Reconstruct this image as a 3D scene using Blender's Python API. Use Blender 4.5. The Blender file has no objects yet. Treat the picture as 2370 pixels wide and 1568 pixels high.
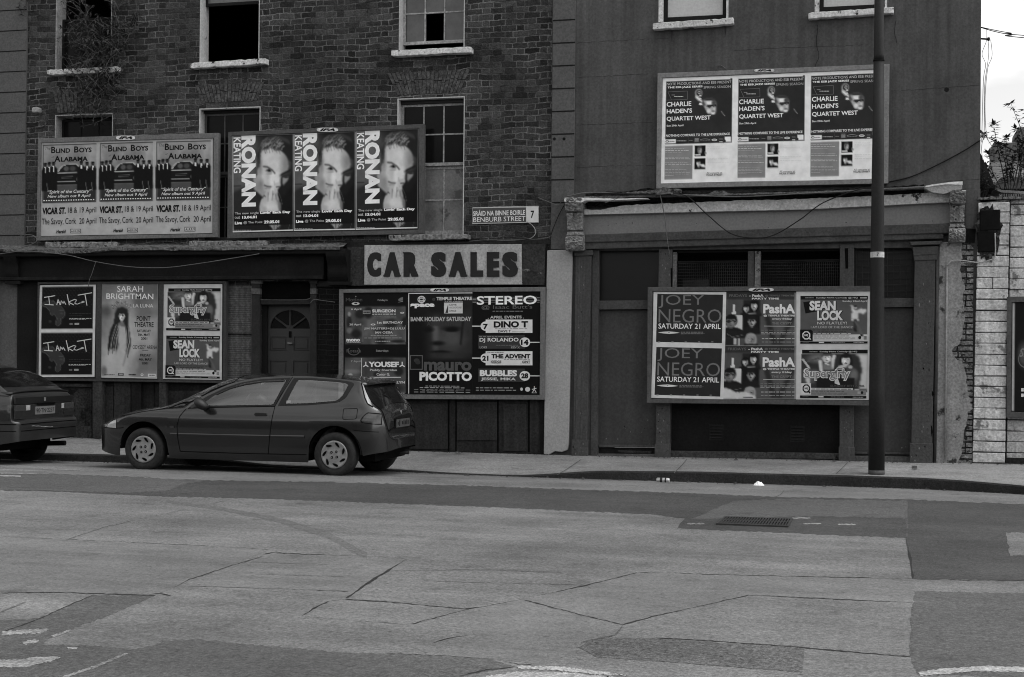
import bpy, bmesh, math, random
import numpy as np
from mathutils import Vector, Matrix, noise as mnoise

random.seed(7)
R = math.radians
scene = bpy.context.scene
col = scene.collection

# ------------------------------------------------------------------ camera
W, H, F = 2370.0, 1568.0, 3292.0
YAW, PITCH, ROLL = R(14.5), R(0.5), R(0.5)
CAM = Vector((0.0, -19.8, 1.58))
_fw = Vector((-math.sin(YAW)*math.cos(PITCH), math.cos(YAW)*math.cos(PITCH), math.sin(PITCH)))
_r0 = Vector((math.cos(YAW), math.sin(YAW), 0))
_u0 = _r0.cross(_fw)
_rt = _r0*math.cos(ROLL) + _u0*math.sin(ROLL)
_up = -_r0*math.sin(ROLL) + _u0*math.cos(ROLL)
cd = bpy.data.cameras.new('camera')
cam = bpy.data.objects.new('camera', cd); col.objects.link(cam)
cd.sensor_width = 36.0; cd.lens = F/W*36.0; cd.clip_start = 0.1; cd.clip_end = 3000
cam.matrix_world = Matrix(((_rt.x, _up.x, -_fw.x, CAM.x), (_rt.y, _up.y, -_fw.y, CAM.y), (_rt.z, _up.z, -_fw.z, CAM.z), (0, 0, 0, 1)))
scene.camera = cam

# ------------------------------------------------------------------ light
SUN_EL, SUN_AZ = R(60), R(95)          # bright overcast, the sun veiled high along the street
world = bpy.data.worlds.new('World'); scene.world = world; world.use_nodes = True
wn = world.node_tree; wn.nodes.clear()
sky = wn.nodes.new('ShaderNodeTexSky'); sky.sky_type = 'NISHITA'; sky.sun_disc = False
sky.sun_elevation = SUN_EL; sky.sun_rotation = SUN_AZ; sky.air_density = 1.6; sky.dust_density = 1.5; sky.ozone_density = 1.0
bw = wn.nodes.new('ShaderNodeRGBToBW')   # black and white film
bg = wn.nodes.new('ShaderNodeBackground'); bg.inputs['Strength'].default_value = 0.15
wo = wn.nodes.new('ShaderNodeOutputWorld')
# broken cloud over the sky
wt = wn.nodes.new('ShaderNodeTexCoord'); wm = wn.nodes.new('ShaderNodeMapping'); wm.inputs['Scale'].default_value = (1.6, 1.6, 5.5); wm.inputs['Location'].default_value = (.7, 0, 0); wz = wn.nodes.new('ShaderNodeTexNoise'); wz.inputs['Scale'].default_value = 1.3; wz.inputs['Detail'].default_value = 5; wz.inputs['Roughness'].default_value = .55; wz.inputs['Distortion'].default_value = .6
wr_ = wn.nodes.new('ShaderNodeMapRange'); wr_.inputs['From Min'].default_value = .36; wr_.inputs['From Max'].default_value = .64; wr_.inputs['To Min'].default_value = .62; wr_.inputs['To Max'].default_value = 1.38
wx = wn.nodes.new('ShaderNodeMath'); wx.operation = 'MULTIPLY'
wn.links.new(wt.outputs['Generated'], wm.inputs['Vector']); wn.links.new(wm.outputs['Vector'], wz.inputs['Vector']); wn.links.new(wz.outputs['Fac'], wr_.inputs['Value'])
wn.links.new(sky.outputs['Color'], bw.inputs['Color']); wn.links.new(bw.outputs['Val'], wx.inputs[0]); wn.links.new(wr_.outputs['Result'], wx.inputs[1]); wn.links.new(wx.outputs[0], bg.inputs['Color']); wn.links.new(bg.outputs['Background'], wo.inputs['Surface'])
sl = bpy.data.lights.new('sun', 'SUN'); sl.energy = 0.6; sl.angle = R(40); sl.color = (1, 1, 1)
sun = bpy.data.objects.new('sun', sl); col.objects.link(sun)
_sd = Vector((math.sin(SUN_AZ)*math.cos(SUN_EL), math.cos(SUN_AZ)*math.cos(SUN_EL), math.sin(SUN_EL)))
sun.rotation_euler = _sd.to_track_quat('Z', 'Y').to_euler()
sun.location = (0, -10, 20)
vs = scene.view_settings
vs.view_transform = 'Standard'; vs.look = 'None'; vs.exposure = 1.1; vs.gamma = 1.0; vs.use_curve_mapping = False
scene.cycles.max_bounces = 6; scene.cycles.diffuse_bounces = 3; scene.cycles.glossy_bounces = 3
scene.cycles.use_denoising = True; scene.cycles.filter_width = 1.05

# ------------------------------------------------------------------ photo-pixel helpers (photo scaled to 2370 x 1568)
def ray(px, py): return _fw + _rt*((px-W/2)/F) - _up*((py-H/2)/F)
def at(px, py, y=0.0):
    d = ray(px, py); t = (y-CAM.y)/d.y; p = CAM+d*t; return (p.x, p.z)
def gz(px, py, z=0.0):
    d = ray(px, py); t = (z-CAM.z)/d.z; p = CAM+d*t; return (p.x, p.y)
def PX(pts, y=0.0): return [at(a, b, y) for a, b in pts]

# ------------------------------------------------------------------ grey values -> albedo
KV, KG = 0.66, 1.45      # light on a vertical wall / on the ground
def lin(v):
    c = v/255.0
    return c/12.92 if c <= .04045 else ((c+.055)/1.055)**2.4
def alb(v, k=None): return max(.002, min(.85, lin(v)/(k or KV)))

# ------------------------------------------------------------------ materials
_mc = {}
def mat(name, v, k=None, amt=.25, scale=3.0, fine=.12, fscale=60.0, rough=.85, spec=.10, bump=.0, bscale=40.0, streak=0.0, metal=0.0, coat=0.0, spots=None, abs_=None):
    """grey paint / stone / wood: base value with blotches, fine grain, optional vertical streaks and worn spots"""
    key = name
    if key in _mc: return _mc[key]
    m = bpy.data.materials.new(name); m.use_nodes = True
    nt = m.node_tree; N = nt.nodes; L = nt.links; b = N['Principled BSDF']
    a = abs_ if abs_ is not None else alb(v, k)
    tc = N.new('ShaderNodeTexCoord')
    geo = tc.outputs['Object']
    def nz(sc, det=4, vec=None, ro=.6):
        n = N.new('ShaderNodeTexNoise'); n.inputs['Scale'].default_value = sc; n.inputs['Detail'].default_value = det; n.inputs['Roughness'].default_value = ro
        L.new(vec or geo, n.inputs['Vector']); return n.outputs['Fac']
    def mp(src, lo, hi, a0=.3, a1=.7):
        r = N.new('ShaderNodeMapRange'); r.inputs['From Min'].default_value = a0; r.inputs['From Max'].default_value = a1
        r.inputs['To Min'].default_value = lo; r.inputs['To Max'].default_value = hi; L.new(src, r.inputs['Value']); return r.outputs['Result']
    def mul(x, y):
        q = N.new('ShaderNodeMath'); q.operation = 'MULTIPLY'
        for i, s in enumerate((x, y)):
            if isinstance(s, (int, float)): q.inputs[i].default_value = s
            else: L.new(s, q.inputs[i])
        return q.outputs[0]
    val = mul(mp(nz(scale), 1-amt, 1+amt), a)
    if fine: val = mul(val, mp(nz(fscale*.55, 2), 1-fine*1.7, 1+fine*1.7))
    if streak:
        ma = N.new('ShaderNodeMapping'); ma.inputs['Scale'].default_value = (9, 9, .35); L.new(geo, ma.inputs['Vector'])
        val = mul(val, mp(nz(1.0, 5, ma.outputs['Vector']), 1-streak, 1+streak))
    if spots:      # (grey value, noise scale, threshold)
        sv, ss, th = spots
        f = mp(nz(ss, 6, None, .65), 0, 1, th, th+.05)
        mx = N.new('ShaderNodeMix'); mx.data_type = 'FLOAT'
        L.new(f, mx.inputs[0]); L.new(val, mx.inputs[2]); mx.inputs[3].default_value = alb(sv, k); val = mx.outputs[0]
    cc = N.new('ShaderNodeCombineColor')
    for i in range(3): L.new(val, cc.inputs[i])
    L.new(cc.outputs['Color'], b.inputs['Base Color'])
    b.inputs['Roughness'].default_value = rough; b.inputs['Specular IOR Level'].default_value = spec
    b.inputs['Metallic'].default_value = metal; b.inputs['Coat Weight'].default_value = coat; b.inputs['Coat Roughness'].default_value = .05
    if bump:
        bp = N.new('ShaderNodeBump'); bp.inputs['Strength'].default_value = 1.0; bp.inputs['Distance'].default_value = bump
        L.new(nz(bscale, 5), bp.inputs['Height']); L.new(bp.outputs['Normal'], b.inputs['Normal'])
    _mc[key] = m; return m

def brick_mat(name, v1, v2, vm, stain=.45, bw_=.225, rh=.075, ms=.007, mortar_fade=True, bump=.006, rough=.9, tilt=0.0, dirt=None, grain=.28):
    m = bpy.data.materials.new(name); m.use_nodes = True
    nt = m.node_tree; N = nt.nodes; L = nt.links; b = N['Principled BSDF']
    tc = N.new('ShaderNodeTexCoord'); sp = N.new('ShaderNodeSeparateXYZ'); L.new(tc.outputs['Object'], sp.inputs[0])
    # slight waviness so the courses are not ruler straight
    wv = N.new('ShaderNodeTexNoise'); wv.inputs['Scale'].default_value = 2.2; wv.inputs['Detail'].default_value = 3; L.new(tc.outputs['Object'], wv.inputs['Vector'])
    wr = N.new('ShaderNodeMapRange'); wr.inputs['To Min'].default_value = -.018; wr.inputs['To Max'].default_value = .018; L.new(wv.outputs['Fac'], wr.inputs['Value'])
    ad = N.new('ShaderNodeMath'); ad.operation = 'ADD'; L.new(sp.outputs['Z'], ad.inputs[0]); L.new(wr.outputs['Result'], ad.inputs[1])
    xy = N.new('ShaderNodeMath'); xy.operation = 'ADD'; L.new(sp.outputs['X'], xy.inputs[0]); L.new(sp.outputs['Y'], xy.inputs[1])
    cb = N.new('ShaderNodeCombineXYZ'); L.new(xy.outputs[0], cb.inputs['X']); L.new(ad.outputs[0], cb.inputs['Y'])
    br = N.new('ShaderNodeTexBrick'); L.new(cb.outputs[0], br.inputs['Vector'])
    br.inputs['Scale'].default_value = 1.0; br.inputs['Brick Width'].default_value = bw_; br.inputs['Row Height'].default_value = rh
    br.inputs['Mortar Size'].default_value = ms; br.inputs['Mortar Smooth'].default_value = .3; br.inputs['Bias'].default_value = -.1
    a1, a2, am = alb(v1), alb(v2), alb(vm)
    br.inputs['Color1'].default_value = (a1, a1, a1, 1); br.inputs['Color2'].default_value = (a2, a2, a2, 1); br.inputs['Mortar'].default_value = (am, am, am, 1)
    def nz(sc, det=5, ro=.6):
        n = N.new('ShaderNodeTexNoise'); n.inputs['Scale'].default_value = sc; n.inputs['Detail'].default_value = det; n.inputs['Roughness'].default_value = ro
        L.new(tc.outputs['Object'], n.inputs['Vector']); return n.outputs['Fac']
    def mp(src, lo, hi, a0=.3, a1_=.7):
        r = N.new('ShaderNodeMapRange'); r.inputs['From Min'].default_value = a0; r.inputs['From Max'].default_value = a1_
        r.inputs['To Min'].default_value = lo; r.inputs['To Max'].default_value = hi; L.new(src, r.inputs['Value']); return r.outputs['Result']
    def mixc(f, A, B, mode='MIX'):
        x = N.new('ShaderNodeMix'); x.data_type = 'RGBA'; x.blend_type = mode
        if isinstance(f, float): x.inputs[0].default_value = f
        else: L.new(f, x.inputs[0])
        L.new(A, x.inputs[6])
        if isinstance(B, tuple): x.inputs[7].default_value = B
        else: L.new(B, x.inputs[7])
        return x.outputs[2]
    c = br.outputs['Color']
    if mortar_fade:   # dirt hides the joints in patches
        ab = (a1+a2)/2*.75
        c = mixc(mp(nz(1.3, 4), 0, .9, .42, .6), c, (ab, ab, ab, 1))
        # re-apply brick relief lightly
        c = mixc(.35, c, br.outputs['Color'])
    def grey(fac):
        q = N.new('ShaderNodeCombineColor')
        for i in range(3): L.new(fac, q.inputs[i])
        return q.outputs[0]
    c = mixc(1.0, c, grey(mp(nz(.7, 6), 1-stain, 1+stain)), 'MULTIPLY')
    c = mixc(1.0, c, grey(mp(nz(45, 3), 1-grain, 1+grain)), 'MULTIPLY')
    if dirt:
        dv, ds, th = dirt; d = alb(dv)
        c = mixc(mp(nz(ds, 6, .65), 0, 1, th, th+.08), c, (d, d, d, 1))
    L.new(c, b.inputs['Base Color']); b.inputs['Roughness'].default_value = rough; b.inputs['Specular IOR Level'].default_value = .06
    bp = N.new('ShaderNodeBump'); bp.inputs['Distance'].default_value = bump; bp.inputs['Strength'].default_value = .8
    iv = N.new('ShaderNodeMath'); iv.operation = 'SUBTRACT'; iv.inputs[0].default_value = 1.0; L.new(br.outputs['Fac'], iv.inputs[1])
    sm = N.new('ShaderNodeMath'); sm.operation = 'ADD'; L.new(iv.outputs[0], sm.inputs[0]); L.new(mp(nz(30, 4), -.5, .5), sm.inputs[1])
    L.new(sm.outputs[0], bp.inputs['Height']); L.new(bp.outputs['Normal'], b.inputs['Normal'])
    return m

def flemish_mat(name, lo, hi, vm, per=.345, rh=.0875, split=.66, mj=.011, fade=.88, stain=.35, grain=.32):
    """old Flemish-bond brickwork: stretcher, header, stretcher ... half lapped every course"""
    m = bpy.data.materials.new(name); m.use_nodes = True
    nt = m.node_tree; N = nt.nodes; L = nt.links; b = N['Principled BSDF']
    def put(sock, v):
        if isinstance(v, (int, float)): sock.default_value = v
        else: L.new(v, sock)
    def M(op, a, b_=0.0, c=0.0):
        q = N.new('ShaderNodeMath'); q.operation = op; put(q.inputs[0], a); put(q.inputs[1], b_); put(q.inputs[2], c); return q.outputs[0]
    tc = N.new('ShaderNodeTexCoord'); sp = N.new('ShaderNodeSeparateXYZ'); L.new(tc.outputs['Object'], sp.inputs[0])
    def nz(sc, det=4, ro=.6):
        n = N.new('ShaderNodeTexNoise'); n.inputs['Scale'].default_value = sc; n.inputs['Detail'].default_value = det; n.inputs['Roughness'].default_value = ro
        L.new(tc.outputs['Object'], n.inputs['Vector']); return n.outputs['Fac']
    def mp(src, lo_, hi_, a0=.3, a1=.7):
        r = N.new('ShaderNodeMapRange'); r.inputs['From Min'].default_value = a0; r.inputs['From Max'].default_value = a1; r.inputs['To Min'].default_value = lo_; r.inputs['To Max'].default_value = hi_
        L.new(src, r.inputs['Value']); return r.outputs['Result']
    x = M('ADD', M('ADD', sp.outputs['X'], sp.outputs['Y']), mp(nz(3.1, 3), -.016, .016)); z = M('ADD', sp.outputs['Z'], M('ADD', mp(nz(1.1, 3), -.030, .030), mp(nz(9, 2), -.005, .005)))
    v = M('DIVIDE', M('ADD', z, 10.0), rh); row = M('FLOOR', v); fv = M('FRACT', v)
    u = M('ADD', M('DIVIDE', M('ADD', x, 60.0), per), M('MULTIPLY', M('MODULO', row, 2.0), .5)); fu = M('FRACT', u); hd = M('GREATER_THAN', fu, split)
    du = M('MULTIPLY', M('MINIMUM', M('MINIMUM', fu, M('SUBTRACT', 1.0, fu)), M('ABSOLUTE', M('SUBTRACT', fu, split))), per)
    dv = M('MULTIPLY', M('MINIMUM', fv, M('SUBTRACT', 1.0, fv)), rh); d = M('MINIMUM', du, dv)
    d = M('ADD', d, mp(nz(38, 3), -.004, .004)); jt = mp(d, 1.0, 0.0, mj*.42, mj*.42+.005)
    cb = N.new('ShaderNodeCombineXYZ'); L.new(M('ADD', M('MULTIPLY', M('FLOOR', u), 2.0), hd), cb.inputs['X']); L.new(row, cb.inputs['Y'])
    wn_ = N.new('ShaderNodeTexWhiteNoise'); wn_.noise_dimensions = '2D'; L.new(cb.outputs[0], wn_.inputs['Vector'])
    a0, a1, am = alb(lo), alb(hi), alb(vm)
    rr = N.new('ShaderNodeValToRGB'); cr = rr.color_ramp; cr.elements[0].position = 0; cr.elements[0].color = (a0*.7,)*3+(1,); cr.elements[1].position = 1; cr.elements[1].color = (a1*1.05,)*3+(1,)
    e = cr.elements.new(.12); e.color = (a0,)*3+(1,); e = cr.elements.new(.55); e.color = ((a0+a1)*.5,)*3+(1,); e = cr.elements.new(.9); e.color = (a1,)*3+(1,)
    L.new(wn_.outputs['Value'], rr.inputs['Fac']); br = N.new('ShaderNodeRGBToBW'); L.new(rr.outputs['Color'], br.inputs[0])
    body = M('MULTIPLY', br.outputs[0], M('MULTIPLY', mp(nz(17, 4, .7), 1-grain, 1+grain), mp(nz(55, 2), 1-grain*.9, 1+grain*.9)))
    jf = M('MULTIPLY', jt, mp(nz(1.6, 5, .65), 1.0, 1-fade, .42, .58))
    dk = M('MULTIPLY', mp(nz(5.5, 5, .7), 0.0, 1.0, .52, .64), jt)            # washed-out joints read dark
    mor = M('MULTIPLY', am, mp(nz(24, 3), .75, 1.25))
    col_ = M('ADD', M('MULTIPLY', body, M('SUBTRACT', 1.0, jf)), M('MULTIPLY', mor, jf)); col_ = M('MULTIPLY', col_, M('SUBTRACT', 1.0, M('MULTIPLY', dk, .75)))
    col_ = M('MULTIPLY', col_, mp(nz(.55, 6, .62), 1-stain, 1+stain)); col_ = M('MULTIPLY', col_, mp(nz(3.2, 5, .7), .72, 1.15, .34, .52))
    cc = N.new('ShaderNodeCombineColor')
    for i in range(3): L.new(col_, cc.inputs[i])
    L.new(cc.outputs[0], b.inputs['Base Color']); b.inputs['Roughness'].default_value = .92; b.inputs['Specular IOR Level'].default_value = .08
    bp = N.new('ShaderNodeBump'); bp.inputs['Distance'].default_value = .010; bp.inputs['Strength'].default_value = .9
    L.new(M('ADD', M('SUBTRACT', 1.0, jt), mp(nz(28, 5, .7), -.7, .7)), bp.inputs['Height']); L.new(bp.outputs['Normal'], b.inputs['Normal'])
    return m

def print_mat():
    m = bpy.data.materials.new('printed_paper'); m.use_nodes = True
    nt = m.node_tree; N = nt.nodes; L = nt.links; b = N['Principled BSDF']
    at_ = N.new('ShaderNodeAttribute'); at_.attribute_name = 'ink'
    tc = N.new('ShaderNodeTexCoord')
    n = N.new('ShaderNodeTexNoise'); n.inputs['Scale'].default_value = 9; n.inputs['Detail'].default_value = 6; L.new(tc.outputs['Object'], n.inputs['Vector'])
    r = N.new('ShaderNodeMapRange'); r.inputs['From Min'].default_value = .3; r.inputs['From Max'].default_value = .7; r.inputs['To Min'].default_value = .88; r.inputs['To Max'].default_value = 1.08; L.new(n.outputs['Fac'], r.inputs['Value'])
    cc = N.new('ShaderNodeCombineColor')
    for i in range(3): L.new(r.outputs['Result'], cc.inputs[i])
    x = N.new('ShaderNodeMix'); x.data_type = 'RGBA'; x.blend_type = 'MULTIPLY'; x.inputs[0].default_value = 1.0
    L.new(at_.outputs['Color'], x.inputs[6]); L.new(cc.outputs[0], x.inputs[7]); L.new(x.outputs[2], b.inputs['Base Color'])
    b.inputs['Roughness'].default_value = .62; b.inputs['Specular IOR Level'].default_value = .1
    bp = N.new('ShaderNodeBump'); bp.inputs['Distance'].default_value = .004; bp.inputs['Strength'].default_value = .35
    n2 = N.new('ShaderNodeTexNoise'); n2.inputs['Scale'].default_value = 5; n2.inputs['Detail'].default_value = 3; n2.inputs['Distortion'].default_value = 1.5; L.new(tc.outputs['Object'], n2.inputs['Vector'])
    L.new(n2.outputs['Fac'], bp.inputs['Height']); L.new(bp.outputs['Normal'], b.inputs['Normal'])
    return m
M_PRINT = print_mat()

# ------------------------------------------------------------------ object helpers
def tag(o, label=None, cat=None, group=None, kind=None):
    if label: o['label'] = label
    if cat: o['category'] = cat
    if group: o['group'] = group
    if kind: o['kind'] = kind
    return o
def empty(name, loc, label, cat, group=None):
    o = bpy.data.objects.new(name, None); col.objects.link(o); o.location = loc; o.empty_display_size = .2
    return tag(o, label, cat, group)
def place(o, parent):
    if parent is not None:
        o.parent = parent
        l = Vector((0, 0, 0)); p = parent
        while p is not None: l += p.location; p = p.parent
        o.location = -l
    return o

class MB:
    """collects polygons and links them as ONE mesh object (coordinates are world metres)"""
    def __init__(s): s.v = []; s.f = []; s.m = []
    def quad(s, *p, m=0):
        n = len(s.v); s.v += [tuple(q) for q in p]; s.f.append(tuple(range(n, n+len(p)))); s.m.append(m); return s
    def box(s, x0, x1, y0, y1, z0, z1, m=0):
        n = len(s.v)
        s.v += [(x0, y0, z0), (x1, y0, z0), (x1, y1, z0), (x0, y1, z0), (x0, y0, z1), (x1, y0, z1), (x1, y1, z1), (x0, y1, z1)]
        for f in ((0, 3, 2, 1), (4, 5, 6, 7), (0, 1, 5, 4), (1, 2, 6, 5), (2, 3, 7, 6), (3, 0, 4, 7)): s.f.append(tuple(n+i for i in f)); s.m.append(m)
        return s
    def prism(s, poly, yf, yb, m=0):
        """(x,z) outline extruded from yf (street side) back to yb"""
        a = sum(poly[i][0]*poly[(i+1) % len(poly)][1]-poly[(i+1) % len(poly)][0]*poly[i][1] for i in range(len(poly)))
        if a < 0: poly = poly[::-1]
        n = len(s.v); k = len(poly)
        s.v += [(x, yf, z) for x, z in poly]+[(x, yb, z) for x, z in poly]
        s.f.append(tuple(range(n, n+k))); s.m.append(m)
        s.f.append(tuple(range(n+2*k-1, n+k-1, -1))); s.m.append(m)
        for i in range(k):
            j = (i+1) % k; s.f.append((n+i, n+k+i, n+k+j, n+j)); s.m.append(m)
        return s
    def pp(s, pts, yf, yb, m=0):            # prism whose outline is read off the photo on the plane y = yf
        return s.prism(PX(pts, yf), yf, yb, m)
    def tube(s, pts, r, n=6, m=0, cap=True):
        pts = [Vector(p) for p in pts]; k0 = len(s.v)
        for i, p in enumerate(pts):
            t = (pts[min(i+1, len(pts)-1)]-pts[max(i-1, 0)]); t = t.normalized() if t.length > 1e-9 else Vector((0, 0, 1))
            a = t.cross(Vector((.3, .9, .1)));
            if a.length < 1e-3: a = t.cross(Vector((1, 0, 0)))
            a.normalize(); b = t.cross(a); rr = r[i] if isinstance(r, (list, tuple)) else r
            for j in range(n):
                w = 2*math.pi*j/n; s.v.append(tuple(p+a*(rr*math.cos(w))+b*(rr*math.sin(w))))
        for i in range(len(pts)-1):
            for j in range(n):
                q = (j+1) % n; s.f.append((k0+i*n+j, k0+i*n+q, k0+(i+1)*n+q, k0+(i+1)*n+j)); s.m.append(m)
        if cap:
            s.f.append(tuple(k0+j for j in range(n-1, -1, -1))); s.m.append(m)
            e = k0+(len(pts)-1)*n; s.f.append(tuple(e+j for j in range(n))); s.m.append(m)
        return s
    def lathe(s, prof, c, axis='Z', n=32, m=0):
        """prof = [(radius, offset along the axis)]"""
        k0 = len(s.v)
        for r, h in prof:
            for j in range(n):
                w = 2*math.pi*j/n; a, b = r*math.cos(w), r*math.sin(w)
                s.v.append((c[0]+a, c[1]+b, c[2]+h) if axis == 'Z' else (c[0]+a, c[1]+h, c[2]+b) if axis == 'Y' else (c[0]+h, c[1]+a, c[2]+b))
        for i in range(len(prof)-1):
            for j in range(n):
                q = (j+1) % n; s.f.append((k0+i*n+j, k0+i*n+q, k0+(i+1)*n+q, k0+(i+1)*n+j)); s.m.append(m)
        return s
    def grid(s, P, m=0):
        """P[i][j] world points -> quads"""
        k0 = len(s.v); a, b = len(P), len(P[0])
        for row in P: s.v += [tuple(q) for q in row]
        for i in range(a-1):
            for j in range(b-1): s.f.append((k0+i*b+j, k0+i*b+j+1, k0+(i+1)*b+j+1, k0+(i+1)*b+j)); s.m.append(m)
        return s
    def build(s, name, mats, parent=None, smooth=False, bevel=0, fix=True, seg=2):
        me = bpy.data.meshes.new(name); me.from_pydata(s.v, [], s.f)
        if not isinstance(mats, (list, tuple)): mats = [mats]
        for m in mats: me.materials.append(m)
        if len(mats) > 1: me.polygons.foreach_set('material_index', s.m)
        if fix:
            bm = bmesh.new(); bm.from_mesh(me); bmesh.ops.remove_doubles(bm, verts=bm.verts, dist=1e-5); bmesh.ops.recalc_face_normals(bm, faces=bm.faces); bm.to_mesh(me); bm.free()
        if smooth: me.polygons.foreach_set('use_smooth', [True]*len(me.polygons))
        me.update()
        o = bpy.data.objects.new(name, me); col.objects.link(o); place(o, parent)
        if bevel:
            b = o.modifiers.new('bevel', 'BEVEL'); b.width = bevel; b.segments = seg; b.limit_method = 'ANGLE'; b.angle_limit = R(40)
        return o

def curve_pts(pts, n=8):
    """Catmull-Rom through 3-D points"""
    P = [Vector(p) for p in pts]; P = [P[0]*2-P[1]]+P+[P[-1]*2-P[-2]]; out = []
    for i in range(1, len(P)-2):
        for k in range(n):
            t = k/n; a, b, c, d = P[i-1], P[i], P[i+1], P[i+2]
            out.append(.5*((2*b)+(c-a)*t+(2*a-5*b+4*c-d)*t*t+(3*b-3*c+d-a)*t**3))
    out.append(P[-2]); return out

def wall_holes(mb, x0, x1, z0, z1, holes, yf, yb, m=0):
    """solid wall with rectangular openings, every joint butted"""
    xs = sorted({x0, x1, *[h[0] for h in holes], *[h[1] for h in holes]}); zs = sorted({z0, z1, *[h[2] for h in holes], *[h[3] for h in holes]})
    xs = [x for x in xs if x0 <= x <= x1]; zs = [z for z in zs if z0 <= z <= z1]
    inside = lambda x, z: any(h[0] < x < h[1] and h[2] < z < h[3] for h in holes)
    nx, nz_ = len(xs)-1, len(zs)-1
    S = [[not inside((xs[i]+xs[i+1])/2, (zs[j]+zs[j+1])/2) for j in range(nz_)] for i in range(nx)]
    for i in range(nx):
        for j in range(nz_):
            if not S[i][j]: continue
            a, b, c, d = xs[i], xs[i+1], zs[j], zs[j+1]
            mb.quad((a, yf, c), (b, yf, c), (b, yf, d), (a, yf, d), m=m); mb.quad((a, yb, c), (a, yb, d), (b, yb, d), (b, yb, c), m=m)
            if i == 0 or not S[i-1][j]: mb.quad((a, yf, c), (a, yf, d), (a, yb, d), (a, yb, c), m=m)
            if i == nx-1 or not S[i+1][j]: mb.quad((b, yf, c), (b, yb, c), (b, yb, d), (b, yf, d), m=m)
            if j == 0 or not S[i][j-1]: mb.quad((a, yf, c), (a, yb, c), (b, yb, c), (b, yf, c), m=m)
            if j == nz_-1 or not S[i][j+1]: mb.quad((a, yf, d), (b, yf, d), (b, yb, d), (a, yb, d), m=m)
    return mb
def bb(pts, y=0.0):
    q = PX(pts, y); xs = [a for a, _ in q]; zs = [b for _, b in q]; return (min(xs), max(xs), min(zs), max(zs))
def rc(x0, y0, x1, y1): return [(x0, y0), (x1, y0), (x1, y1), (x0, y1)]

# ------------------------------------------------------------------ lettering
_tc = {}
def text_mesh(s, bold=0.0, shear=0.0):
    k = (s, bold, shear)
    if k not in _tc:
        cu = bpy.data.curves.new('lettering', 'FONT'); cu.body = s; cu.size = 1; cu.offset = bold; cu.shear = shear; cu.resolution_u = 3; cu.fill_mode = 'FRONT'
        o = bpy.data.objects.new('lettering', cu); me = o.to_mesh()
        v = np.array([q.co[:2] for q in me.vertices]); f = [tuple(p.vertices) for p in me.polygons]
        o.to_mesh_clear(); bpy.data.objects.remove(o); bpy.data.curves.remove(cu)
        if len(v):
            mn, mx = v.min(0), v.max(0); v = (v-mn)/np.maximum(mx-mn, 1e-6)
        _tc[k] = (v, f)
    return _tc[k]

def homog(src, dst):
    A = []
    for (x, y), (u, v) in zip(src, dst):
        A.append([x, y, 1, 0, 0, 0, -u*x, -u*y, -u]); A.append([0, 0, 0, x, y, 1, -v*x, -v*y, -v])
    return np.linalg.svd(np.array(A))[2][-1].reshape(3, 3)
def hmap(Hm, p):
    p = np.asarray(p, float); q = np.c_[p, np.ones(len(p))] @ Hm.T; return q[:, :2]/q[:, 2:3]

class Pic:
    """a printed half-tone picture on an nx x ny grid of ink values (0..255), u,v in 0..1, v downwards"""
    def __init__(s, nx, ny, base=128.0, noise=0.0, seed=1):
        s.V, s.U = np.meshgrid(np.linspace(0, 1, ny), np.linspace(0, 1, nx), indexing='ij'); s.a = np.full(s.U.shape, float(base)); s.nx, s.ny = nx, ny
        s.rs = np.random.RandomState(seed)
        if noise: s.a += s.cloud(6)*noise
    def cloud(s, n):
        o = 0
        for k in (1, 2, 4):
            g = s.rs.rand(n*k+2, n*k+2); yi = s.V*n*k; xi = s.U*n*k; y0 = yi.astype(int); x0 = xi.astype(int); fy = yi-y0; fx = xi-x0
            o = o+(g[y0, x0]*(1-fy)*(1-fx)+g[y0+1, x0]*fy*(1-fx)+g[y0, x0+1]*(1-fy)*fx+g[y0+1, x0+1]*fy*fx-.5)/k
        return o
    def mix(s, m, val):
        s.a = s.a*(1-m)+m*(val if not callable(val) else val(s.U, s.V)); return s
    def ell(s, cu, cv, ru, rv, val, soft=.15, rot=0.0, op=1.0):
        du, dv = s.U-cu, s.V-cv; c, n = math.cos(R(rot)), math.sin(R(rot)); x = (du*c+dv*n)/ru; y = (-du*n+dv*c)/rv
        return s.mix(np.clip((1+soft/2-np.sqrt(x*x+y*y))/soft, 0, 1)*op, val)
    def rect(s, u0, v0, u1, v1, val, soft=.004, op=1.0):
        f = lambda x, a, b: np.clip((x-a)/soft+.5, 0, 1)*np.clip((b-x)/soft+.5, 0, 1)
        return s.mix(f(s.U, u0, u1)*f(s.V, v0, v1)*op, val)
    def poly(s, pts, val, blur=0, op=1.0):
        m = np.zeros(s.U.shape, bool); n = len(pts)
        for i in range(n):
            (x1, y1), (x2, y2) = pts[i], pts[(i+1) % n]
            if y1 == y2: continue
            c = ((y1 > s.V) != (y2 > s.V)) & (s.U < (x2-x1)*(s.V-y1)/(y2-y1)+x1); m ^= c
        m = m.astype(float)
        for _ in range(blur):
            p = np.pad(m, 1, mode='edge'); m = (p[:-2, 1:-1]+p[2:, 1:-1]+p[1:-1, :-2]+p[1:-1, 2:]+2*m)/6
        return s.mix(m*op, val)
    def line(s, pts, w, val, soft=.006, op=1.0):
        d = np.full(s.U.shape, 9.0)
        for (x1, y1), (x2, y2) in zip(pts[:-1], pts[1:]):
            dx, dy = x2-x1, y2-y1; t = np.clip(((s.U-x1)*dx+(s.V-y1)*dy)/(dx*dx+dy*dy+1e-9), 0, 1); d = np.minimum(d, np.hypot(s.U-x1-t*dx, s.V-y1-t*dy))
        return s.mix(np.clip((w/2-d)/soft+.5, 0, 1)*op, val)

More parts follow.
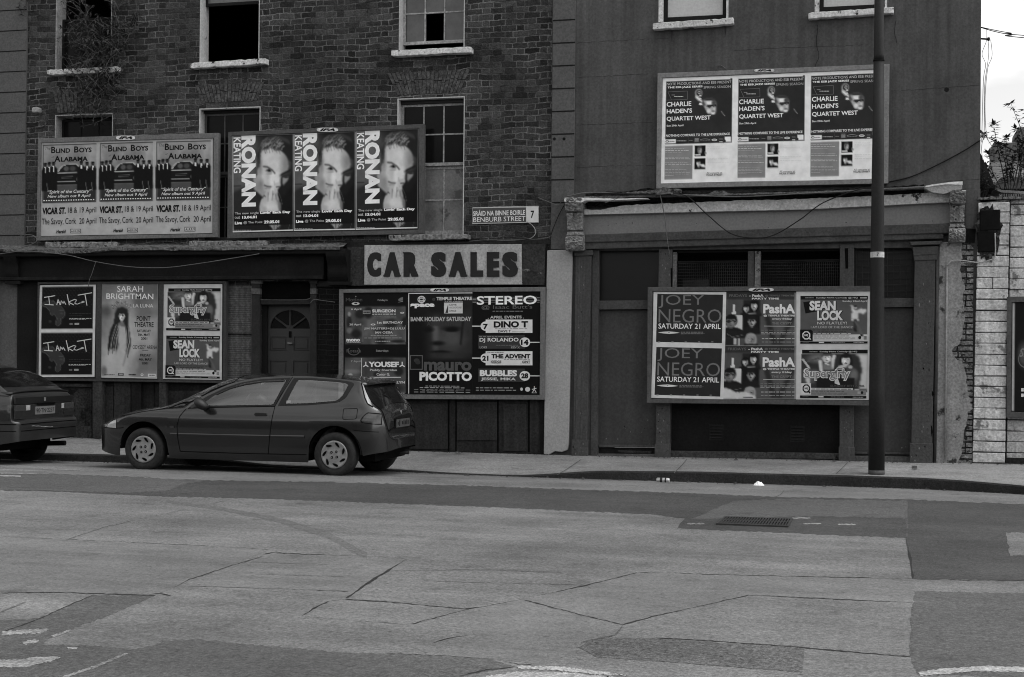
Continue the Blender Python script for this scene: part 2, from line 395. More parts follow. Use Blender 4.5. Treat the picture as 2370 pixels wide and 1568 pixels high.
def portrait(p, cu, cv, ru, rv, skin=130, hair=22, shade=.5, light=-1, long=False, coat=None, glasses=False):
    """a small printed head: shaded face, hair, eyes, nose, mouth, shoulders"""
    E = lambda x, y, a, b, v, so=.4, op=1.: p.ell(cu+x*ru, cv+y*rv, a*ru, b*rv, v, so, 0, op)
    if coat is not None: p.poly([(cu-2.2*ru, cv+2.6*rv), (cu-1.9*ru, cv+1.5*rv), (cu-.6*ru, cv+1.0*rv), (cu+.6*ru, cv+1.0*rv), (cu+1.9*ru, cv+1.5*rv), (cu+2.2*ru, cv+2.6*rv)], coat, 1)
    if long: E(0, .25, 1.35, 1.55, hair, .3)
    E(0, .95, .42, .5, skin*.62, .4); E(0, -.12, 1.12, 1.12, hair, .25); E(0, .12, .86, .95, skin, .22)
    E(-.45*light, .15, .5, .85, skin*.55, .9, shade)
    E(0, -.78, .95, .42, hair, .5); E(-.36, -.02, .20, .085, 22, .5); E(.36, -.02, .20, .085, 22, .5); E(-.36, -.2, .26, .05, hair, .6); E(.36, -.2, .26, .05, hair, .6)
    if glasses: p.line([(cu-.8*ru, cv-.02*rv), (cu+.8*ru, cv-.02*rv)], .12*rv, 14); E(-.38, .03, .3, .2, 30, .4); E(.38, .03, .3, .2, 30, .4)
    E(.08*light, .3, .10, .22, skin*1.12, .8); E(0, .42, .16, .06, skin*.5, .7); E(0, .62, .30, .075, skin*.42, .6); E(.3*light, .2, .2, .3, min(200, skin*1.2), 1.)
    if not long: E(-.98, .1, .12, .24, skin*.7, .5); E(.98, .1, .12, .24, skin*.7, .5)

class Art:
    """one flat printed or lettered sheet: corners TL TR BR BL as photo pixels on the plane y; drawn in its own u,v (or in any frame given as four corners)"""
    def __init__(s, corners, y, frame=((0, 0), (1, 0), (1, 1), (0, 1)), k=None):
        s.Hf = homog(frame, ((0, 0), (1, 0), (1, 1), (0, 1)))
        w = np.array(PX(corners, y)); s.w = w; s.y = y; s.k = k
        s.v = []; s.f = []; s.c = []; s.n = 0; s.layer = 0
        s.fs = np.array(frame, float); s.fw = np.linalg.norm(s.fs[1]-s.fs[0]); s.fh = np.linalg.norm(s.fs[3]-s.fs[0])
    def uv(s, p): return hmap(s.Hf, p)
    def _add(s, uv, faces, cols):
        uv = np.asarray(uv, float); u, v = uv[:, 0:1], uv[:, 1:2]; w = s.w
        q = w[0]*(1-u)*(1-v)+w[1]*u*(1-v)+w[2]*u*v+w[3]*(1-u)*v
        y = s.y-.0006-.00022*s.layer; s.layer += 1
        s.v += [(a, y, b) for a, b in q.tolist()]; s.f += [tuple(i+s.n for i in f) for f in faces]
        s.c += list(np.broadcast_to(np.asarray(cols, float), (len(uv),))); s.n += len(uv); return s
    def pic(s, p):
        idx = np.arange(p.nx*p.ny).reshape(p.ny, p.nx)
        f = np.stack([idx[:-1, :-1], idx[1:, :-1], idx[1:, 1:], idx[:-1, 1:]], -1).reshape(-1, 4).tolist()
        return s._add(np.c_[p.U.ravel(), p.V.ravel()], f, np.clip(p.a.ravel(), 3, 240))
    def poly(s, pts, val): return s._add(s.uv(pts), [tuple(range(len(pts)))], val)
    def rect(s, x0, y0, x1, y1, val): return s.poly([(x0, y0), (x0, y1), (x1, y1), (x1, y0)], val)
    def ell(s, cx, cy, rx, ry, val, n=28): return s.poly([(cx+rx*math.cos(-2*math.pi*i/n), cy+ry*math.sin(-2*math.pi*i/n)) for i in range(n)], val)
    def ring(s, cx, cy, rx, ry, w, val, n=32, a0=0, a1=360):
        P = []; k = n+1
        for i in range(k):
            t = R(a0+(a1-a0)*i/n); P.append((cx+rx*math.cos(t), cy+ry*math.sin(t)))
        for i in range(k):
            t = R(a0+(a1-a0)*i/n); P.append((cx+(rx-w)*math.cos(t), cy+(ry-w)*math.sin(t)))
        return s._add(s.uv(P), [(i, i+1, k+i+1, k+i) for i in range(n)], val)
    def line(s, pts, w, val):
        for (x1, y1), (x2, y2) in zip(pts[:-1], pts[1:]):
            dx, dy = x2-x1, y2-y1; l = math.hypot(dx, dy) or 1; nx, ny = -dy/l*w/2, dx/l*w/2; ex, ey = dx/l*w*.3, dy/l*w*.3
            s.poly([(x1-ex+nx, y1-ey+ny), (x2+ex+nx, y2+ey+ny), (x2+ex-nx, y2+ey-ny), (x1-ex-nx, y1-ey-ny)], val); s.layer -= 1
        s.layer += 1; return s
    def text(s, t, x0, y0, x1, y1, val, bold=0.0, shear=0.0, rot=0, tilt=None):
        """fill the box; the sheet's own tilt is used, so boxes are read at their middle"""
        v, f = text_mesh(t, bold, shear)
        if not len(v): return s
        cu, cv = s.uv([((x0+x1)/2, (y0+y1)/2)])[0]; du, dv = (x1-x0)/s.fw, (y1-y0)/s.fh
        if rot == 90: uv = np.c_[cu-du/2+v[:, 1]*du, cv-dv/2+v[:, 0]*dv]      # reads downwards
        else: uv = np.c_[cu-du/2+v[:, 0]*du, cv+dv/2-v[:, 1]*dv]
        return s._add(uv, f, val)
    def bars(s, x0, y0, x1, y1, val, h=None, rows=1, gaps=.12, seed=3):
        """lines of print too small to read"""
        rs = random.Random(seed); h = h or (y1-y0)/rows*.45
        for i in range(rows):
            y = y0+(y1-y0)*(i+.5)/rows; x = x0
            while x < x1-2e-9:
                w = (x1-x0)*rs.uniform(.05, .16); s.rect(x, y-h/2, min(x1, x+w), y+h/2, val); s.layer -= 1; x += w+(x1-x0)*.02*(1+rs.random()*gaps*8)
            s.layer += 1
        return s
    def build(s, name, parent=None, label=None, mat_=None):
        me = bpy.data.meshes.new(name); me.from_pydata(s.v, [], s.f); me.materials.append(mat_ or M_PRINT)
        ca = me.color_attributes.new('ink', 'FLOAT_COLOR', 'POINT')
        g = np.array([alb(c, s.k) for c in s.c], np.float32); ca.data.foreach_set('color', np.stack([g, g, g, np.ones_like(g)], -1).ravel())
        # all faces look at the street
        bm = bmesh.new(); bm.from_mesh(me)
        bm.normal_update()
        fl = [q for q in bm.faces if q.normal.y > 0]
        if fl: bmesh.ops.reverse_faces(bm, faces=fl)
        bm.to_mesh(me); bm.free(); me.update()
        o = bpy.data.objects.new(name, me); col.objects.link(o); place(o, parent)
        if label: o['label'] = label
        return o
# ================================================================== GROUND
def lerp_tab(t, x):
    if x <= t[0][0]: return t[0][1]
    for (a, b), (c, d) in zip(t[:-1], t[1:]):
        if x <= c:
            w = (x-a)/(c-a); w = w*w*(3-2*w); return b+(d-b)*w
    return t[-1][1]
KERB_Y = [(-40, -1.9), (-14, -1.6), (-12.2, -1.52), (-10.9, -1.38), (-9, -1.40), (-6.5, -1.5), (-5.2, -1.80), (-4.2, -1.87), (-3, -1.84), (-1.6, -1.78), (-.2, -1.70), (.5, -1.74), (1.0, -1.95), (1.45, -2.2), (1.9, -2.45), (3.2, -2.9), (40, -3.0)]
KERB_Z = [(-40, .03), (-9.4, .03), (-8.0, -.045), (-4.75, -.045), (-3.2, .055), (-2.2, .07), (1.0, .07), (2, .055), (40, .05)]
WALL_Z = [(-40, .19), (-13, .185), (-11, .17), (-6.5, .11), (-4, .113), (0, .135), (1.4, .154), (40, .16)]
def kerb_y(x): return lerp_tab(KERB_Y, x)
def road_z(x, y): return 0.0 if y < -3.1 else -.045*min(y+3.1, 1.75)

def road_mat(name, v, grain=.25, blot=.12, speck=.0, rough=.85, dark=.35):
    m = bpy.data.materials.new(name); m.use_nodes = True
    nt = m.node_tree; N = nt.nodes; L = nt.links; b = N['Principled BSDF']; a = alb(v, KG)
    tc = N.new('ShaderNodeTexCoord'); g = tc.outputs['Object']
    def nz(sc, det=3, ro=.6, st=None):
        n = N.new('ShaderNodeTexNoise'); n.inputs['Scale'].default_value = sc; n.inputs['Detail'].default_value = det; n.inputs['Roughness'].default_value = ro
        if st:
            q = N.new('ShaderNodeMapping'); q.inputs['Scale'].default_value = st; L.new(g, q.inputs['Vector']); L.new(q.outputs['Vector'], n.inputs['Vector'])
        else: L.new(g, n.inputs['Vector'])
        return n.outputs['Fac']
    def mp(src, lo, hi, a0=.3, a1=.7):
        r = N.new('ShaderNodeMapRange'); r.inputs['From Min'].default_value = a0; r.inputs['From Max'].default_value = a1; r.inputs['To Min'].default_value = lo; r.inputs['To Max'].default_value = hi
        L.new(src, r.inputs['Value']); return r.outputs['Result']
    def mul(x, y):
        q = N.new('ShaderNodeMath'); q.operation = 'MULTIPLY'
        for i, s in enumerate((x, y)):
            if isinstance(s, (int, float)): q.inputs[i].default_value = s
            else: L.new(s, q.inputs[i])
        return q.outputs[0]
    val = mul(mp(nz(.9, 5), 1-blot, 1+blot), a)
    val = mul(val, mp(nz(14, 2), 1-grain*.7, 1+grain*.7))
    val = mul(val, mp(nz(42, 1), 1-grain*1.3, 1+grain*1.3))
    val = mul(val, mp(nz(110, 1), 1-grain*1.2, 1+grain*1.2))
    val = mul(val, mp(nz(1.0, 4, .6, (.25, 2.2, 1)), 1-blot*.8, 1+blot*.8))     # faint wear along the traffic
    if speck:       # exposed aggregate: dark and pale chips
        vo = N.new('ShaderNodeTexVoronoi'); vo.inputs['Scale'].default_value = 9; L.new(g, vo.inputs['Vector'])
        val = mul(val, mp(vo.outputs['Distance'], 1-dark*1.5, 1, .05, .13))
        v3 = N.new('ShaderNodeTexVoronoi'); v3.inputs['Scale'].default_value = 23; L.new(g, v3.inputs['Vector'])
        val = mul(val, mp(v3.outputs['Distance'], 1-dark, 1, .06, .18))
        v2 = N.new('ShaderNodeTexVoronoi'); v2.inputs['Scale'].default_value = 48; L.new(g, v2.inputs['Vector'])
        val = mul(val, mp(v2.outputs['Distance'], 1+speck, 1, .08, .2))
    # oil and water stains
    val = mul(val, mp(nz(2.7, 6, .7), .74, 1, .32, .45))
    val = mul(val, mp(nz(.33, 4, .55), .90, 1.09, .36, .62))
    cc = N.new('ShaderNodeCombineColor')
    for i in range(3): L.new(val, cc.inputs[i])
    L.new(cc.outputs[0], b.inputs['Base Color']); b.inputs['Roughness'].default_value = rough; b.inputs['Specular IOR Level'].default_value = .25
    bp = N.new('ShaderNodeBump'); bp.inputs['Distance'].default_value = .006; bp.inputs['Strength'].default_value = .7
    L.new(nz(70, 3), bp.inputs['Height']); L.new(bp.outputs['Normal'], b.inputs['Normal'])
    return m
M_ROAD = road_mat('road_concrete', 123, .22, .24, .25)
M_CHAN = road_mat('road_channel', 126, .14, .12, .0)
M_ASPH = road_mat('asphalt_dark', 78, .24, .18, .35)
M_ASPH2 = road_mat('asphalt_patch', 97, .24, .12, .2)
M_ROUGH = road_mat('asphalt_rough', 100, .34, .22, .3, dark=.62)
M_SLAB = road_mat('concrete_smooth', 121, .16, .22, .10)
M_PAVE = road_mat('pavement_concrete', 146, .18, .22, .06)
M_CRACK = road_mat('crack_filler', 50, .3, .3, .0)
M_FAINT = road_mat('joint_filler', 92, .3, .3, .0)
M_STAIN = road_mat('tyre_stain', 110, .2, .1, .25)
M_WHITE = road_mat('road_paint', 176, .25, .2, .0)
M_WORN = road_mat('road_paint_worn', 150, .3, .25, .0)
M_KERB = road_mat('kerb_granite_face', 50, .25, .3, .0)
M_KTOP = road_mat('kerb_granite_top', 138, .2, .15, .0)
M_IRON = mat('cast_iron', 0, abs_=.03, amt=.3, rough=.55, spec=.4, bump=.002)
M_EARTH = road_mat('far_ground', 95, .2, .3)

MB().quad((-900, -900, -.3), (900, -900, -.3), (900, 900, -.3), (-900, 900, -.3)).build('ground', M_EARTH)['kind'] = 'structure'

# road sheet: fine near the kerb, follows the cross-fall to the gutter
xs = [-60, -40, -25, -18]+[-16+.25*i for i in range(80)]+[6, 10, 20, 40, 60]
P = []
for x in xs:
    ky = kerb_y(x); row = [(x, y, 0.0) for y in (-70, -40, -19.8, -12, -6, -4)]
    for k in range(9):
        y = -3.1+(ky+.02+3.1)*k/8; row.append((x, y, road_z(x, y)))
    P.append(row)
road = MB().grid(P).build('road', M_ROAD); road['kind'] = 'structure'

# pavement from the kerb to the walls
P = []
for x in xs:
    ky = kerb_y(x)+.13; kz = lerp_tab(KERB_Z, x); wz = lerp_tab(WALL_Z, x)
    P.append([(x, ky+(.6-ky)*k/10, kz+(wz-kz)*min(1, (ky+(.6-ky)*k/10-ky)/(-ky))) for k in range(11)])
pav = MB().grid(P).build('pavement', M_PAVE); pav['kind'] = 'structure'
# kerb stones
kb = MB(); rnd = random.Random(3)
kx = [-30+.25*i for i in range(200)]
def kprof(x):
    y = kerb_y(x); zt = lerp_tab(KERB_Z, x)+.006; zb = road_z(x, y)-.12
    return [(x, y-.012, zb), (x, y, zt-.02), (x, y+.018, zt), (x, y+.15, zt+.002), (x, y+.15, zb)]
for a, b in zip(kx[:-1], kx[1:]):
    p, q = kprof(a), kprof(b)
    for i in range(4): kb.quad(p[i], q[i], q[i+1], p[i+1], m=0 if i < 2 else 1)
kerb = kb.build('kerb', [M_KERB, M_KTOP]); kerb['kind'] = 'structure'

# patches, joints and markings lie on the road a few millimetres up
def on_road(pts, lift):
    o = []
    for px, py in pts:
        x, y = gz(px, py, 0)
        if y > -3.1:
            for _ in range(6): x, y = gz(px, py, road_z(x, y))
        o.append((x, y, road_z(x, y)+lift*.22))
    return o
def ragged(pts, amp, n, seed=1):
    """roughen an outline between photo points"""
    rs = random.Random(seed); out = []
    for (a, b), (c, d) in zip(pts, pts[1:]+pts[:1]):
        L_ = math.hypot(c-a, d-b); k = max(1, int(L_/(n*.6)))
        for i in range(k):
            t = i/k; out.append((a+(c-a)*t+rs.uniform(-amp, amp)*2.2*(i > 0), b+(d-b)*t+rs.uniform(-amp, amp)*1.25*(i > 0)))
    return out
def patch(name, pts, m, lift=.004, amp=1.2, n=14, seed=1):
    pts = [(a-520, b-9) if a == 0 else (a+560, b+15) if a == 2370 else (a, b) for a, b in pts]      # surfaces run on past the picture
    p = on_road(ragged(pts, amp, n, seed), lift); mb = MB(); mb.quad(*p); o = mb.build(name, m, road, fix=False)
    bm = bmesh.new(); bm.from_mesh(o.data); bmesh.ops.triangulate(bm, faces=bm.faces, ngon_method='EAR_CLIP'); bmesh.ops.recalc_face_normals(bm, faces=bm.faces)
    fl = [f for f in bm.faces if f.normal.z < 0]; bmesh.ops.reverse_faces(bm, faces=fl) if fl else None
    bm.to_mesh(o.data); bm.free(); return o
def crack(pts, w=.022, m=None, lift=.008, amp=1.3, n=9, seed=1, name='joint'):
    rs = random.Random(seed); q = []
    for (a, b), (c, d) in zip(pts[:-1], pts[1:]):
        k = max(1, int(math.hypot(c-a, d-b)/n))
        for i in range(k): q.append((a+(c-a)*i/k+rs.uniform(-amp, amp), b+(d-b)*i/k+rs.uniform(-amp, amp)*.45))
    q.append(pts[-1]); P = [Vector(p) for p in on_road(q, lift)]; mb = MB(); A = []
    for i, p in enumerate(P):
        t = (P[min(i+1, len(P)-1)]-P[max(i-1, 0)]).normalized(); nrm = Vector((-t.y, t.x, 0)); ww = w*rs.uniform(.35, 1.3)*(.3 if i in (0, len(P)-1) else 1)*max(.12, min(1.25, .75+1.5*mnoise.noise(Vector((p.x*1.7, p.y*1.7, seed)))))/2
        A.append([p+nrm*ww, p-nrm*ww])
    return mb.grid(A).build(name, m or M_CRACK, road, fix=False)

# wide dark asphalt band and its relatives
patch('channel', [(0, 1080), (374, 1096), (806, 1106), (1200, 1110), (1564, 1122), (1900, 1133), (2120, 1142), (2240, 1150), (2240, 1163), (2089, 1156), (1805, 1151), (1564, 1141), (1064, 1124), (758, 1116), (476, 1112), (380, 1106), (130, 1098), (0, 1100)], M_CHAN, .003, .8, 20)
patch('asphalt_band', [(0, 1100), (130, 1098), (300, 1104), (476, 1112.5), (758, 1116), (1064, 1124), (1564, 1141), (1805, 1151), (2089, 1156), (2240, 1163), (2370, 1168), (2370, 1342), (2114, 1340), (2107, 1306), (2096, 1246), (1841, 1235), (1567, 1224), (1585, 1201), (1517, 1192), (1200, 1177), (806, 1162), (560, 1154), (340, 1149), (150, 1139), (0, 1132)], M_ASPH, .004, 1.0, 12, 4)
patch('asphalt_repair', [(0, 1101), (130, 1099), (300, 1105), (476, 1113), (420, 1122), (385, 1136), (300, 1141), (120, 1136), (0, 1131)], M_ASPH2, .007, 1.0, 12, 4)
patch('asphalt_repair', [(1600, 1202), (1900, 1196), (2100, 1200), (2100, 1160), (1850, 1155), (1700, 1160)], M_ASPH2, .007, 1.5, 14, 6)
patch('concrete_patch', [(2328, 1233), (2370, 1229), (2370, 1287), (2338, 1287), (2334, 1262)], M_ROAD, .008, 1.2, 8, 5)
patch('asphalt_patch', [(2116, 1369), (2245, 1371), (2370, 1373), (2370, 1566), (2124, 1562), (2114, 1547), (2107, 1518), (2112, 1440)], M_ASPH2, .004, 1.5, 10, 8)
patch('asphalt_rough_patch', [(1340, 1500), (1362, 1484), (1400, 1476), (1517, 1478), (1600, 1485), (1700, 1491), (1862, 1500), (1857, 1557), (1700, 1545), (1517, 1531), (1380, 1522)], M_ROUGH, .0075, .5, 30, 9)
patch('asphalt_patch', [(0, 1466), (90, 1432), (160, 1402), (217, 1378), (290, 1380), (360, 1379), (330, 1392), (289, 1410), (240, 1430), (163, 1458), (110, 1482), (95, 1493), (190, 1494), (316, 1503), (384, 1485), (440, 1481), (503, 1483), (524, 1488), (640, 1497), (806, 1512), (900, 1513), (1000, 1519), (1132, 1526), (1193, 1543), (1120, 1556), (1064, 1568), (900, 1578), (0, 1578)], M_ASPH2, .004, 1.5, 10, 10)
patch('concrete_slab', [(1200, 1391), (1350, 1360), (1475, 1327), (1661, 1331), (2111, 1341), (2114, 1395), (1877, 1385), (1733, 1378), (1625, 1403), (1517, 1426), (1442, 1447)], M_SLAB, .003, .5, 20, 11)
patch('concrete_slab', [(0, 1244), (150, 1249), (550, 1268), (625, 1273), (500, 1322), (360, 1378), (137, 1372), (0, 1373)], M_SLAB, .003, .5, 20, 12)
patch('concrete_slab', [(640, 1283), (806, 1288), (942, 1295), (860, 1346), (801, 1385), (600, 1362), (420, 1357)], M_SLAB, .003, .5, 20, 13)
patch('concrete_slab', [(1075, 1413), (1200, 1390), (1440, 1447), (1428, 1470), (1345, 1490), (1330, 1515), (1250, 1538), (1150, 1526), (1010, 1520), (1100, 1475)], M_SLAB, .0035, .8, 20, 14)
# tyre sweep
def sweep(pts, w, lift, seed):
    a = [(x, y-w*(.3+.7*i/(len(pts)-1))) for i, (x, y) in enumerate(pts)]; b = [(x, y+w*(.3+.7*i/(len(pts)-1))) for i, (x, y) in enumerate(pts)]
    patch('tyre_mark', a+b[::-1], M_STAIN, lift, .8, 14, seed)
sweep([(385, 1161), (510, 1178), (640, 1203), (760, 1240), (850, 1288)], 9, .0055, 2)
sweep([(900, 1322), (1150, 1318), (1300, 1325)], 3, .0055, 3)
# joints and cracks
CK = [([(5, 1243), (150, 1249), (350, 1258), (550, 1268), (625, 1273)], .020, 0), ([(640, 1281), (806, 1287), (942, 1294)], .028, 0), ([(942, 1294), (860, 1345), (830, 1366), (801, 1385)], .030, 0),
      ([(160, 1248), (238, 1222), (330, 1200), (425, 1181)], .016, 1), ([(468, 1172), (520, 1160)], .014, 1), ([(0, 1373), (137, 1372), (260, 1376), (360, 1379)], .032, 0), ([(420, 1357), (600, 1362), (806, 1370)], .022, 0),
      ([(400, 1362), (440, 1342), (530, 1312), (612, 1287)], .020, 0), ([(560, 1302), (690, 1305), (860, 1310)], .012, 1), ([(520, 1328), (806, 1336)], .010, 1),
      ([(700, 1426), (735, 1404), (760, 1393), (806, 1386)], .026, 0), ([(705, 1428), (806, 1436), (944, 1446)], .020, 0), ([(799, 1388), (888, 1393), (983, 1402), (1075, 1410), (1112, 1406)], .034, 0),
      ([(944, 1445), (963, 1444), (978, 1438), (996, 1434)], .030, 0), ([(996, 1434), (1074, 1413), (1200, 1390), (1364, 1354), (1475, 1326)], .022, 0), ([(1475, 1326), (1564, 1327), (1661, 1331), (1900, 1336), (2111, 1340)], .026, 0),
      ([(2114, 1341), (2240, 1344), (2370, 1344)], .020, 0), ([(1214, 1390), (1330, 1420), (1442, 1447)], .026, 0), ([(1442, 1447), (1517, 1426), (1625, 1403), (1733, 1378)], .020, 0), ([(1733, 1378), (1877, 1385), (2000, 1391), (2114, 1396)], .030, 0),
      ([(1517, 1477), (1640, 1484), (1823, 1497), (1960, 1509), (2107, 1521)], .036, 0), ([(928, 1315), (1200, 1323), (1470, 1328)], .010, 1), ([(969, 1345), (1150, 1350), (1353, 1355)], .014, 1), ([(1003, 1488), (1040, 1478), (1085, 1471)], .022, 0),
      ([(1149, 1527), (1200, 1538), (1248, 1540)], .03, 0), ([(806, 1512), (900, 1514), (1020, 1518), (1132, 1526)], .016, 0), ([(1064, 1566), (1120, 1552), (1190, 1545)], .022, 0), ([(0, 1418), (30, 1406), (60, 1394)], .016, 1),
      ([(217, 1378), (150, 1406), (90, 1434), (5, 1464)], .018, 0), ([(345, 1377), (372, 1374), (395, 1380)], .03, 0), ([(610, 1284), (640, 1278), (660, 1283)], .035, 0), ([(2114, 1341), (2108, 1300), (2098, 1250)], .02, 0),
      ([(1442, 1449), (1425, 1470), (1345, 1488)], .028, 1), ([(2112, 1400), (2110, 1470), (2107, 1518)], .028, 1), ([(1560, 1190), (1700, 1176), (1950, 1184), (2100, 1188)], .012, 1), ([(2090, 1157), (2098, 1205), (2100, 1245)], .022, 1), ([(2100, 1216), (2230, 1220), (2370, 1224)], .014, 1), ([(1790, 1152), (1805, 1146), (1815, 1136)], .02, 1),
      ([(480, 1112), (425, 1122), (385, 1137), (300, 1142)], .022, 1), ([(0, 1132), (100, 1137), (300, 1146)], .05, 1)]
for i, (p, w, k) in enumerate(CK): crack(p, w*(.72 if not k else .9), M_FAINT if k else M_CRACK, .008+.0004*(i % 5), 1.3, 8, i)
# paint
def paint(pts, m=M_WHITE, lift=.010, amp=1.2, n=8, seed=1): return patch('road_marking', pts, m, lift, amp, n, seed)
paint([(0, 1086), (60, 1088), (122, 1091), (122, 1093), (60, 1091), (0, 1089)], M_WORN, .010, .3)
paint([(0, 1096), (86, 1096), (86, 1098), (0, 1098.5)], M_WORN, .010, .3)
paint([(0, 1101), (48, 1101.5), (48, 1104), (0, 1104.5)], M_WHITE, .010, .3)
paint([(100, 1085), (232, 1090), (232, 1091.5), (100, 1087)], M_WORN, .010, .3)
paint([(0, 1541), (45, 1528), (85, 1521), (141, 1522), (120, 1531), (60, 1545), (0, 1562)], M_WHITE, .010, 1.2, 7, 3)
paint([(5, 1463), (60, 1458), (118, 1457), (100, 1465), (50, 1470), (3, 1471)], M_WORN, .010, 1.5, 6, 4)
paint([(45, 1490), (70, 1482), (90, 1482), (82, 1489), (60, 1494)], M_WORN, .010, 1.5, 5, 5)
paint([(155, 1499), (180, 1499), (178, 1503), (158, 1503)], M_WHITE, .010, .7, 5, 6)
paint([(118, 1473), (163, 1458), (166, 1461), (125, 1476)], M_WORN, .010, .8, 5, 7)
paint([(143, 1568), (220, 1541), (292, 1512), (297, 1515), (228, 1544), (160, 1568)], M_WORN, .010, 1.0, 7, 8)
paint([(1197, 1543), (1290, 1544), (1400, 1556), (1455, 1566), (1380, 1562), (1290, 1553), (1200, 1549)], M_WHITE, .010, 1.3, 6, 9)
paint([(1125, 1566), (1200, 1556), (1330, 1559), (1420, 1568), (1330, 1573), (1120, 1573)], M_WHITE, .010, 1.6, 6, 10)
paint([(2125, 1557), (2180, 1549), (2280, 1543), (2370, 1543), (2370, 1553), (2260, 1555), (2130, 1566)], M_WHITE, .012, 1.0, 8, 11)
for i, (x, y) in enumerate(((1880, 1213), (1855, 1200), (1610, 1213), (1960, 1215))): paint([(x-22, y-1), (x+18, y-1.5), (x+22, y+1), (x-18, y+1.5)], M_WORN, .011, .8, 6, 20+i)

# gully grate set in the road
gc = on_road([(1657, 1215.6), (1677, 1198.7), (1835, 1203.7), (1825, 1221.7)], .0)
A, B_, C_, D_ = [Vector(p) for p in gc]
g = MB(); 
def gp(u, v): return A*(1-u)*(1-v)+D_*u*(1-v)+C_*u*v+B_*(1-u)*v
def gbar(u0, u1, v0, v1, zt=.016, zb=-.0): 
    q = [gp(u0, v0), gp(u1, v0), gp(u1, v1), gp(u0, v1)]; n = len(g.v)
    g.v += [(p.x, p.y, zt) for p in q]+[(p.x, p.y, zb) for p in q]
    for f in ((0, 1, 2, 3), (0, 4, 5, 1), (1, 5, 6, 2), (2, 6, 7, 3), (3, 7, 4, 0)): g.f.append(tuple(n+i for i in f)); g.m.append(0)
gbar(0, 1, 0, .09); gbar(0, 1, .91, 1); gbar(0, .03, .09, .91); gbar(.97, 1, .09, .91)
for i in range(23): u = .045+i*.0405; gbar(u, u+.017, .09, .47); gbar(u, u+.017, .53, .91)
gbar(.03, .97, .47, .53)
gt = g.build('gully_grate', M_IRON); tag(gt, 'rectangular cast iron gully grate set in the dark asphalt band', 'drain grate')
MB().quad(*[(p.x, p.y, .0045) for p in (A, D_, C_, B_)]).build('pit', mat('pit_black', 0, abs_=.004), gt)
# worn surface boxes in the pavement
for i, (q, lb) in enumerate((([(2110, 1077), (2122, 1077), (2124, 1089), (2112, 1089)], 'small ribbed iron cover in the pavement nearest the lamp post'), ([(2230, 1076), (2242, 1076), (2245, 1090), (2233, 1090)], 'small ribbed iron cover in the pavement before the white brick wall'))):
    z = .1; mb = MB(); pts = [gz(a, b, z) for a, b in q]
    a, b, c, d = [Vector((x, y, z+.022)) for x, y in pts]
    for k in range(5):
        t0, t1 = k/5, k/5+.11; mb.quad(a+(b-a)*t0, a+(b-a)*t1, d+(c-d)*t1, d+(c-d)*t0)
    o = mb.build('pavement_cover', M_IRON); tag(o, lb, 'cover')
for i, (x0, y0, x1, y1) in enumerate(((1182, 1085, 1201, 1087), (1996, 1086.5, 2022, 1088.5))):
    z = .07 if i else .03; q = [gz(x0, y0, z), gz(x1, y0+.4, z), gz(x1, y1, z), gz(x0, y1-.4, z)]
    o = MB().quad(*[(a, b, z+.012) for a, b in q]).build('pavement_cover', M_IRON); tag(o, ('narrow dark iron cover in the pavement before the boarded shop doors', 'narrow dark iron cover in the pavement just left of the lamp post')[i], 'cover')
# joints across the pavement
def pave_line(pts, w=.012):
    mb = MB(); A = []; G = []
    for px, py in pts:
        z = .09
        for _ in range(5):
            x, y = gz(px, py, z); ky = kerb_y(x)+.13; kz = lerp_tab(KERB_Z, x); z = kz+(lerp_tab(WALL_Z, x)-kz)*max(0, min(1, (y-ky)/(-ky)))
        A.append(Vector((x, y, z+.005)))
    for i, p in enumerate(A):
        t = (A[min(i+1, len(A)-1)]-A[max(0, i-1)]).normalized(); n = Vector((-t.y, t.x, 0))*w/2
        G.append([p+n, p-n])
    mb.grid(G).build('joint', M_FAINT, pav, fix=False)
for q in ([(1290, 1100), (1320, 1080), (1345, 1064)], [(1760, 1093), (1900, 1096), (2008, 1099)], [(1935, 1098), (1950, 1084), (1962, 1072)], [(2050, 1098), (2160, 1098)], [(700, 1062), (600, 1057)], [(2048, 1076), (2110, 1077), (2230, 1078)], [(2122, 1091), (2232, 1092)], [(1560, 1096), (1580, 1076), (1590, 1064)]): pave_line(q)

# unseen terrace added across the street, behind the camera: it shades the low sky and shows in glass and paint
tb_ = empty('added_terrace', (0, -37, 0), 'unseen dark terrace added behind the camera to shade and reflect', 'building')
MB().box(-48, 44, -46, -37, -.2, 9.5).build('wall', mat('terrace_brick', 60, amt=.3, scale=.8, k=.9), tb_)
MB().box(-48.3, 44.3, -46.3, -36.8, 9.504, 9.9).build('parapet', mat('terrace_stone', 100, k=.9), tb_)
w0 = MB().box(-.5, .5, -37, -36.96, 1.0, 2.7).build('window', mat('terrace_glass', 20, rough=.15, spec=.5), tb_)
for i in range(18):
    for j in range(3):
        if i == j == 0: continue
        w_ = w0.copy(); col.objects.link(w_); w_.parent = tb_; w_.location = Vector(w0.location)+Vector((-44+5*i, 0, 3.0*j))
w0.location = Vector(w0.location)+Vector((-44, 0, 0))
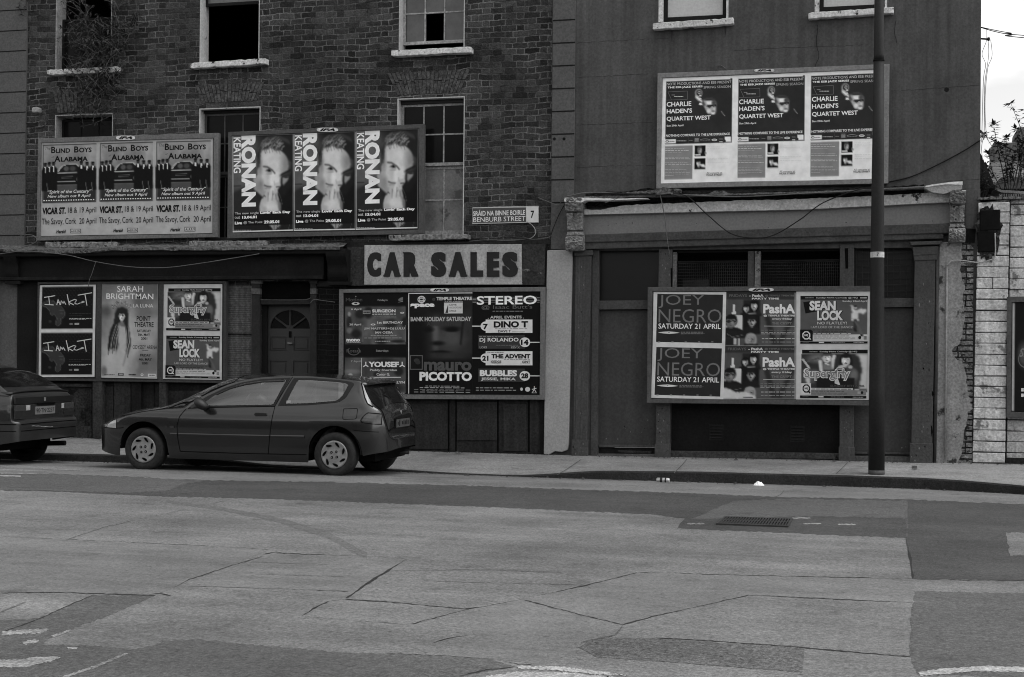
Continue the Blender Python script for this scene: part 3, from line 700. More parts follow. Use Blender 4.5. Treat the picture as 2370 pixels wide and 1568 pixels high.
# ================================================================== BUILDINGS
M_BRICK = flemish_mat('old_brick', 35, 56, 92)
M_BRICKD = brick_mat('painted_brick_dark', 17, 13, 30, stain=.3, mortar_fade=False, ms=.005, bump=.004)
M_BRICKW = brick_mat('white_brick', 160, 140, 44, stain=.16, rh=.131, bw_=1.15, ms=.0045, mortar_fade=False, dirt=(92, 3.6, .60), grain=.12, bump=.02)
M_RUBBLE = brick_mat('exposed_brick', 108, 70, 40, stain=.5, ms=.010, mortar_fade=False, bump=.03, dirt=(40, 4.5, .52), grain=.4)
M_ARCH = mat('arch_brick', 58, amt=.45, scale=9, fine=.3, fscale=50, rough=.9, spec=.2, bump=.012, bscale=26)
M_RENDL = mat('grey_render_left', 68, amt=.10, scale=1.2, fine=.12, fscale=70, rough=.9, spec=.2, bump=.002, bscale=50)
M_REND = mat('grey_render', 60, amt=.26, scale=.9, fine=.10, fscale=60, rough=.9, spec=.2, bump=.002, bscale=50, streak=.24)
M_QUOIN = mat('quoin_render', 66, amt=.12, scale=1.5, fine=.12, fscale=60, rough=.9, spec=.2, bump=.002, bscale=50)
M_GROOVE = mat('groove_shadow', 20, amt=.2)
M_WHITEW = mat('old_white_paint', 142, amt=.14, scale=4, fine=.10, rough=.75, bump=.004, bscale=30, spots=(50, 7, .66))
M_SILL = mat('chipped_white_sill', 160, amt=.2, scale=5, fine=.15, rough=.8, bump=.014, bscale=22, spots=(34, 8, .585))
M_SILLG = mat('rough_granite_sill', 96, amt=.35, scale=12, fine=.35, fscale=40, rough=.9, bump=.018, bscale=24, spots=(30, 12, .58))
M_REVEAL = mat('dirty_white_reveal', 120, amt=.22, scale=6, fine=.15, rough=.8, bump=.004)
M_SASH = mat('weathered_sash', 120, amt=.25, scale=10, fine=.2, rough=.8)
M_SASHD = mat('dark_sash', 22, amt=.2, rough=.7)
M_DARK = mat('shop_black_paint', 17, amt=.25, scale=3, fine=.15, rough=.75, spec=.12, bump=.002)
M_DARK2 = mat('shop_black_wood', 22, amt=.35, scale=3, fine=.2, rough=.75, spec=.10, streak=.4, bump=.004)
M_DARKW = mat('dark_boards', 33, amt=.3, scale=3, fine=.2, rough=.8, spec=.10, streak=.35, bump=.003)
M_DPOST = mat('weathered_post', 42, amt=.3, scale=4, fine=.25, rough=.8, streak=.4, bump=.004)
M_FLASH = mat('lead_flashing', 70, amt=.4, scale=9, fine=.35, rough=.75, bump=.02, bscale=18, spots=(30, 7, .58))
M_LEAD = mat('pale_lead_cap', 170, amt=.15, scale=8, fine=.1, rough=.5, bump=.006)
M_GPAINT = mat('grey_shop_paint', 58, amt=.16, scale=3, fine=.12, rough=.75, spec=.12, bump=.004, streak=.16, spots=(30, 6, .66))
M_GPAINTD = mat('grey_shop_paint_old', 58, amt=.2, scale=4, fine=.15, rough=.65, spec=.10, bump=.004, streak=.12, spots=(18, 6, .66))
M_GFASC = mat('grey_fascia', 98, amt=.08, scale=2, fine=.08, rough=.75, spec=.12)
M_GDOOR = mat('grey_sheet_door', 52, amt=.16, scale=1.6, fine=.10, rough=.75, spec=.12, streak=.10)
M_PEEL = mat('peeling_moulding', 150, amt=.15, scale=5, fine=.14, rough=.8, bump=.006, spots=(40, 5, .63))
M_CORBEL = mat('corbel_plaster', 100, amt=.28, scale=9, fine=.25, rough=.85, bump=.02, bscale=16, spots=(28, 10, .60))
M_PILW = mat('pale_painted_pilaster', 126, amt=.08, scale=3, fine=.08, fscale=70, rough=.85, bump=.002, spots=(70, 3, .72))
M_PEELW = mat('peeling_render', 108, amt=.16, scale=3, fine=.16, rough=.9, bump=.008, bscale=20, streak=.12, spots=(46, 3.4, .60))
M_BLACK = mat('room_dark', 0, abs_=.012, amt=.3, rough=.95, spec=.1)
M_VOID = mat('void_black', 0, abs_=.004, amt=.2, rough=.95, spec=.05)
M_SLATE = brick_mat('roof_slates', 92, 80, 50, stain=.2, bw_=.3, rh=.13, ms=.012, mortar_fade=False, bump=.01)
M_CHIM = mat('chimney_render', 92, amt=.15, scale=4, fine=.15, rough=.9)
M_WIRE = mat('thin_wire_mesh', 26, amt=.3, rough=.6)
M_BOARDG = mat('grey_backing_board', 96, amt=.2, scale=4, fine=.2, rough=.85, streak=.15)

def glass_mat(name, v, rough=.06, spec=1.0, blot=.3, scale=2.0):
    m = mat(name, v, amt=blot, scale=scale, fine=.05, rough=rough, spec=spec); return m
M_PANE = glass_mat('dirty_glass', 16, .15, .06)
M_PANED = glass_mat('dusty_glass', 66, .25, .5, .25, 3)
M_PANEL = glass_mat('pale_glass', 138, .12, .6, .10, 1.2)  # pane glass in a pale grey tone

TOP = 9.6
Xl = at(62, 300)[0]; Xm = at(1277, 300)[0]; Xr = at(2269.5, 230)[0]

def fan_arch(px0, px1, y0, y1, parent, n=17, splay=.16, seed=1):
    """flat arch of upright bricks fanning out over a window"""
    x0, z1 = at(px0, y0); x1, _ = at(px1, y0); _, z0 = at(px0, y1); rs = random.Random(seed); mb = MB(); c = (x0+x1)/2; wdt = (x1-x0)
    for i in range(n):
        t0, t1 = i/n, (i+1)/n-.16/n
        b0, b1 = x0+splay+(wdt-2*splay)*t0, x0+splay+(wdt-2*splay)*t1; a0, a1 = x0+wdt*t0, x0+wdt*t1
        zm = z0+(z1-z0)*rs.choice((.45, .55, .62)); f = -.006-.006*rs.random()
        k = (zm-z0)/(z1-z0); m0, m1 = b0+(a0-b0)*k, b1+(a1-b1)*k; g = .006
        mb.prism([(b0, z0+rs.uniform(0, .01)), (b1, z0+rs.uniform(0, .01)), (m1, zm-g), (m0, zm-g)], f, .02); f = -.006-.008*rs.random()
        mb.prism([(m0, zm+g), (m1, zm+g), (a1, z1-rs.uniform(0, .02)), (a0, z1-rs.uniform(0, .02))], f, .02)
    return mb.build('flat_arch', M_ARCH, parent)

def sill(pts, m, parent, dep=.11, seed=1):
    """chipped stone sill: front outline from the photo, edges knocked about"""
    rs = random.Random(seed); q = PX(pts, -dep); (xa, za), (xb, zb), (xc, zc), (xd, zd) = q; n = 22; top = []; bot = []
    for i in range(n+1):
        t = i/n; e = .004 if 0 < i < n else .010
        top.append((xa+(xb-xa)*t, za+(zb-za)*t-abs(rs.gauss(0, e)))); bot.append((xd+(xc-xd)*t, zd+(zc-zd)*t+abs(rs.gauss(0, e*1.3))))
    return MB().prism(top+bot[::-1], -dep, .06).build('sill', m, parent, bevel=.01)

# ------------------------------------------------------------------ left neighbour
ne = empty('neighbour_building', (Xl-1, 0, .18), 'rendered grey building with incised block joints at the far left edge', 'building')
nb = MB(); nb.box(Xl-6, Xl, -.035, 6, .2, TOP+1); nb.build('wall', M_RENDL, ne)
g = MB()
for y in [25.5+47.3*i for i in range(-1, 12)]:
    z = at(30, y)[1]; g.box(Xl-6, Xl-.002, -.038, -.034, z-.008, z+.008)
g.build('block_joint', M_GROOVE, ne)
# ground floor of the neighbour, almost off the picture
MB().box(Xl-6, at(-3, 800)[0], -.10, -.036, .15, at(0, 570)[1]).build('shop_boarding', M_DARK, ne)

# ------------------------------------------------------------------ brick building
be = empty('brick_building', ((Xl+Xm)/2, 0, .12), 'derelict dark brick building with broken windows and black shopfront', 'building')
O = {}
O['u1'] = bb([(130, 0), (258, 160)]); O['u2'] = bb([(463.5, 0), (600, 145)]); O['u3'] = bb([(924, 0), (1075, 116)])
O['l1'] = bb([(128, 267), (258.5, 560)]); O['l2'] = bb([(461.5, 252), (600, 558)]); O['l3'] = bb([(920, 229), (1073, 545)])
hol = []
for k, (a, b, c, d) in O.items():
    if k[0] == 'u': d = c+1.75
    O[k] = (a, b, c, d); hol.append(O[k])
DX0, DX1 = at(604, 760)[0], at(719, 760)[0]; DZ1 = at(660, 652)[1]
hol.append((DX0, DX1, -.05, DZ1))
mb = wall_holes(MB(), Xl, Xm, -.05, TOP, hol, 0, .28)
mb.build('wall', M_BRICK, be)
sh = MB(); sh.box(Xl, Xm, 6, 6.2, -.05, TOP); sh.box(Xl, Xl+.2, .28, 6, -.05, TOP); sh.box(Xm-.2, Xm, .28, 6, -.05, TOP)
sh.box(Xl+.2, Xm-.2, .28, 6, at(500, 575)[1]-.3, at(500, 575)[1]); sh.box(Xl+.2, Xm-.2, .28, 6, 4.75, 5.0)
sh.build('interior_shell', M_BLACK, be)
MB().box(Xl-.1, Xm+.1, -.15, 6.3, TOP+.004, TOP+.3).build('parapet', M_BRICK, be)
fan_arch(122, 268, 208, 263, be, 15, .10, 1); fan_arch(452, 614, 196, 240, be, 17, .13, 2); fan_arch(896, 1090, 168, 222, be, 19, .17, 3)

def reveal(k, w, parent=None, left=.115, head=.02, right=.03, m=M_REVEAL):
    """painted plaster lining of the opening: thick on the left cheek, a thin line elsewhere"""
    a, b, c, d = O[k]; mb = MB()
    mb.box(a, a+.018, -.004, .26, c, d); mb.box(b-.014, b, -.004, .26, c, d); mb.box(a+.018, b-.014, -.004, .26, d-.016, d)
    return mb.build('window', m, be)
def sash(win, k, z0, z1, cols, rows, y=.14, m=M_SASH, bar=.018, st=.035, missing=(), gm=M_PANE, skew=0, name='sash'):
    a, b, _, _ = O[k]; a += .02; b -= .016; mb = MB(); y0, y1 = y, y+.035
    mb.box(a, a+st, y0, y1, z0, z1); mb.box(b-st, b, y0, y1, z0, z1); mb.box(a+st, b-st, y0, y1, z0, z0+st*1.3); mb.box(a+st, b-st, y0, y1, z1-st, z1)
    xs_ = [a+st+(b-a-2*st)*i/cols for i in range(cols+1)]; zz = [z0+st*1.3+(z1-z0-st*2.3)*j/rows for j in range(rows+1)]
    for i in range(1, cols): mb.box(xs_[i]-bar/2, xs_[i]+bar/2, y0+.002, y1-.002, zz[0], zz[-1])
    for j in range(1, rows):
        for i in range(cols): mb.box(xs_[i]+(bar/2 if i else 0), xs_[i+1]-(bar/2 if i < cols-1 else 0), y0+.003, y1-.003, zz[j]-bar/2, zz[j]+bar/2)
    mb.build(name, m, win)
    p = MB()
    for i in range(cols):
        for j in range(rows):
            if (i, j) in missing: continue
            p.box(xs_[i]+.001, xs_[i+1]-.001, y0+.014, y0+.018, zz[j]+.001, zz[j+1]-.001)
    if p.v: p.build('pane', gm, win)
# upper left, choked with weeds
w = reveal('u1', None, m=M_REVEAL); sill([(108.3, 161.5), (272, 153.5), (272, 168), (108.3, 174.5)], M_SILL, w, .11, 1)
a, b, c, d = O['u1']; sash(w, 'u1', c+.03, c+.85, 1, 1, .15, M_SASHD, gm=M_PANE)
# upper middle: lower sash gone, black room behind
w = reveal('u2', None, m=M_WHITEW); sill([(440.5, 145.5), (614.8, 134.2), (614.8, 149), (440.5, 159.5)], M_SILL, w, .12, 2)
a, b, c, d = O['u2']; z = at(530, 13, .14)[1]; sash(w, 'u2', z, d-.02, 1, 1, .14, M_SASHD, gm=M_PANED)
MB().box(a+.02, b-.016, .13, .20, c, c+.05).build('sash_rail', M_SASH, w)
# upper right: six over six with a pane missing
w = reveal('u3', None, m=M_WHITEW); sill([(904.9, 117), (1090.4, 107.2), (1090.4, 122.3), (904.9, 131.5)], M_SILL, w, .12, 3)
a, b, c, d = O['u3']; zr = at(1010, 97, .14)[1]; sash(w, 'u3', zr-.03, zr+.88, 3, 2, .14, M_SASH, bar=.020, missing=((1, 0),), gm=glass_mat('hazy_cloud_reflection', 46, .12, .4, .6, 3.2))  # hazy grey panes, cloud reflections painted into their blotches
MB().box(a+.02, b-.016, .15, .20, c+.002, c+.04).build('sash_rail', M_SASHD, w)
# lower left, top showing over the billboard
w = reveal('l1', None, m=M_REVEAL); a, b, c, d = O['l1']; sash(w, 'l1', c+.9, d-.05, 3, 2, .16, M_SASHD, gm=M_PANE); sill([(104.5, 560), (268.8, 559.5), (268.8, 574), (104.5, 574.6)], M_SILLG, w, .13, 4)
sash(w, 'l1', c+.02, c+.9, 3, 2, .20, M_SASHD, gm=M_PANE)
# lower middle
w = reveal('l2', None, m=M_WHITEW); a, b, c, d = O['l2']; zm = at(510, 405, .14)[1]
sash(w, 'l2', zm, d-.06, 3, 2, .14, mat('grey_sash', 62, amt=.2, rough=.7), gm=M_PANE); sash(w, 'l2', c+.03, zm-.002, 3, 2, .18, mat('grey_sash', 62), gm=M_PANE)
MB().box(a+.02, b-.016, .10, .20, d-.06, d-.02).build('head_rail', M_SASHD, w); sill([(437, 557.5), (616, 557), (616, 572), (437, 574)], M_SILLG, w, .13, 5)
# lower right, upper sash dark, lower sash dusty
w = reveal('l3', None, m=M_WHITEW); a, b, c, d = O['l3']; zm = at(1020, 384, .14)[1]
sash(w, 'l3', zm, d-.07, 3, 2, .14, M_SASH, gm=M_PANE, bar=.02); sash(w, 'l3', c+.03, zm-.002, 3, 2, .185, M_SASH, gm=mat('boarded_dusty_pane', 88, amt=.3, scale=2.6, rough=.35, spec=.5, spots=(48, 2.2, .60)), bar=.022, st=.045)
MB().box(a+.02, b-.016, .10, .20, d-.068, d-.02).build('head_rail', mat('brown_rail', 40), w); sill([(899, 543.5), (1083.5, 542), (1083.5, 554.5), (899, 558.5)], M_SILLG, w, .13, 6)

# --- black shopfront, left part
zc = at(400, 576)[1]; zf1 = at(400, 592, -.2)[1]; zf0 = at(400, 648, -.12)[1]
xa, xb = at(-14, 600, -.2)[0], at(793, 600, -.2)[0]
rs = random.Random(5); P = []
for i in range(61):     # broken lead and slate edge of the cornice
    x = xa+(xb-xa)*i/60; t = i/60; z = at(0+793*t, 577+4*math.sin(t*9)*(t < .4)-3*t, -.3)[1]
    dz = .05*(max(0, 1-abs(t-.26)/.16)); e = rs.uniform(-.008, .008)
    P.append([(x, .0, z+.10+e*.5), (x, -.16, z+.04+e), (x, -.31+e, z+.012+e), (x, -.315+e, z-.018-rs.random()*.014-dz*rs.random()), (x, -.28, z-.03-dz*.6)])
MB().grid(P).build('cornice_flashing', M_FLASH, be)
cb = MB(); cb.prism([(xa, zf1), (xb, zf1), (xb, zc-.02), (xa, zc-.02)], -.28, -.12); cb.build('cornice', M_DARK, be, bevel=.02)
MB().prism([(xa, zf0), (xb-.32, zf0), (xb-.32, zf1), (xa, zf1)], -.14, .0).build('fascia', M_DARK, be, bevel=.006)
MB().box(xa, xb-.32, -.18, -.141, zf0-.004, zf0+.05).build('fascia_moulding', M_DARK2, be, bevel=.01)
for x0, x1, b0 in ((755, 800, 651), (8, 36, 650)):
    X0, z1 = at(x0, 577, -.26); X1, z0 = at(x1, b0, -.26); k = MB(); n = 14; q = []
    for i in range(n+1):
        t = i/n; y = -.14-.13*(math.cos(t*math.pi*.5)**1.2)-.02*math.sin(t*math.pi*3); q.append([(X0+.01, .0, z1+(z0-z1)*t), (X0, y, z1+(z0-z1)*t), (X1, y, z1+(z0-z1)*t), (X1-.01, .0, z1+(z0-z1)*t)])
    k.grid(q); k.box(X0-.02, X1+.02, -.17, -.0, z0-.05, z0-.002); k.build('console_bracket', M_DARK, be)
# brick piers, pilasters, panels under the fascia
def slab(name, px, m, yf, yb=-.001, par=None, bevel=.004, **kw): return MB().pp(px, yf, yb).build(name, m, par or be, bevel=bevel)
slab('brick_pier', [(-20, 650), (38, 650), (37, 1010), (-20, 1008)], M_BRICKD, -.03, bevel=0)
slab('pilaster', [(40, 650), (93, 650), (91, 1012), (38, 1010)], M_DARK, -.06)
slab('wall_panel', [(93, 650), (524, 650), (524, 700), (93, 700)], M_DARK, -.015, bevel=0)
# riser under the triple hoarding: posts and boards
slab('stall_riser', [(94, 800), (523, 800), (523, 1016), (94, 1010)], M_DARK2, -.02, bevel=0)
for x0, x1, m, y in ((214, 236, M_DPOST, -.12), (264, 302, M_DARKW, -.05), (304, 326, M_DARK2, -.07), (340, 356, M_DARK2, -.04), (368, 384, M_DPOST, -.10), (500, 522, M_DARK2, -.08)): slab('post', [(x0, 880), (x1, 880), (x1, 1015), (x0, 1014)], m, y)
for k, (x0, x1, y0, y1) in enumerate(((100, 212, 900, 1000), (238, 262, 895, 1005), (388, 498, 905, 1008))): slab('riser_panel', [(x0, y0), (x1, y0), (x1, y1), (x0, y1)], mat('damp_panel', 34, amt=.4, scale=5, fine=.3, rough=.9, streak=.3, spots=(16, 3, .55)) if k == 0 else M_DARKW, -.035)
slab('panel_rail', [(98, 888), (212, 889), (212, 896), (98, 895)], M_DPOST, -.05)
slab('plinth', [(94, 985), (212, 987), (212, 1014), (94, 1012)], mat('damp_plinth', 44, amt=.35, scale=6, fine=.3, rough=.9, bump=.01), -.07)
# wire mesh panel beside the door
slab('backing_board', [(524, 662), (583, 662), (581, 1020), (522, 1020)], M_BOARDG, -.012, bevel=0)
mw = MB()
for i in range(20):
    x0 = 526+54*i/19; a = at(x0, 664, -.03); b = at(x0-1, 1010, -.03); mw.tube([(a[0], -.03, a[1]), (b[0], -.03, b[1])], .0022, 4)
for i in range(70):
    y = 664+346*i/69; a = at(525, y, -.033); b = at(581, y, -.033); mw.tube([(a[0], -.033, a[1]), (b[0], -.033, b[1])], .0022, 4)
mw.build('wire_mesh', M_WIRE, be)
slab('mesh_rail', [(524, 772), (582, 773), (582, 775), (524, 774)], M_DARK, -.045)
# doorcase
M_CASE = mat('door_case', 34, amt=.2, scale=3, fine=.15, rough=.65, spec=.10, streak=.1); M_CASEL = mat('door_case_pale', 70, amt=.25, scale=6, fine=.2, rough=.75)
for x0, x1 in ((582, 601), (718, 731)):
    slab('pilaster', [(x0, 682), (x1, 682), (x1-1.5, 1024), (x0-1.5, 1022)], M_CASE, -.075)
    slab('pilaster_capital', [(x0-.5, 668), (x1, 668), (x1, 681.5), (x0-.5, 681.5)], M_CASEL, -.085); slab('pilaster_capital', [(x0-2, 648), (x1+3, 648), (x1+3, 657), (x0-2, 657)], M_CASEL if x0 < 600 else M_CASE, -.09); slab('pilaster_block', [(x0, 657.4), (x1, 657.4), (x1, 667.6), (x0, 667.6)], M_CASE, -.07)
slab('transom_panel', [(603, 654), (718, 654), (718, 692), (603, 692)], M_VOID, .02, .06, bevel=0)
slab('transom_bar', [(603, 694), (718, 693), (718, 705), (603, 705.5)], M_CASE, -.05, .05)
slab('door_jamb', [(604, 706), (617, 706), (616, 1024), (603, 1024)], M_DARK, .03, .2); 
# the door: solid with a sunburst light
DM = mat('grey_green_door', 36, amt=.08, scale=2, fine=.08, rough=.5, spec=.4)
cx, cz = at(670.8, 761, .09); rxx = at(717, 761, .09)[0]-cx; rz = at(670.8, 718, .09)[1]-cz
dx0, dx1 = at(618, 800, .09)[0], at(719, 800, .09)[0]; dz1 = at(670, 707, .09)[1]
d_ = MB(); n = 28; arc = [(cx+rxx*math.cos(math.pi*i/n), cz+rz*math.sin(math.pi*i/n)) for i in range(n+1)]
for (x1_, z1_), (x2_, z2_) in zip(arc[:-1], arc[1:]):    # door face above the fan light
    d_.quad((x1_, .09, z1_), (x1_, .09, dz1), (x2_, .09, dz1), (x2_, .09, z2_)); d_.quad((x1_, .09, z1_), (x2_, .09, z2_), (x2_, .13, z2_), (x1_, .13, z1_))
d_.quad((dx0, .09, cz), (dx0, .09, dz1), (cx-rxx, .09, dz1), (cx-rxx, .09, cz)); d_.quad((cx+rxx, .09, cz), (cx+rxx, .09, dz1), (dx1, .09, dz1), (dx1, .09, cz)) if dx1 > cx+rxx else None
panels = [bb(rc(626, 780, 664, 812), .09), bb(rc(680, 780, 716, 812), .09), bb(rc(625, 836, 663, 930), .09), bb(rc(679, 836, 715, 930), .09)]
wall_holes(d_, dx0, dx1, .1, cz, panels, .09, .13)
door = d_.build('door', DM, be)
pm = MB()
for a, b, c, d in panels: pm.box(a+.001, b-.001, .104, .12, c+.001, d-.001); pm.box(a+.03, b-.03, .094, .1039, c+.03, d-.03)
pm.build('door_panel', DM, door, bevel=.006)
pg = MB(); pg.prism([(cx-rxx, cz)]+arc[::-1][1:-1]+[(cx+rxx, cz)], .12, .125); pg.build('fan_light', glass_mat('fan_light_glass', 12, .1, .8), door)
fb = MB()
for ang in (38, 90, 142):
    t = R(ang); ux, uz = math.cos(t), math.sin(t); px_, pz = -uz*.012, ux*.012; r0, r1 = .06, .985
    fb.prism([(cx+ux*rxx*r0+px_, cz+uz*rz*r0+pz), (cx+ux*rxx*r0-px_, cz+uz*rz*r0-pz), (cx+ux*rxx*r1-px_, cz+uz*rz*r1-pz), (cx+ux*rxx*r1+px_, cz+uz*rz*r1+pz)], .088, .119)
fb.prism([(cx+.055*math.cos(math.pi*i/10), cz+.055*math.sin(math.pi*i/10)) for i in range(11)], .084, .1188); fb.build('glazing_bar', mat('door_bar', 44, amt=.1), door)
hx, hz = at(671, 795, .06); MB().box(hx-.04, hx+.035, .05, .07, hz-.012, hz+.012).lathe([(.02, 0), (.02, -.04)], (hx+.02, .09, hz), 'Y', 12).build('door_handle', mat('brass_dull', 96, amt=.2, rough=.35, metal=.5), door, bevel=.003)
hx, hz = at(671, 774, .07); MB().box(hx-.02, hx+.02, .07, .0895, hz-.05, hz+.045).build('door_knocker', M_VOID, door, bevel=.006)
slab('brick_pier', [(731.5, 660), (786, 660), (786, 1030), (730, 1030)], M_BRICKD, -.02, bevel=0)
slab('pier_cap', [(733, 650), (800, 650), (800, 664), (733, 664)], mat('pier_cap_paint', 28, amt=.3, scale=6), -.06)

# --- shopfront under the sales board
slab('fascia_board', [(803, 572), (1262, 566), (1260, 660), (805, 662)], mat('flaking_fascia', 44, amt=.28, scale=4, fine=.25, rough=.85, bump=.004, spots=(92, 9, .64)), -.05)
slab('upper_render_band', [(793, 560), (1277, 556), (1277, 566), (793, 572)], mat('damp_band', 32, amt=.3, scale=5, fine=.2), -.02, bevel=0)
slab('fascia_shadow_line', [(805, 662), (1262, 660), (1262, 666), (805, 668)], M_VOID, -.03, bevel=0)  # black strip painted in as the shadow line under the sign panel
slab('corner_board', [(1245, 572), (1270, 572), (1262, 1056), (1250, 1056)], M_DARK, -.035)
slab('boarding', [(786, 664), (1252, 664), (1250, 1056), (784, 1048)], M_DARKW, -.018, bevel=0)
for x0, x1, y0, y1 in ((1057, 1150, 930, 1020), (950, 1036, 935, 1040), (1165, 1218, 935, 1045)): slab('board_panel', [(x0, y0), (x1, y0), (x1, y1), (x0, y1)], mat('board_panel_paint', 37, amt=.22, scale=3, fine=.2, rough=.75, streak=.2, spots=(14, 4, .70)), -.032, -.0185)
for x0, x1 in ((1036.5, 1040), (1150.5, 1154), (1222, 1226), (1054, 1056.6)): slab('board_joint', [(x0, 926), (x1, 926), (x1, 1050), (x0, 1050)], M_VOID, -.024, -.0186, bevel=0)
slab('base_board', [(940, 1043), (1250, 1048), (1250, 1058), (940, 1054)], M_DARK2, -.04)

# ------------------------------------------------------------------ rendered building on the right
re_ = empty('rendered_building', ((Xm+Xr)/2, 0, .13), 'smooth grey rendered building with a timber shopfront below', 'building')
WR1 = bb([(1525, -30), (1686, 44)]); WR2 = bb([(1886, -30), (2053, 20)]); WR1 = (WR1[0], WR1[1], WR1[2], WR1[2]+1.8); WR2 = (WR2[0], WR2[1], WR2[2], WR2[2]+1.8)
SX0 = at(1384, 800)[0]; SX1 = at(2118, 800)[0]; SZ1 = at(1750, 577)[1]
mb = wall_holes(MB(), Xm, Xr, -.05, TOP+.6, [WR1, WR2, (SX0, SX1, -.05, SZ1)], -.012, .28); mb.build('wall', M_REND, re_)
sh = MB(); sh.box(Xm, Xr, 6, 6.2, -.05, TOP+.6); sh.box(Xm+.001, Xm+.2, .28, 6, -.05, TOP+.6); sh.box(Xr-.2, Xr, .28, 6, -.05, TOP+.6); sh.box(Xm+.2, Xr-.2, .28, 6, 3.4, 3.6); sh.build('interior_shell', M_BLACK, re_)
MB().box(Xm-.05, Xr+.05, -.1, 6.3, TOP+.604, TOP+.8).build('parapet', M_REND, re_)
qx0, qx1 = at(1279, 300)[0], at(1331, 300)[0]; qz0 = at(1300, 578)[1]
MB().box(qx0, qx1, -.05, -.0122, qz0, TOP+.5).build('quoin_strip', M_QUOIN, re_, bevel=.006)
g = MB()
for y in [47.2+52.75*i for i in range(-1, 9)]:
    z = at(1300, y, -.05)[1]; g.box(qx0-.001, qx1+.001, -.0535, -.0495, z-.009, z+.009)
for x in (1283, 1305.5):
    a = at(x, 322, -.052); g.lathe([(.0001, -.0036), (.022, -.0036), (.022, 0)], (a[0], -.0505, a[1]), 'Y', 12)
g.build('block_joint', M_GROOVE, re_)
# pale painted lower pilaster with a knocked-about foot
rs = random.Random(8); q = PX([(1266.4, 580), (1326, 578), (1322, 760), (1316.5, 1030), (1314, 1042), (1300, 1047), (1285, 1045), (1270, 1053), (1258.5, 1052), (1262, 800)], -.06)
MB().prism(q, -.07, -.0125).build('pale_pilaster', M_PILW, re_, bevel=.012)
def wslab(name, px, m, yf, yb=-.0125, bevel=.004): return MB().pp(px, yf, yb).build(name, m, re_, bevel=bevel)
# pale windows
for k, (wr, so, sp_, bz) in enumerate(((WR1, 0, [(1510.6, 53), (1697.5, 40.5), (1697.5, 56.5), (1510.6, 69.5)], 44), (WR2, 1, [(1870.5, 29), (2068.5, 15.7), (2068.5, 31), (1871, 44.5)], 20))):
    a, b, c, d = wr; mb = MB(); mb.box(a, a+.06, -.014, .2, c, d); mb.box(b-.03, b, -.014, .2, c, d); wi = mb.build('window', M_SILL, re_)
    mb = MB(); f = .055; a2, b2 = a+.061, b-.031; z0 = c+.02; z1 = c+1.5; yy = .05
    mb.box(a2, a2+f, yy, .11, z0, z1); mb.box(b2-f, b2, yy, .11, z0, z1); mb.box(a2+f, b2-f, yy, .11, z0, z0+f); mb.box(a2+f, b2-f, yy, .11, z1-f, z1); mb.build('sash', M_SASHD, wi, bevel=.004)
    MB().box(a2+f+.001, b2-f-.001, .085, .09, z0+f+.001, z1-f-.001).build('pane', M_PANEL, wi); sill(sp_, M_SILL, wi, .12, 11+k)
# stains and a hole
for px, y0, y1 in ((1555, 72, 100), (1679, 60, 85)):
    wslab('damp_stain', [(px-2.5, y0), (px+2.5, y0), (px+1.5, (y0+y1)/2), (px, y1), (px-2, (y0+y1)/2)], mat('stain', 44, amt=.2), -.0134, -.0125, 0)
a = at(2191, 208, -.012); MB().lathe([(.0001, -.002), (.024, -.002), (.034, 0)], (a[0], -.0122, a[1]), 'Y', 7).build('vent_hole', M_GROOVE, re_)

# cornice and fascia
rs = random.Random(12)
def ragged_strip(name, top, bot, m, yf, yb, n=60, e0=.004, e1=.01, seed=2, parent=None, bumps=()):
    rs = random.Random(seed); T = []; Bt = []
    def pl(tab, t):
        x = tab[0][0]+(tab[-1][0]-tab[0][0])*t
        for (a, b), (c, d) in zip(tab[:-1], tab[1:]):
            if a <= x <= c: return at(x, b+(d-b)*(x-a)/(c-a), yf)
        return at(*tab[-1], yf)
    for i in range(n+1):
        t = i/n; a = pl(top, t); b = pl(bot, t); T.append((a[0], a[1]+rs.uniform(-1, 1)*e0)); Bt.append((b[0], b[1]+rs.uniform(-1, 1)*e1))
    return MB().prism(T+Bt[::-1], yf, yb).build(name, m, parent or re_)
ragged_strip('cornice_rubble', [(1355, 447), (1450, 444), (1500, 436), (1560, 440), (1640, 446), (1750, 444), (1900, 440), (2139, 428)], [(1355, 475), (1500, 470), (1800, 462), (2139, 446)], mat('rotten_cornice', 22, amt=.5, scale=8, fine=.4, rough=.9, bump=.03, bscale=14, spots=(62, 7, .62)), -.14, -.0125, 80, .012, .02, 3)
ragged_strip('cornice_debris', [(1440, 446), (1505, 441), (1535, 434), (1575, 438)], [(1440, 449), (1505, 448), (1545, 449), (1575, 446)], M_FLASH, -.24, -.10, 30, .008, .006, 9)
ragged_strip('cornice_debris', [(1640, 448), (1655, 442), (1675, 442), (1690, 449)], [(1640, 452), (1690, 452)], M_FLASH, -.20, -.10, 12, .004, .004, 4)
ragged_strip('cornice_edge', [(1352, 455), (1500, 452), (1700, 448), (1950, 441), (2139, 431)], [(1352, 460), (1500, 456), (1700, 452), (1950, 445), (2139, 436)], mat('cornice_lead', 74, amt=.35, scale=9, fine=.3, rough=.7, bump=.01), -.30, -.14, 70, .004, .004, 5)
ragged_strip('peeling_moulding', [(1352, 485), (1390, 486), (1430, 478), (1470, 474), (1560, 471), (1700, 465), (1850, 461), (2020, 454), (2197, 444)], [(1352, 497), (1600, 491), (1860, 485), (2197, 468)], M_PEEL, -.17, -.02, 90, .006, .002, 6)
wslab('fascia', [(1352, 495), (2199, 466), (2199, 519), (1352, 546)], M_GFASC, -.09, -.0125, .004)
wslab('lower_moulding', [(1352, 543.5), (2199, 517), (2199, 540), (1352, 562)], M_GPAINTD, -.125, -.02, .012)
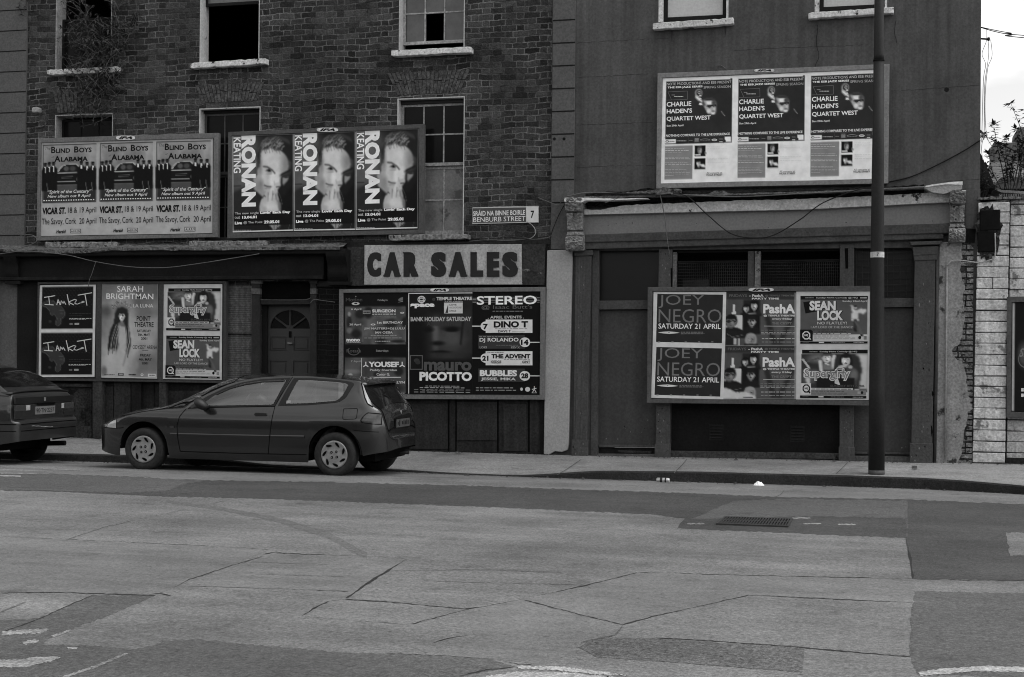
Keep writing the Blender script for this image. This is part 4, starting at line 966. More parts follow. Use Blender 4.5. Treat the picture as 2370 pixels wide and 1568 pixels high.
wslab('architrave', [(1352, 560), (2184, 538), (2184, 553), (1352, 578)], M_GPAINTD, -.10, -.02, .012)
def corbel(px0, px1, y0, y1, seed):
    """scrolled plaster bracket"""
    X0, z1 = at(px0, y0, -.2); X1, z0 = at(px1, y1, -.2); q = []; n = 40; rs = random.Random(seed); K = 10
    for i in range(n+1):
        t = i/n; z = z1+(z0-z1)*t
        y = -.30+.14*t-.035*math.cos(t*2*math.pi*1.0) if t < .72 else -.22-.05*math.sin((t-.72)/.28*math.pi)
        if .26 < t < .29 or .60 < t < .63 or .72 < t < .75: y += .05
        nar = .0 if t < .25 else .012 if t < .7 else .0; row = [(X0+nar, -.0126, z)]
        for k in range(K+1):
            s = k/K; yy = y-.02*math.sin(s*math.pi)+ (.025 if .25 < t < .6 and .3 < s < .7 else 0)+rs.uniform(-.012, .012)*(1.6 if t > .75 or t < .22 else .5); row.append((X0+nar+(X1-X0-2*nar)*s, yy, z))
        row.append((X1-nar, -.0126, z)); q.append(row)
    m = MB().grid(q); m.box(X0, X1, -.2, -.0126, z0-.002, z0+.01)
    return m.build('corbel', M_CORBEL, re_, smooth=False)
corbel(1311, 1351, 460, 580, 1); corbel(2197, 2234, 444, 560, 2)
# pale lead caps over the brackets
ragged_strip('lead_cap', [(1306, 458), (1350, 458), (1420, 460), (1500, 459)], [(1306, 467), (1347, 469), (1350, 464), (1420, 464), (1500, 460)], M_LEAD, -.335, -.10, 24, .003, .003, 21)
ragged_strip('lead_cap', [(2140, 432), (2160, 428), (2190, 424), (2227, 421.5)], [(2140, 436), (2160, 446), (2185, 449), (2205, 443), (2227, 438)], mat('bent_lead', 120, amt=.2, scale=5, rough=.5, bump=.02, bscale=8), -.335, -.05, 20, .003, .003, 22)
ragged_strip('lead_cap', [(2142, 431), (2160, 427), (2190, 423), (2228, 420)], [(2142, 434), (2160, 431), (2190, 427), (2228, 428)], M_LEAD, -.345, -.05, 16, .002, .002, 23)

# pilasters, posts, doors
wslab('pilaster', [(1332, 594), (1369, 592), (1357, 1060), (1326, 1058)], M_GPAINT, -.085, -.0125, .008)
wslab('pilaster_cap', [(1329, 581), (1372, 579.5), (1372, 591.5), (1329, 593.5)], M_GPAINT, -.105, -.0125, .008)
wslab('pilaster_base', [(1323, 1018), (1360, 1019), (1359, 1062), (1322, 1060)], M_GPAINT, -.10, -.0125, .006)
for x0, x1, o in ((1339, 1343, 0), (1351, 1355, 0)): wslab('pilaster_reed', [(x0, 596), (x1, 596), (x1-8, 1017), (x0-8, 1017)], M_GPAINTD, -.092, -.085, .002)
wslab('door_frame', [(1371, 579), (1386, 578.5), (1382, 1056), (1366, 1056)], M_GPAINTD, -.03, .09, .006)
def inn(name, px, m, yf, yb=.2, bevel=.004): return MB().pp(px, yf, yb).build(name, m, re_, bevel=bevel)
inn('transom_light', [(1386, 579), (1526, 576), (1526, 697), (1386, 697)], glass_mat('black_transom', 10, .35, .4), .10, .12, 0)
inn('transom_bar', [(1384, 696.5), (1526, 695), (1526, 716), (1384, 717)], M_GPAINT, .02, .12)
dl = inn('door', [(1386, 718), (1524, 717), (1520, 1030), (1383, 1030)], M_GDOOR, .08, .12, .004)
MB().pp([(1386, 1030), (1520, 1030), (1520, 1036), (1386, 1036)], .05, .08).build('weather_board', M_GPAINTD, dl, bevel=.006)
inn('threshold', [(1383, 1037), (1520, 1037), (1520, 1052), (1383, 1051)], M_DARK2, .09, .12)
inn('threshold_board', [(1430, 1043), (1508, 1045), (1506, 1051), (1432, 1048)], M_DPOST, .06, .085)
inn('step', [(1380, 1051), (1524, 1052), (1524, 1062), (1380, 1061)], mat('stone_step', 66, amt=.25, fine=.2), .0, .12)
inn('mullion_post', [(1525, 576), (1556, 576), (1550, 1060), (1517, 1060)], M_GPAINT, -.03, .15, .006)
inn('post_base', [(1515, 1028), (1552, 1028), (1552, 1064), (1515, 1064)], M_GPAINT, -.045, -.031, .006)
inn('post_scar', [(1552, 620), (1556, 622), (1556, 668), (1553, 668)], M_VOID, -.0325, -.0305, 0)
# shop windows above the hoarding, with guard mesh
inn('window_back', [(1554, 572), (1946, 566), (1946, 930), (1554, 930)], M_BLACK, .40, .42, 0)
inn('window_head', [(1556, 577), (1946, 567), (1946, 581), (1556, 586)], M_DARK, .05, .12)
inn('mullion', [(1731, 582), (1746, 582), (1745, 700), (1730, 700)], M_GPAINTD, .0, .12); inn('mullion', [(1747, 582), (1760, 582), (1759, 700), (1746, 700)], mat('rusty_mullion', 84, amt=.3, scale=9, fine=.25, spots=(30, 12, .6)), -.02, .12)
inn('sash_stile', [(1557, 584), (1566, 584), (1565, 700), (1556, 700)], mat('rusty_mullion', 84), .0, .1)
def guard(x0, x1, y0, y1, nx, ny, y, r, m, name='guard_mesh'):
    mb = MB()
    for i in range(nx):
        px = x0+(x1-x0)*i/(nx-1); a = at(px, y0, y); b = at(px, y1, y); mb.tube([(a[0], y, a[1]), (b[0], y, b[1])], r, 4)
    for j in range(ny):
        py = y0+(y1-y0)*j/(ny-1); a = at(x0, py+1.5, y-.003); b = at(x1, py-1.5, y-.003); mb.tube([(a[0], y-.003, a[1]), (b[0], y-.003, b[1])], r, 4)
    return mb.build(name, m, re_)
MG = mat('guard_wire', 42, amt=.3, rough=.6)
guard(1567, 1730, 609, 700, 36, 14, .03, .0022, MG); guard(1761, 1943, 607, 700, 40, 14, .03, .0022, MG)
inn('window_frame_bar', [(1566, 605), (1731, 603), (1731, 607), (1566, 609)], M_DARK, .025, .06); inn('window_frame_bar', [(1760, 603), (1944, 600), (1944, 604), (1760, 607)], M_DARK, .025, .06)
inn('pale_board', [(1580, 648), (1640, 647), (1640, 700), (1580, 700)], mat('inside_board', 44, amt=.2), .2, .22, 0)
inn('mullion_post', [(1944, 566), (1977, 566), (1976, 1072), (1943, 1068)], M_GPAINT, -.03, .15, .006)
inn('post_scar', [(1955, 575), (1963, 575), (1963, 622), (1957, 622)], M_VOID, -.0325, -.0305, 0)
inn('post_base', [(1941, 1034), (1978, 1036), (1978, 1074), (1941, 1072)], M_GPAINT, -.045, -.031, .006)
# right-hand door and its barred light
inn('transom_light', [(1978, 562), (2116, 562), (2116, 692), (1978, 692)], glass_mat('black_transom', 10), .12, .14, 0)
guard(1982, 2112, 571, 690, 10, 9, .06, .0035, mat('guard_rod', 40, amt=.3, rough=.5), 'guard_bars')
inn('light_corner', [(2116, 560), (2116, 592), (2112, 578), (2106, 570), (2096, 564), (2085, 562)], M_GPAINT, .03, .12, 0)
inn('transom_bar', [(1977, 692), (2116, 690), (2116, 711), (1977, 713)], M_GPAINT, .02, .12)
dr = inn('door', [(1978, 714), (2113, 712.5), (2110, 1058), (1975, 1056)], M_GDOOR, .08, .12, .004)
MB().pp([(1978, 1046), (2106, 1048), (2106, 1053), (1978, 1051)], .05, .08).build('weather_board', M_GPAINTD, dr, bevel=.005)
inn('step', [(1975, 1056), (2112, 1058), (2112, 1072), (1975, 1070)], mat('stone_step', 66), .0, .12)
wslab('pilaster', [(2117, 602), (2165, 600), (2157, 1074), (2108, 1072)], M_GPAINT, -.085, -.0125, .008)
wslab('pilaster_cap', [(2112, 572), (2172, 569.5), (2168, 602), (2116, 604)], M_GPAINT, -.10, -.0125, .008)
wslab('pilaster_cap', [(2104, 560), (2181, 557.5), (2178, 566), (2108, 568.5)], M_GPAINT, -.13, -.0125, .01); wslab('pilaster_band', [(2114, 588), (2170, 586), (2170, 589), (2114, 591)], M_GPAINTD, -.108, -.1, .002)
wslab('pilaster_base', [(2106, 1026), (2159, 1027), (2158, 1078), (2105, 1076)], M_GPAINT, -.10, -.0125, .006)
for x, y, l in ((2158, 905, 14), (2156, 985, 26), (2137, 850, 6)): wslab('paint_scar', [(x-1.5, y), (x+1.5, y+2), (x+2.5, y+l*.6), (x+.5, y+l), (x-1, y+l*.7)], M_VOID, -.0865, -.085, 0)
# black stall riser under the hoarding with two louvred vents
inn('stall_riser', [(1548, 900), (1946, 900), (1944, 1060), (1546, 1058)], M_DARK, .10, .14, 0)
for x0, x1, y0, y1 in ((1643, 1672, 984, 1018), (1831, 1860, 988, 1022)):
    mb = MB(); n = 5
    for i in range(n):
        a = at(x0, y0+(y1-y0)*i/n, .09); b = at(x1, y0+(y1-y0)*(i+.55)/n, .09); mb.quad((a[0], .092, a[1]), (b[0], .092, a[1]), (b[0], .078, b[1]), (a[0], .078, b[1]))
    a = at(x0-2, y0-2, .098); b = at(x1+2, y1+2, .098); mb.box(a[0], b[0], .096, .0995, b[1], a[1]); mb.build('vent', mat('vent_metal', 26, amt=.25, rough=.6), re_)
inn('riser_ledge', [(1549, 1044), (1944, 1050), (1944, 1064), (1549, 1060)], mat('ledge_paint', 52, amt=.3, scale=5, fine=.25, rough=.8, bump=.006, spots=(22, 5, .6)), .02, .10, .01)

# peeling strip of wall at the right-hand end
rs = random.Random(31)
MB().pp([(2166, 560), (2252, 556), (2250, 1074), (2158, 1076)], -.018, -.0125).build('wall_core', mat('dark_mortar', 52, amt=.5, scale=9, fine=.4, bump=.02), re_)
eb = MB(); xa_, za_ = at(2196, 1074); xb_, zb_ = at(2253, 558); z = za_
r_ = 0
while z < zb_-.06:
    x = xa_-(.1 if r_ % 2 else 0)
    while x < xb_:
        L_ = rs.choice((.10, .21, .21)); x1_ = min(x+L_-.012, xb_)
        if rs.random() > .05 and x1_-x > .03: eb.box(max(x, xa_)+rs.uniform(0, .006), x1_, -.030-rs.uniform(0, .022), -.0182, z+rs.uniform(0, .008), z+.064-rs.uniform(0, .008))
        x += L_
    z += .075; r_ += 1
eb.build('exposed_brick', mat('whitewashed_brick', 92, amt=.5, scale=7, fine=.35, rough=.9, bump=.02, bscale=22, spots=(34, 9, .56)), re_, bevel=.008)
edge = [(2226, 560), (2228, 600), (2221, 612), (2224, 640), (2232, 660), (2229, 700), (2234, 730), (2228, 770), (2222, 796), (2206, 806), (2204, 818), (2212, 832), (2226, 838), (2230, 850), (2237, 880), (2240, 905), (2247, 930), (2250, 946), (2240, 955), (2236, 985), (2229, 1010), (2226, 1040), (2222, 1066)]
e2 = []
for (a, b), (c, d) in zip(edge[:-1], edge[1:]):
    for i in range(4): e2.append((a+(c-a)*i/4+rs.uniform(-2.2, 2.2), b+(d-b)*i/4+rs.uniform(-1.5, 1.5)))
MB().pp([(2175, 560)]+e2+[(2216, 1072), (2166, 1074)], -.055, -.0185).build('peeling_render', M_PEELW, re_)
wslab('render_return', [(2234, 440), (2269, 438), (2268, 531), (2234, 529)], M_REND, -.03, -.0126, .003)
wslab('scorched_wall', [(2234, 531), (2258, 531), (2256, 562), (2234, 562)], mat('scorched', 16, amt=.4, scale=8, fine=.3), -.022, -.0126, 0)

# hairline cracks in the render
def hair(pts, r=.0022, seed=1):
    rs = random.Random(seed); q = []
    for (a, b), (c, d) in zip(pts[:-1], pts[1:]):
        k = max(2, int(math.hypot(c-a, d-b)/7))
        for i in range(k): q.append((a+(c-a)*i/k+rs.uniform(-1, 1), b+(d-b)*i/k+rs.uniform(-1, 1)))
    q.append(pts[-1]); MB().tube([(*at(a, b, -.0125)[:1], -.0125, at(a, b, -.0125)[1]) for a, b in q], r, 4).build('crack', M_GROOVE, re_)
for i, q in enumerate((([(2073, 48), (2070, 75), (2075, 100)]), [(1893, 58), (1889, 100), (1896, 130), (1886, 158)], [(1335, 100), (1420, 95), (1550, 88)], [(1335, 290), (1450, 286), (1510, 284)], [(2062, 212), (2160, 205), (2266, 198)], [(1335, 388), (1440, 384), (1515, 383)], [(2190, 420), (2230, 417), (2267, 416)], [(1700, 118), (1800, 112), (2010, 104)], [(1335, 180), (1380, 178), (1500, 171)])): hair(q, .0030 if i < 2 else .0016, i)
# flaked paint on the old timber
rs = random.Random(99)
def scars(n, x0, x1, y0, y1, yf, m, smax=5, tall=1.6):
    for _ in range(n):
        x, y = rs.uniform(x0, x1), rs.uniform(y0, y1); s = rs.uniform(1.0, smax); k = rs.randint(5, 8)
        q = [(x+s*.5*math.cos(2*math.pi*i/k)*rs.uniform(.5, 1.1), y+s*tall*.5*math.sin(2*math.pi*i/k)*rs.uniform(.5, 1.2)) for i in range(k)]
        MB().pp(q, yf-.0008, yf).build('paint_scar', m, re_, fix=False)
M_CHIPD = mat('bare_wood_chip', 26, amt=.3); M_CHIPL = mat('pale_undercoat_chip', 92, amt=.25)
for m in (M_CHIPD, M_CHIPL):
    scars(7, 2122, 2155, 610, 1020, -.085, m, 4.5, 2.4); scars(7, 1332, 1356, 600, 1015, -.0921, m, 3.5, 2.0); scars(4, 2110, 2155, 1030, 1070, -.10, m, 5, 1.4); scars(4, 1326, 1354, 1022, 1056, -.10, m, 5, 1.4)
    scars(6, 1520, 1548, 945, 1025, -.03, m, 3.5, 1.8); scars(6, 1947, 1973, 945, 1030, -.03, m, 3.5, 1.8); scars(6, 1528, 1553, 582, 660, -.03, m, 3, 2.2)
    scars(8, 1400, 1515, 960, 1028, .08, m, 3.5, 1.2); scars(6, 1985, 2100, 980, 1044, .08, m, 3.5, 1.2)
scars(16, 1370, 2190, 505, 530, -.09, M_CHIPD, 3.5, .8)
# ================================================================== RIGHT-HAND WALL, ROOFS, PLANTS, WIRES
gw = empty('garden_wall', (at(2340, 900)[0], 0, .15), 'whitewashed brick wall with a thicker pier at the right edge', 'wall')
zt = at(2300, 458)[1]
px0, px1 = at(2253, 800)[0], at(2334, 800)[0]
rs = random.Random(4)
M_MORT = mat('joint_mortar', 68, amt=.4, scale=8, fine=.3, rough=.95, bump=.01)  # dark mortar behind the whitewashed bricks
M_WBR = mat('thick_whitewash', 148, amt=.24, scale=3, fine=.18, rough=.9, bump=.018, bscale=14, spots=(90, 3.3, .57), k=.62, streak=.18)
MB().prism(PX([(2264, 470), (2337, 462), (2326, 1070), (2251, 1071)], -.04), -.04, .30).build('pier', M_MORT, gw)
_a, _b = at(2328, 1072, .06), at(2337, 458, .06); MB().prism([(_a[0], _a[1]-.05), (_a[0]+9, _a[1]-.05), (_a[0]+9, _b[1]), (_b[0], _b[1])], .06, .28).build('wall', M_MORT, gw)
def courses(name, xl, xr, ztop, zbot, yf, depth, pitch, cut, seed):
    """painted courses, each brick a little out of line"""
    rs = random.Random(seed); mb = MB(); z = zbot
    while z < ztop-.02:
        h = pitch*rs.uniform(.96, 1.04); t = min(1, max(0, (z-zbot)/(ztop-zbot))); x0, x1 = xl(t), xr(t); c = [x0]
        if rs.random() < cut: c.append(x0+(x1-x0)*rs.choice((.36, .5, .62)))
        c.append(x1)
        if x1-x0 > .8: k_ = int((x1-x0)/.34); c = [x0+(x1-x0)*i/k_+(0 if i in (0, k_) else rs.uniform(-.06, .06)) for i in range(k_+1)]
        for a_, b_ in zip(c[:-1], c[1:]):
            g_ = rs.uniform(.003, .008); f = yf+rs.uniform(-.008, .006); d0, d1, d2, d3 = [rs.uniform(-.004, .004) for _ in range(4)]
            n = len(mb.v); top = min(z+h-.010+rs.uniform(-.004, .002), ztop)
            mb.v += [(a_+g_*.3+d0, f, z+d2), (b_-g_*.3+d1, f+rs.uniform(-.004, .004), z+d3), (b_-g_*.3, f, top+d0), (a_+g_*.3, f+rs.uniform(-.004, .004), top+d1), (a_+g_*.3+d0, yf+depth, z+d2), (b_-g_*.3+d1, yf+depth, z+d3), (b_-g_*.3, yf+depth, top+d0), (a_+g_*.3, yf+depth, top+d1)]
            for q_ in ((0, 1, 2, 3), (1, 5, 6, 2), (5, 4, 7, 6), (4, 0, 3, 7), (3, 2, 6, 7), (4, 5, 1, 0)): mb.f.append(tuple(n+i for i in q_)); mb.m.append(0)
        z += h
    return mb.build(name, M_WBR, gw, bevel=.010, seg=3)
A0, A1, A2_, A3 = at(2251, 1070, -.07), at(2326.5, 1070, -.07), at(2337.5, 462, -.07), at(2264, 468, -.07)
courses('pier_brickwork', lambda t: A0[0]+(A3[0]-A0[0])*t, lambda t: A1[0]+(A2_[0]-A1[0])*t, A3[1]-.01, A0[1], -.07, .029, (A3[1]-A0[1])/24.0, .28, 3)
W0, W1 = at(2329, 1072, .03), at(2339, 458, .03)
courses('wall_brickwork', lambda t: W0[0]+(W1[0]-W0[0])*t, lambda t: W0[0]+8.95, W1[1]-.02, W0[1], .03, .029, (A3[1]-A0[1])/24.0, .5, 8)
mb = MB(); A = at(2262, 470, -.05); B2 = (A[0]+9.5, at(2420, 452, -.05)[1])
for i in range(120):        # broken coping
    x = A[0]+(B2[0]-A[0])*i/120; mb.box(x+.002, x+(B2[0]-A[0])/120-.004, -.075+rs.uniform(0, .03), .3, zt-.03+min(1, x-A[0])*.01, zt+.01+rs.uniform(-.015, .03))
mb.build('coping', mat('broken_coping', 84, amt=.4, scale=9, fine=.3, bump=.02, spots=(24, 9, .57)), gw)
MB().pp([(2328, 1060), (2420, 1062), (2420, 1084), (2328, 1074)], -.02, .06).build('base_dirt', mat('wall_foot', 30, amt=.4, scale=7, fine=.3), gw)
# scorched black boxes fixed at the joint of wall and house
tb = empty('meter_boxes', (at(2290, 530)[0], -.1, at(2290, 580)[1]), 'two scorched black boxes one above the other on the white wall', 'electric box')
MB().pp([(2268, 487), (2315, 485), (2315, 532), (2268, 534)], -.10, -.075).build('box', mat('scorched_box', 11, amt=.4, scale=6), tb, bevel=.01)
MB().pp([(2262, 536), (2303, 535), (2303, 583), (2262, 584)], -.095, -.075).build('box', mat('scorched_box', 11), tb, bevel=.01)
rs = random.Random(15); sp_ = []
for i in range(40):
    t = 2*math.pi*i/40; sp_.append((2286+(30+rs.uniform(-7, 7))*math.cos(t)*(1.05 if math.sin(t) < 0 else .8), 540+(66+rs.uniform(-10, 10))*math.sin(t)))
MB().pp(sp_, -.0815, -.060).build('soot_crust', mat('soot', 30, amt=.6, scale=12, fine=.4, bump=.02, spots=(70, 8, .58)), gw)
# low shed roof and chimneys behind the wall
sr = empty('slate_roof_shed', (at(2335, 400, 5)[0], 6, 1), 'low slate roofed outhouse behind the whitewashed wall', 'outhouse')
q0 = at(2280, 432, 2.0); q1 = (q0[0]+9, at(2480, 430, 2.0)[1]); r0 = at(2290, 376, 5.5); r1 = (r0[0]+9, at(2480, 370, 5.5)[1])
MB().quad((q0[0], 2.0, q0[1]), (q1[0], 2.0, q1[1]), (r1[0], 5.5, r1[1]), (r0[0], 5.5, r0[1])).build('roof', M_SLATE, sr)
MB().box(q0[0]+.05, q1[0], 2.15, 5.4, .2, q0[1]-.06).build('wall', M_CHIM, sr)
MB().pp([(2301, 433), (2320, 440), (2420, 446), (2420, 452), (2318, 446), (2300, 438)], 1.2, 1.9).build('gutter', mat('gutter_pale', 120, amt=.2), sr)
mb = MB()
for i in range(16):
    x = 2312+5.5*i; mb.pp([(x, 449), (x+2.6, 449), (x+2.6, 461), (x, 461)], 1.1, 1.18)
mb.build('ridge_tiles', mat('fascia_teeth', 120, amt=.3, scale=9), sr)
MB().pp([(2304, 424), (2318, 410), (2420, 412), (2420, 437), (2318, 437), (2303, 432)], 1.3, 1.9).build('parapet', mat('roof_parapet', 78, amt=.3, scale=5, fine=.2), sr)
for i, (o, lb) in enumerate((([(2298, 332), (2304, 330), (2349, 330), (2354, 334), (2354, 346), (2351, 348), (2351, 385), (2300, 385), (2300, 348), (2297, 346)], 'shorter broad rendered chimney behind the slate roof'), ([(2355, 297), (2362, 294), (2430, 294), (2430, 390), (2357, 390), (2357, 318), (2353, 312)], 'taller rendered chimney at the right edge behind the slate roof'))):
    c = MB().pp(o, 6.0+.8*i, 7.0+.8*i).build('chimney_stack', M_CHIM, None, bevel=.03); tag(c, lb, 'chimney')
ct = MB(); a = at(2318, 331, 6.4); ct.lathe([(.11, 0), (.13, .02), (.12, .03), (.10, .28), (.12, .30), (.12, .34), (.001, .34)], (a[0], 6.5, a[1]-.02), 'Z', 14); 
# dark sloping flank of the next gable
fl = MB().pp([(2269, 355), (2273, 362), (2300, 425), (2304, 434), (2290, 436), (2276, 470), (2269, 470)], .32, 1.2).build('gable_flank', mat('gable_dark', 30, amt=.3, scale=5, fine=.2), None); tag(fl, 'dark sloping masonry flank leaning against the rendered house corner', 'wall stub')

# ---- plants
M_LEAF = mat('leaf_dark', 0, abs_=.035, amt=.5, scale=6, fine=.2, rough=.6, spec=.3)
M_LEAFB = mat('leaf_dull', 0, abs_=.045, amt=.5, scale=8, fine=.3, rough=.8)
M_STEM = mat('woody_stem', 0, abs_=.045, amt=.4, scale=12, rough=.9)
M_TWIG = mat('dry_twig', 0, abs_=.12, amt=.4, scale=10, rough=.9)
def leaf(mb, p, d, up, l, w):
    d = d.normalized(); s = d.cross(up); s = s.normalized() if s.length > 1e-4 else Vector((1, 0, 0)); dr = Vector((0, 0, -.22*l))
    mb.quad(p, p+d*l*.35+s*w*.5, p+d*l+dr, p+d*l*.35-s*w*.5)
def shoot(st, lf, p0, p1, r, rs, n=10, lmin=.07, lmax=.15, dens=3, bend=.2, tuft=7, lw=.22):
    p0, p1 = Vector(p0), Vector(p1); L_ = (p1-p0).length; off = Vector((rs.uniform(-1, 1), rs.uniform(-.6, .6), rs.uniform(.2, 1)))*bend*L_
    P = curve_pts([p0, p0.lerp(p1, .5)+off, p1], n); st.tube(P, [r*(1-.75*i/(len(P)-1)) for i in range(len(P))], 5)
    for i, p in enumerate(P):
        if i < len(P)*.25: continue
        for _ in range(dens):
            d = Vector((rs.uniform(-1, 1), rs.uniform(-1, 1), rs.uniform(-.3, .7))); leaf(lf, p, d, Vector((0, 0, 1)), rs.uniform(lmin, lmax), rs.uniform(lmin, lmax)*lw*1.3)
    for _ in range(tuft):
        d = Vector((rs.uniform(-1, 1), rs.uniform(-1, 1), rs.uniform(-.2, 1))); leaf(lf, P[-1], d, Vector((0, 0, 1)), lmax*rs.uniform(.8, 1.3), lmax*lw*1.3)
    return P
def p3(px, py, y): a = at(px, py, y); return (a[0], y, a[1])
# the bushy weed behind the white wall
pl = empty('wall_shrub', p3(2335, 440, 1.0), 'leafy butterfly bush growing out behind the whitewashed wall', 'shrub')
rs = random.Random(77); st, lf = MB(), MB()
for (a, b), (c, d), r in (((2370, 360), (2275, 313), .012), ((2345, 440), (2352, 300), .010), ((2352, 440), (2340, 240), .010), ((2352, 440), (2372, 255), .010), ((2330, 440), (2300, 290), .009), ((2335, 440), (2310, 335), .009), ((2350, 430), (2330, 320), .008), ((2350, 430), (2362, 330), .008), ((2340, 440), (2345, 370), .008), ((2360, 440), (2372, 380), .008), ((2318, 440), (2288, 355), .007), ((2325, 440), (2333, 395), .007), ((2365, 430), (2380, 300), .009), ((2300, 445), (2282, 390), .006), ((2290, 455), (2276, 405), .006), ((2375, 430), (2395, 280), .009)):
    y = rs.uniform(.7, 1.05); shoot(st, lf, p3(a, b, y), p3(c, d, y+rs.uniform(-.15, .15)), r, rs, 9, .05, .115, 3, .12, 9, .30)
st.build('stem', M_STEM, pl); lf.build('foliage', M_LEAF, pl, fix=False)
# small weeds at the foot of the gable and along the coping
pl = empty('coping_weed', p3(2285, 445, .3), 'small straggling weed in the corner between house and white wall', 'weed'); st, lf = MB(), MB()
for a, b, c, d in ((2280, 450, 2276, 400), (2284, 452, 2292, 415), (2278, 460, 2285, 425), (2290, 455, 2303, 430), (2275, 455, 2272, 420)): shoot(st, lf, p3(a, b, .3), p3(c, d, .22), .004, rs, 6, .04, .08, 3, .2, 6)
st.build('stem', M_STEM, pl); lf.build('foliage', M_LEAF, pl, fix=False)
# dry, half dead climber choking the upper left window
pl = empty('window_weed', p3(200, 160, -.05), 'half dead twiggy shrub choking the upper left window', 'shrub'); rs = random.Random(41); st, tw, lf = MB(), MB(), MB()
mains = []
for (a, b), (c, d), r in (((225, 160), (205, 20), .016), ((225, 160), (250, -20), .016), ((215, 160), (170, 60), .012), ((230, 158), (280, 60), .012), ((222, 158), (232, 60), .012), ((210, 158), (160, 110), .010), ((235, 158), (290, 110), .010), ((225, 160), (185, -30), .014), ((228, 165), (245, 220), .010), ((240, 160), (225, 250), .010), ((215, 165), (170, 190), .008), ((235, 165), (262, 200), .008), ((232, 166), (236, 285), .008), ((228, 180), (180, 262), .007), ((245, 150), (310, 40), .010)):
    y = rs.uniform(-.16, -.02)
    P = shoot(st, lf, p3(a, b, -.06), p3(c, d, y), r, rs, 12, .03, .075, 3, .14, 5, .3); mains += P
for _ in range(400):
    p = rs.choice(mains); d = Vector((rs.uniform(-1, 1), rs.uniform(-.5, .25), rs.uniform(-.7, .9))).normalized()*rs.uniform(.12, .5); q = p+d; q.y = min(q.y, -.02)
    m_ = p.lerp(q, .5)+Vector((rs.uniform(-.05, .05), 0, rs.uniform(-.05, .05))); m_.y = min(m_.y, -.02); tw.tube([p, m_, q], [.004, .003, .0015], 3, cap=False)
    for _ in range(7):
        s = p.lerp(q, rs.uniform(.2, 1)); dd = Vector((rs.uniform(-1, 1), rs.uniform(-1, .2), rs.uniform(-.8, .6))); leaf(lf, s, dd, Vector((0, 0, 1)), rs.uniform(.03, .085), rs.uniform(.016, .034))
st.build('stem', M_STEM, pl); tw.build('twig', M_TWIG, pl); lf.build('foliage', M_LEAFB, pl, fix=False)
pl2 = empty('wall_weed', p3(20, 12, -.05), 'sprig of weed at the top left corner of the neighbouring wall', 'weed'); st, lf = MB(), MB()
for a, b, c, d in ((60, -20, 44, 18), (66, -20, 50, 36), (70, -20, 75, 30)): shoot(st, lf, p3(a, b, -.08), p3(c, d, -.1), .004, rs, 6, .03, .07, 3, .15, 5, .3)
st.build('stem', M_STEM, pl2); lf.build('foliage', M_LEAFB, pl2, fix=False)
# weeds along the foot of the walls
pl = None

# ---- cables and wires: every run its own object
M_CABLE = mat('black_cable', 0, abs_=.012, rough=.5); M_CABLEG = mat('grey_cable', 0, abs_=.10, amt=.3, rough=.7); M_CABLEP = mat('pale_cable', 0, abs_=.30, amt=.25, rough=.7)
def cable(pts, r, m, label, y=-.04, name='cable', grp=None):
    P = curve_pts([p3(q[0], q[1], q[2] if len(q) > 2 else y) for q in pts], 10); o = MB().tube(P, r, 5).build(name, m, None, smooth=True); return tag(o, label, 'cable', grp)
cable([(2058, 422), (2110, 409), (2170, 382), (2230, 350), (2269, 325)], .009, M_CABLE, 'black cable rising from the jazz hoarding to the house corner', -.03)
cable([(1372, 448), (1450, 449), (1530, 452), (1555, 453), (1590, 455), (1640, 500), (1690, 540), (1740, 551), (1790, 545), (1850, 510), (1905, 470), (1985, 440), (2020, 437)], .008, M_CABLE, 'black cable looping down across the grey shop fascia', -.34)
cable([(1528, 452), (1538, 500), (1545, 560), (1550, 590)], .006, M_CABLEG, 'thin grey cable hanging down from the cornice over the fascia', -.34)
cable([(1312, 455), (1360, 447), (1440, 449), (1510, 452), (1548, 448), (1556, 450)], .011, M_CABLEG, 'grey cable lying along the rotten cornice', -.33)
cable([(1400, 470), (1440, 458), (1490, 455), (1545, 453)], .007, M_CABLEG, 'short grey cable crossing the broken cornice gap', -.33)
cable([(1556, 450), (1700, 456), (1850, 449), (2000, 441), (2140, 433)], .008, M_CABLEG, 'long grey cable along the top of the cornice under the jazz hoarding', -.33)
cable([(1245, 458), (1270, 468), (1292, 475), (1302, 463), (1315, 457)], .006, M_CABLEG, 'grey cable from the brick wall to the left plaster bracket', -.1)
cable([(1312, 465), (1295, 495), (1280, 530), (1272, 556)], .006, M_CABLE, 'black cable dropping beside the left plaster bracket', -.08)
cable([(1277, 545), (1262, 552), (1220, 555), (1170, 554), (1120, 556), (1085, 559)], .005, M_CABLEG, 'thin loop of cable above the car sales sign', -.08, grp=None)
cable([(1219, 513), (1232, 522), (1240, 536), (1234, 548), (1216, 555), (1150, 557)], .005, M_CABLEP, 'pale cable curling below the street name sign', -.07)
cable([(1268, 547), (1200, 557), (1140, 558), (1083, 562), (1000, 563), (905, 563), (882, 556), (876, 548)], .006, M_CABLE, 'black cable slung along under the window sills', -.14)
cable([(0, 590), (30, 580), (75, 565), (85, 555), (75, 545), (50, 545), (42, 556), (45, 568)], .006, M_CABLEG, 'loose loop of cable at the left end of the black cornice', -.2)
cable([(0, 588), (60, 582), (150, 590), (220, 606), (300, 618), (380, 620), (450, 612), (540, 598), (600, 588)], .006, M_CABLEG, 'thin cable sagging across the long black fascia', -.34)
cable([(222, 606), (214, 630), (206, 652), (205, 664)], .005, M_CABLEG, 'cable end hanging down the black fascia', -.30)
cable([(718, 702), (727, 694), (745, 696), (775, 700)], .006, M_CABLEG, 'cable running along the transom beside the panelled door', -.12)
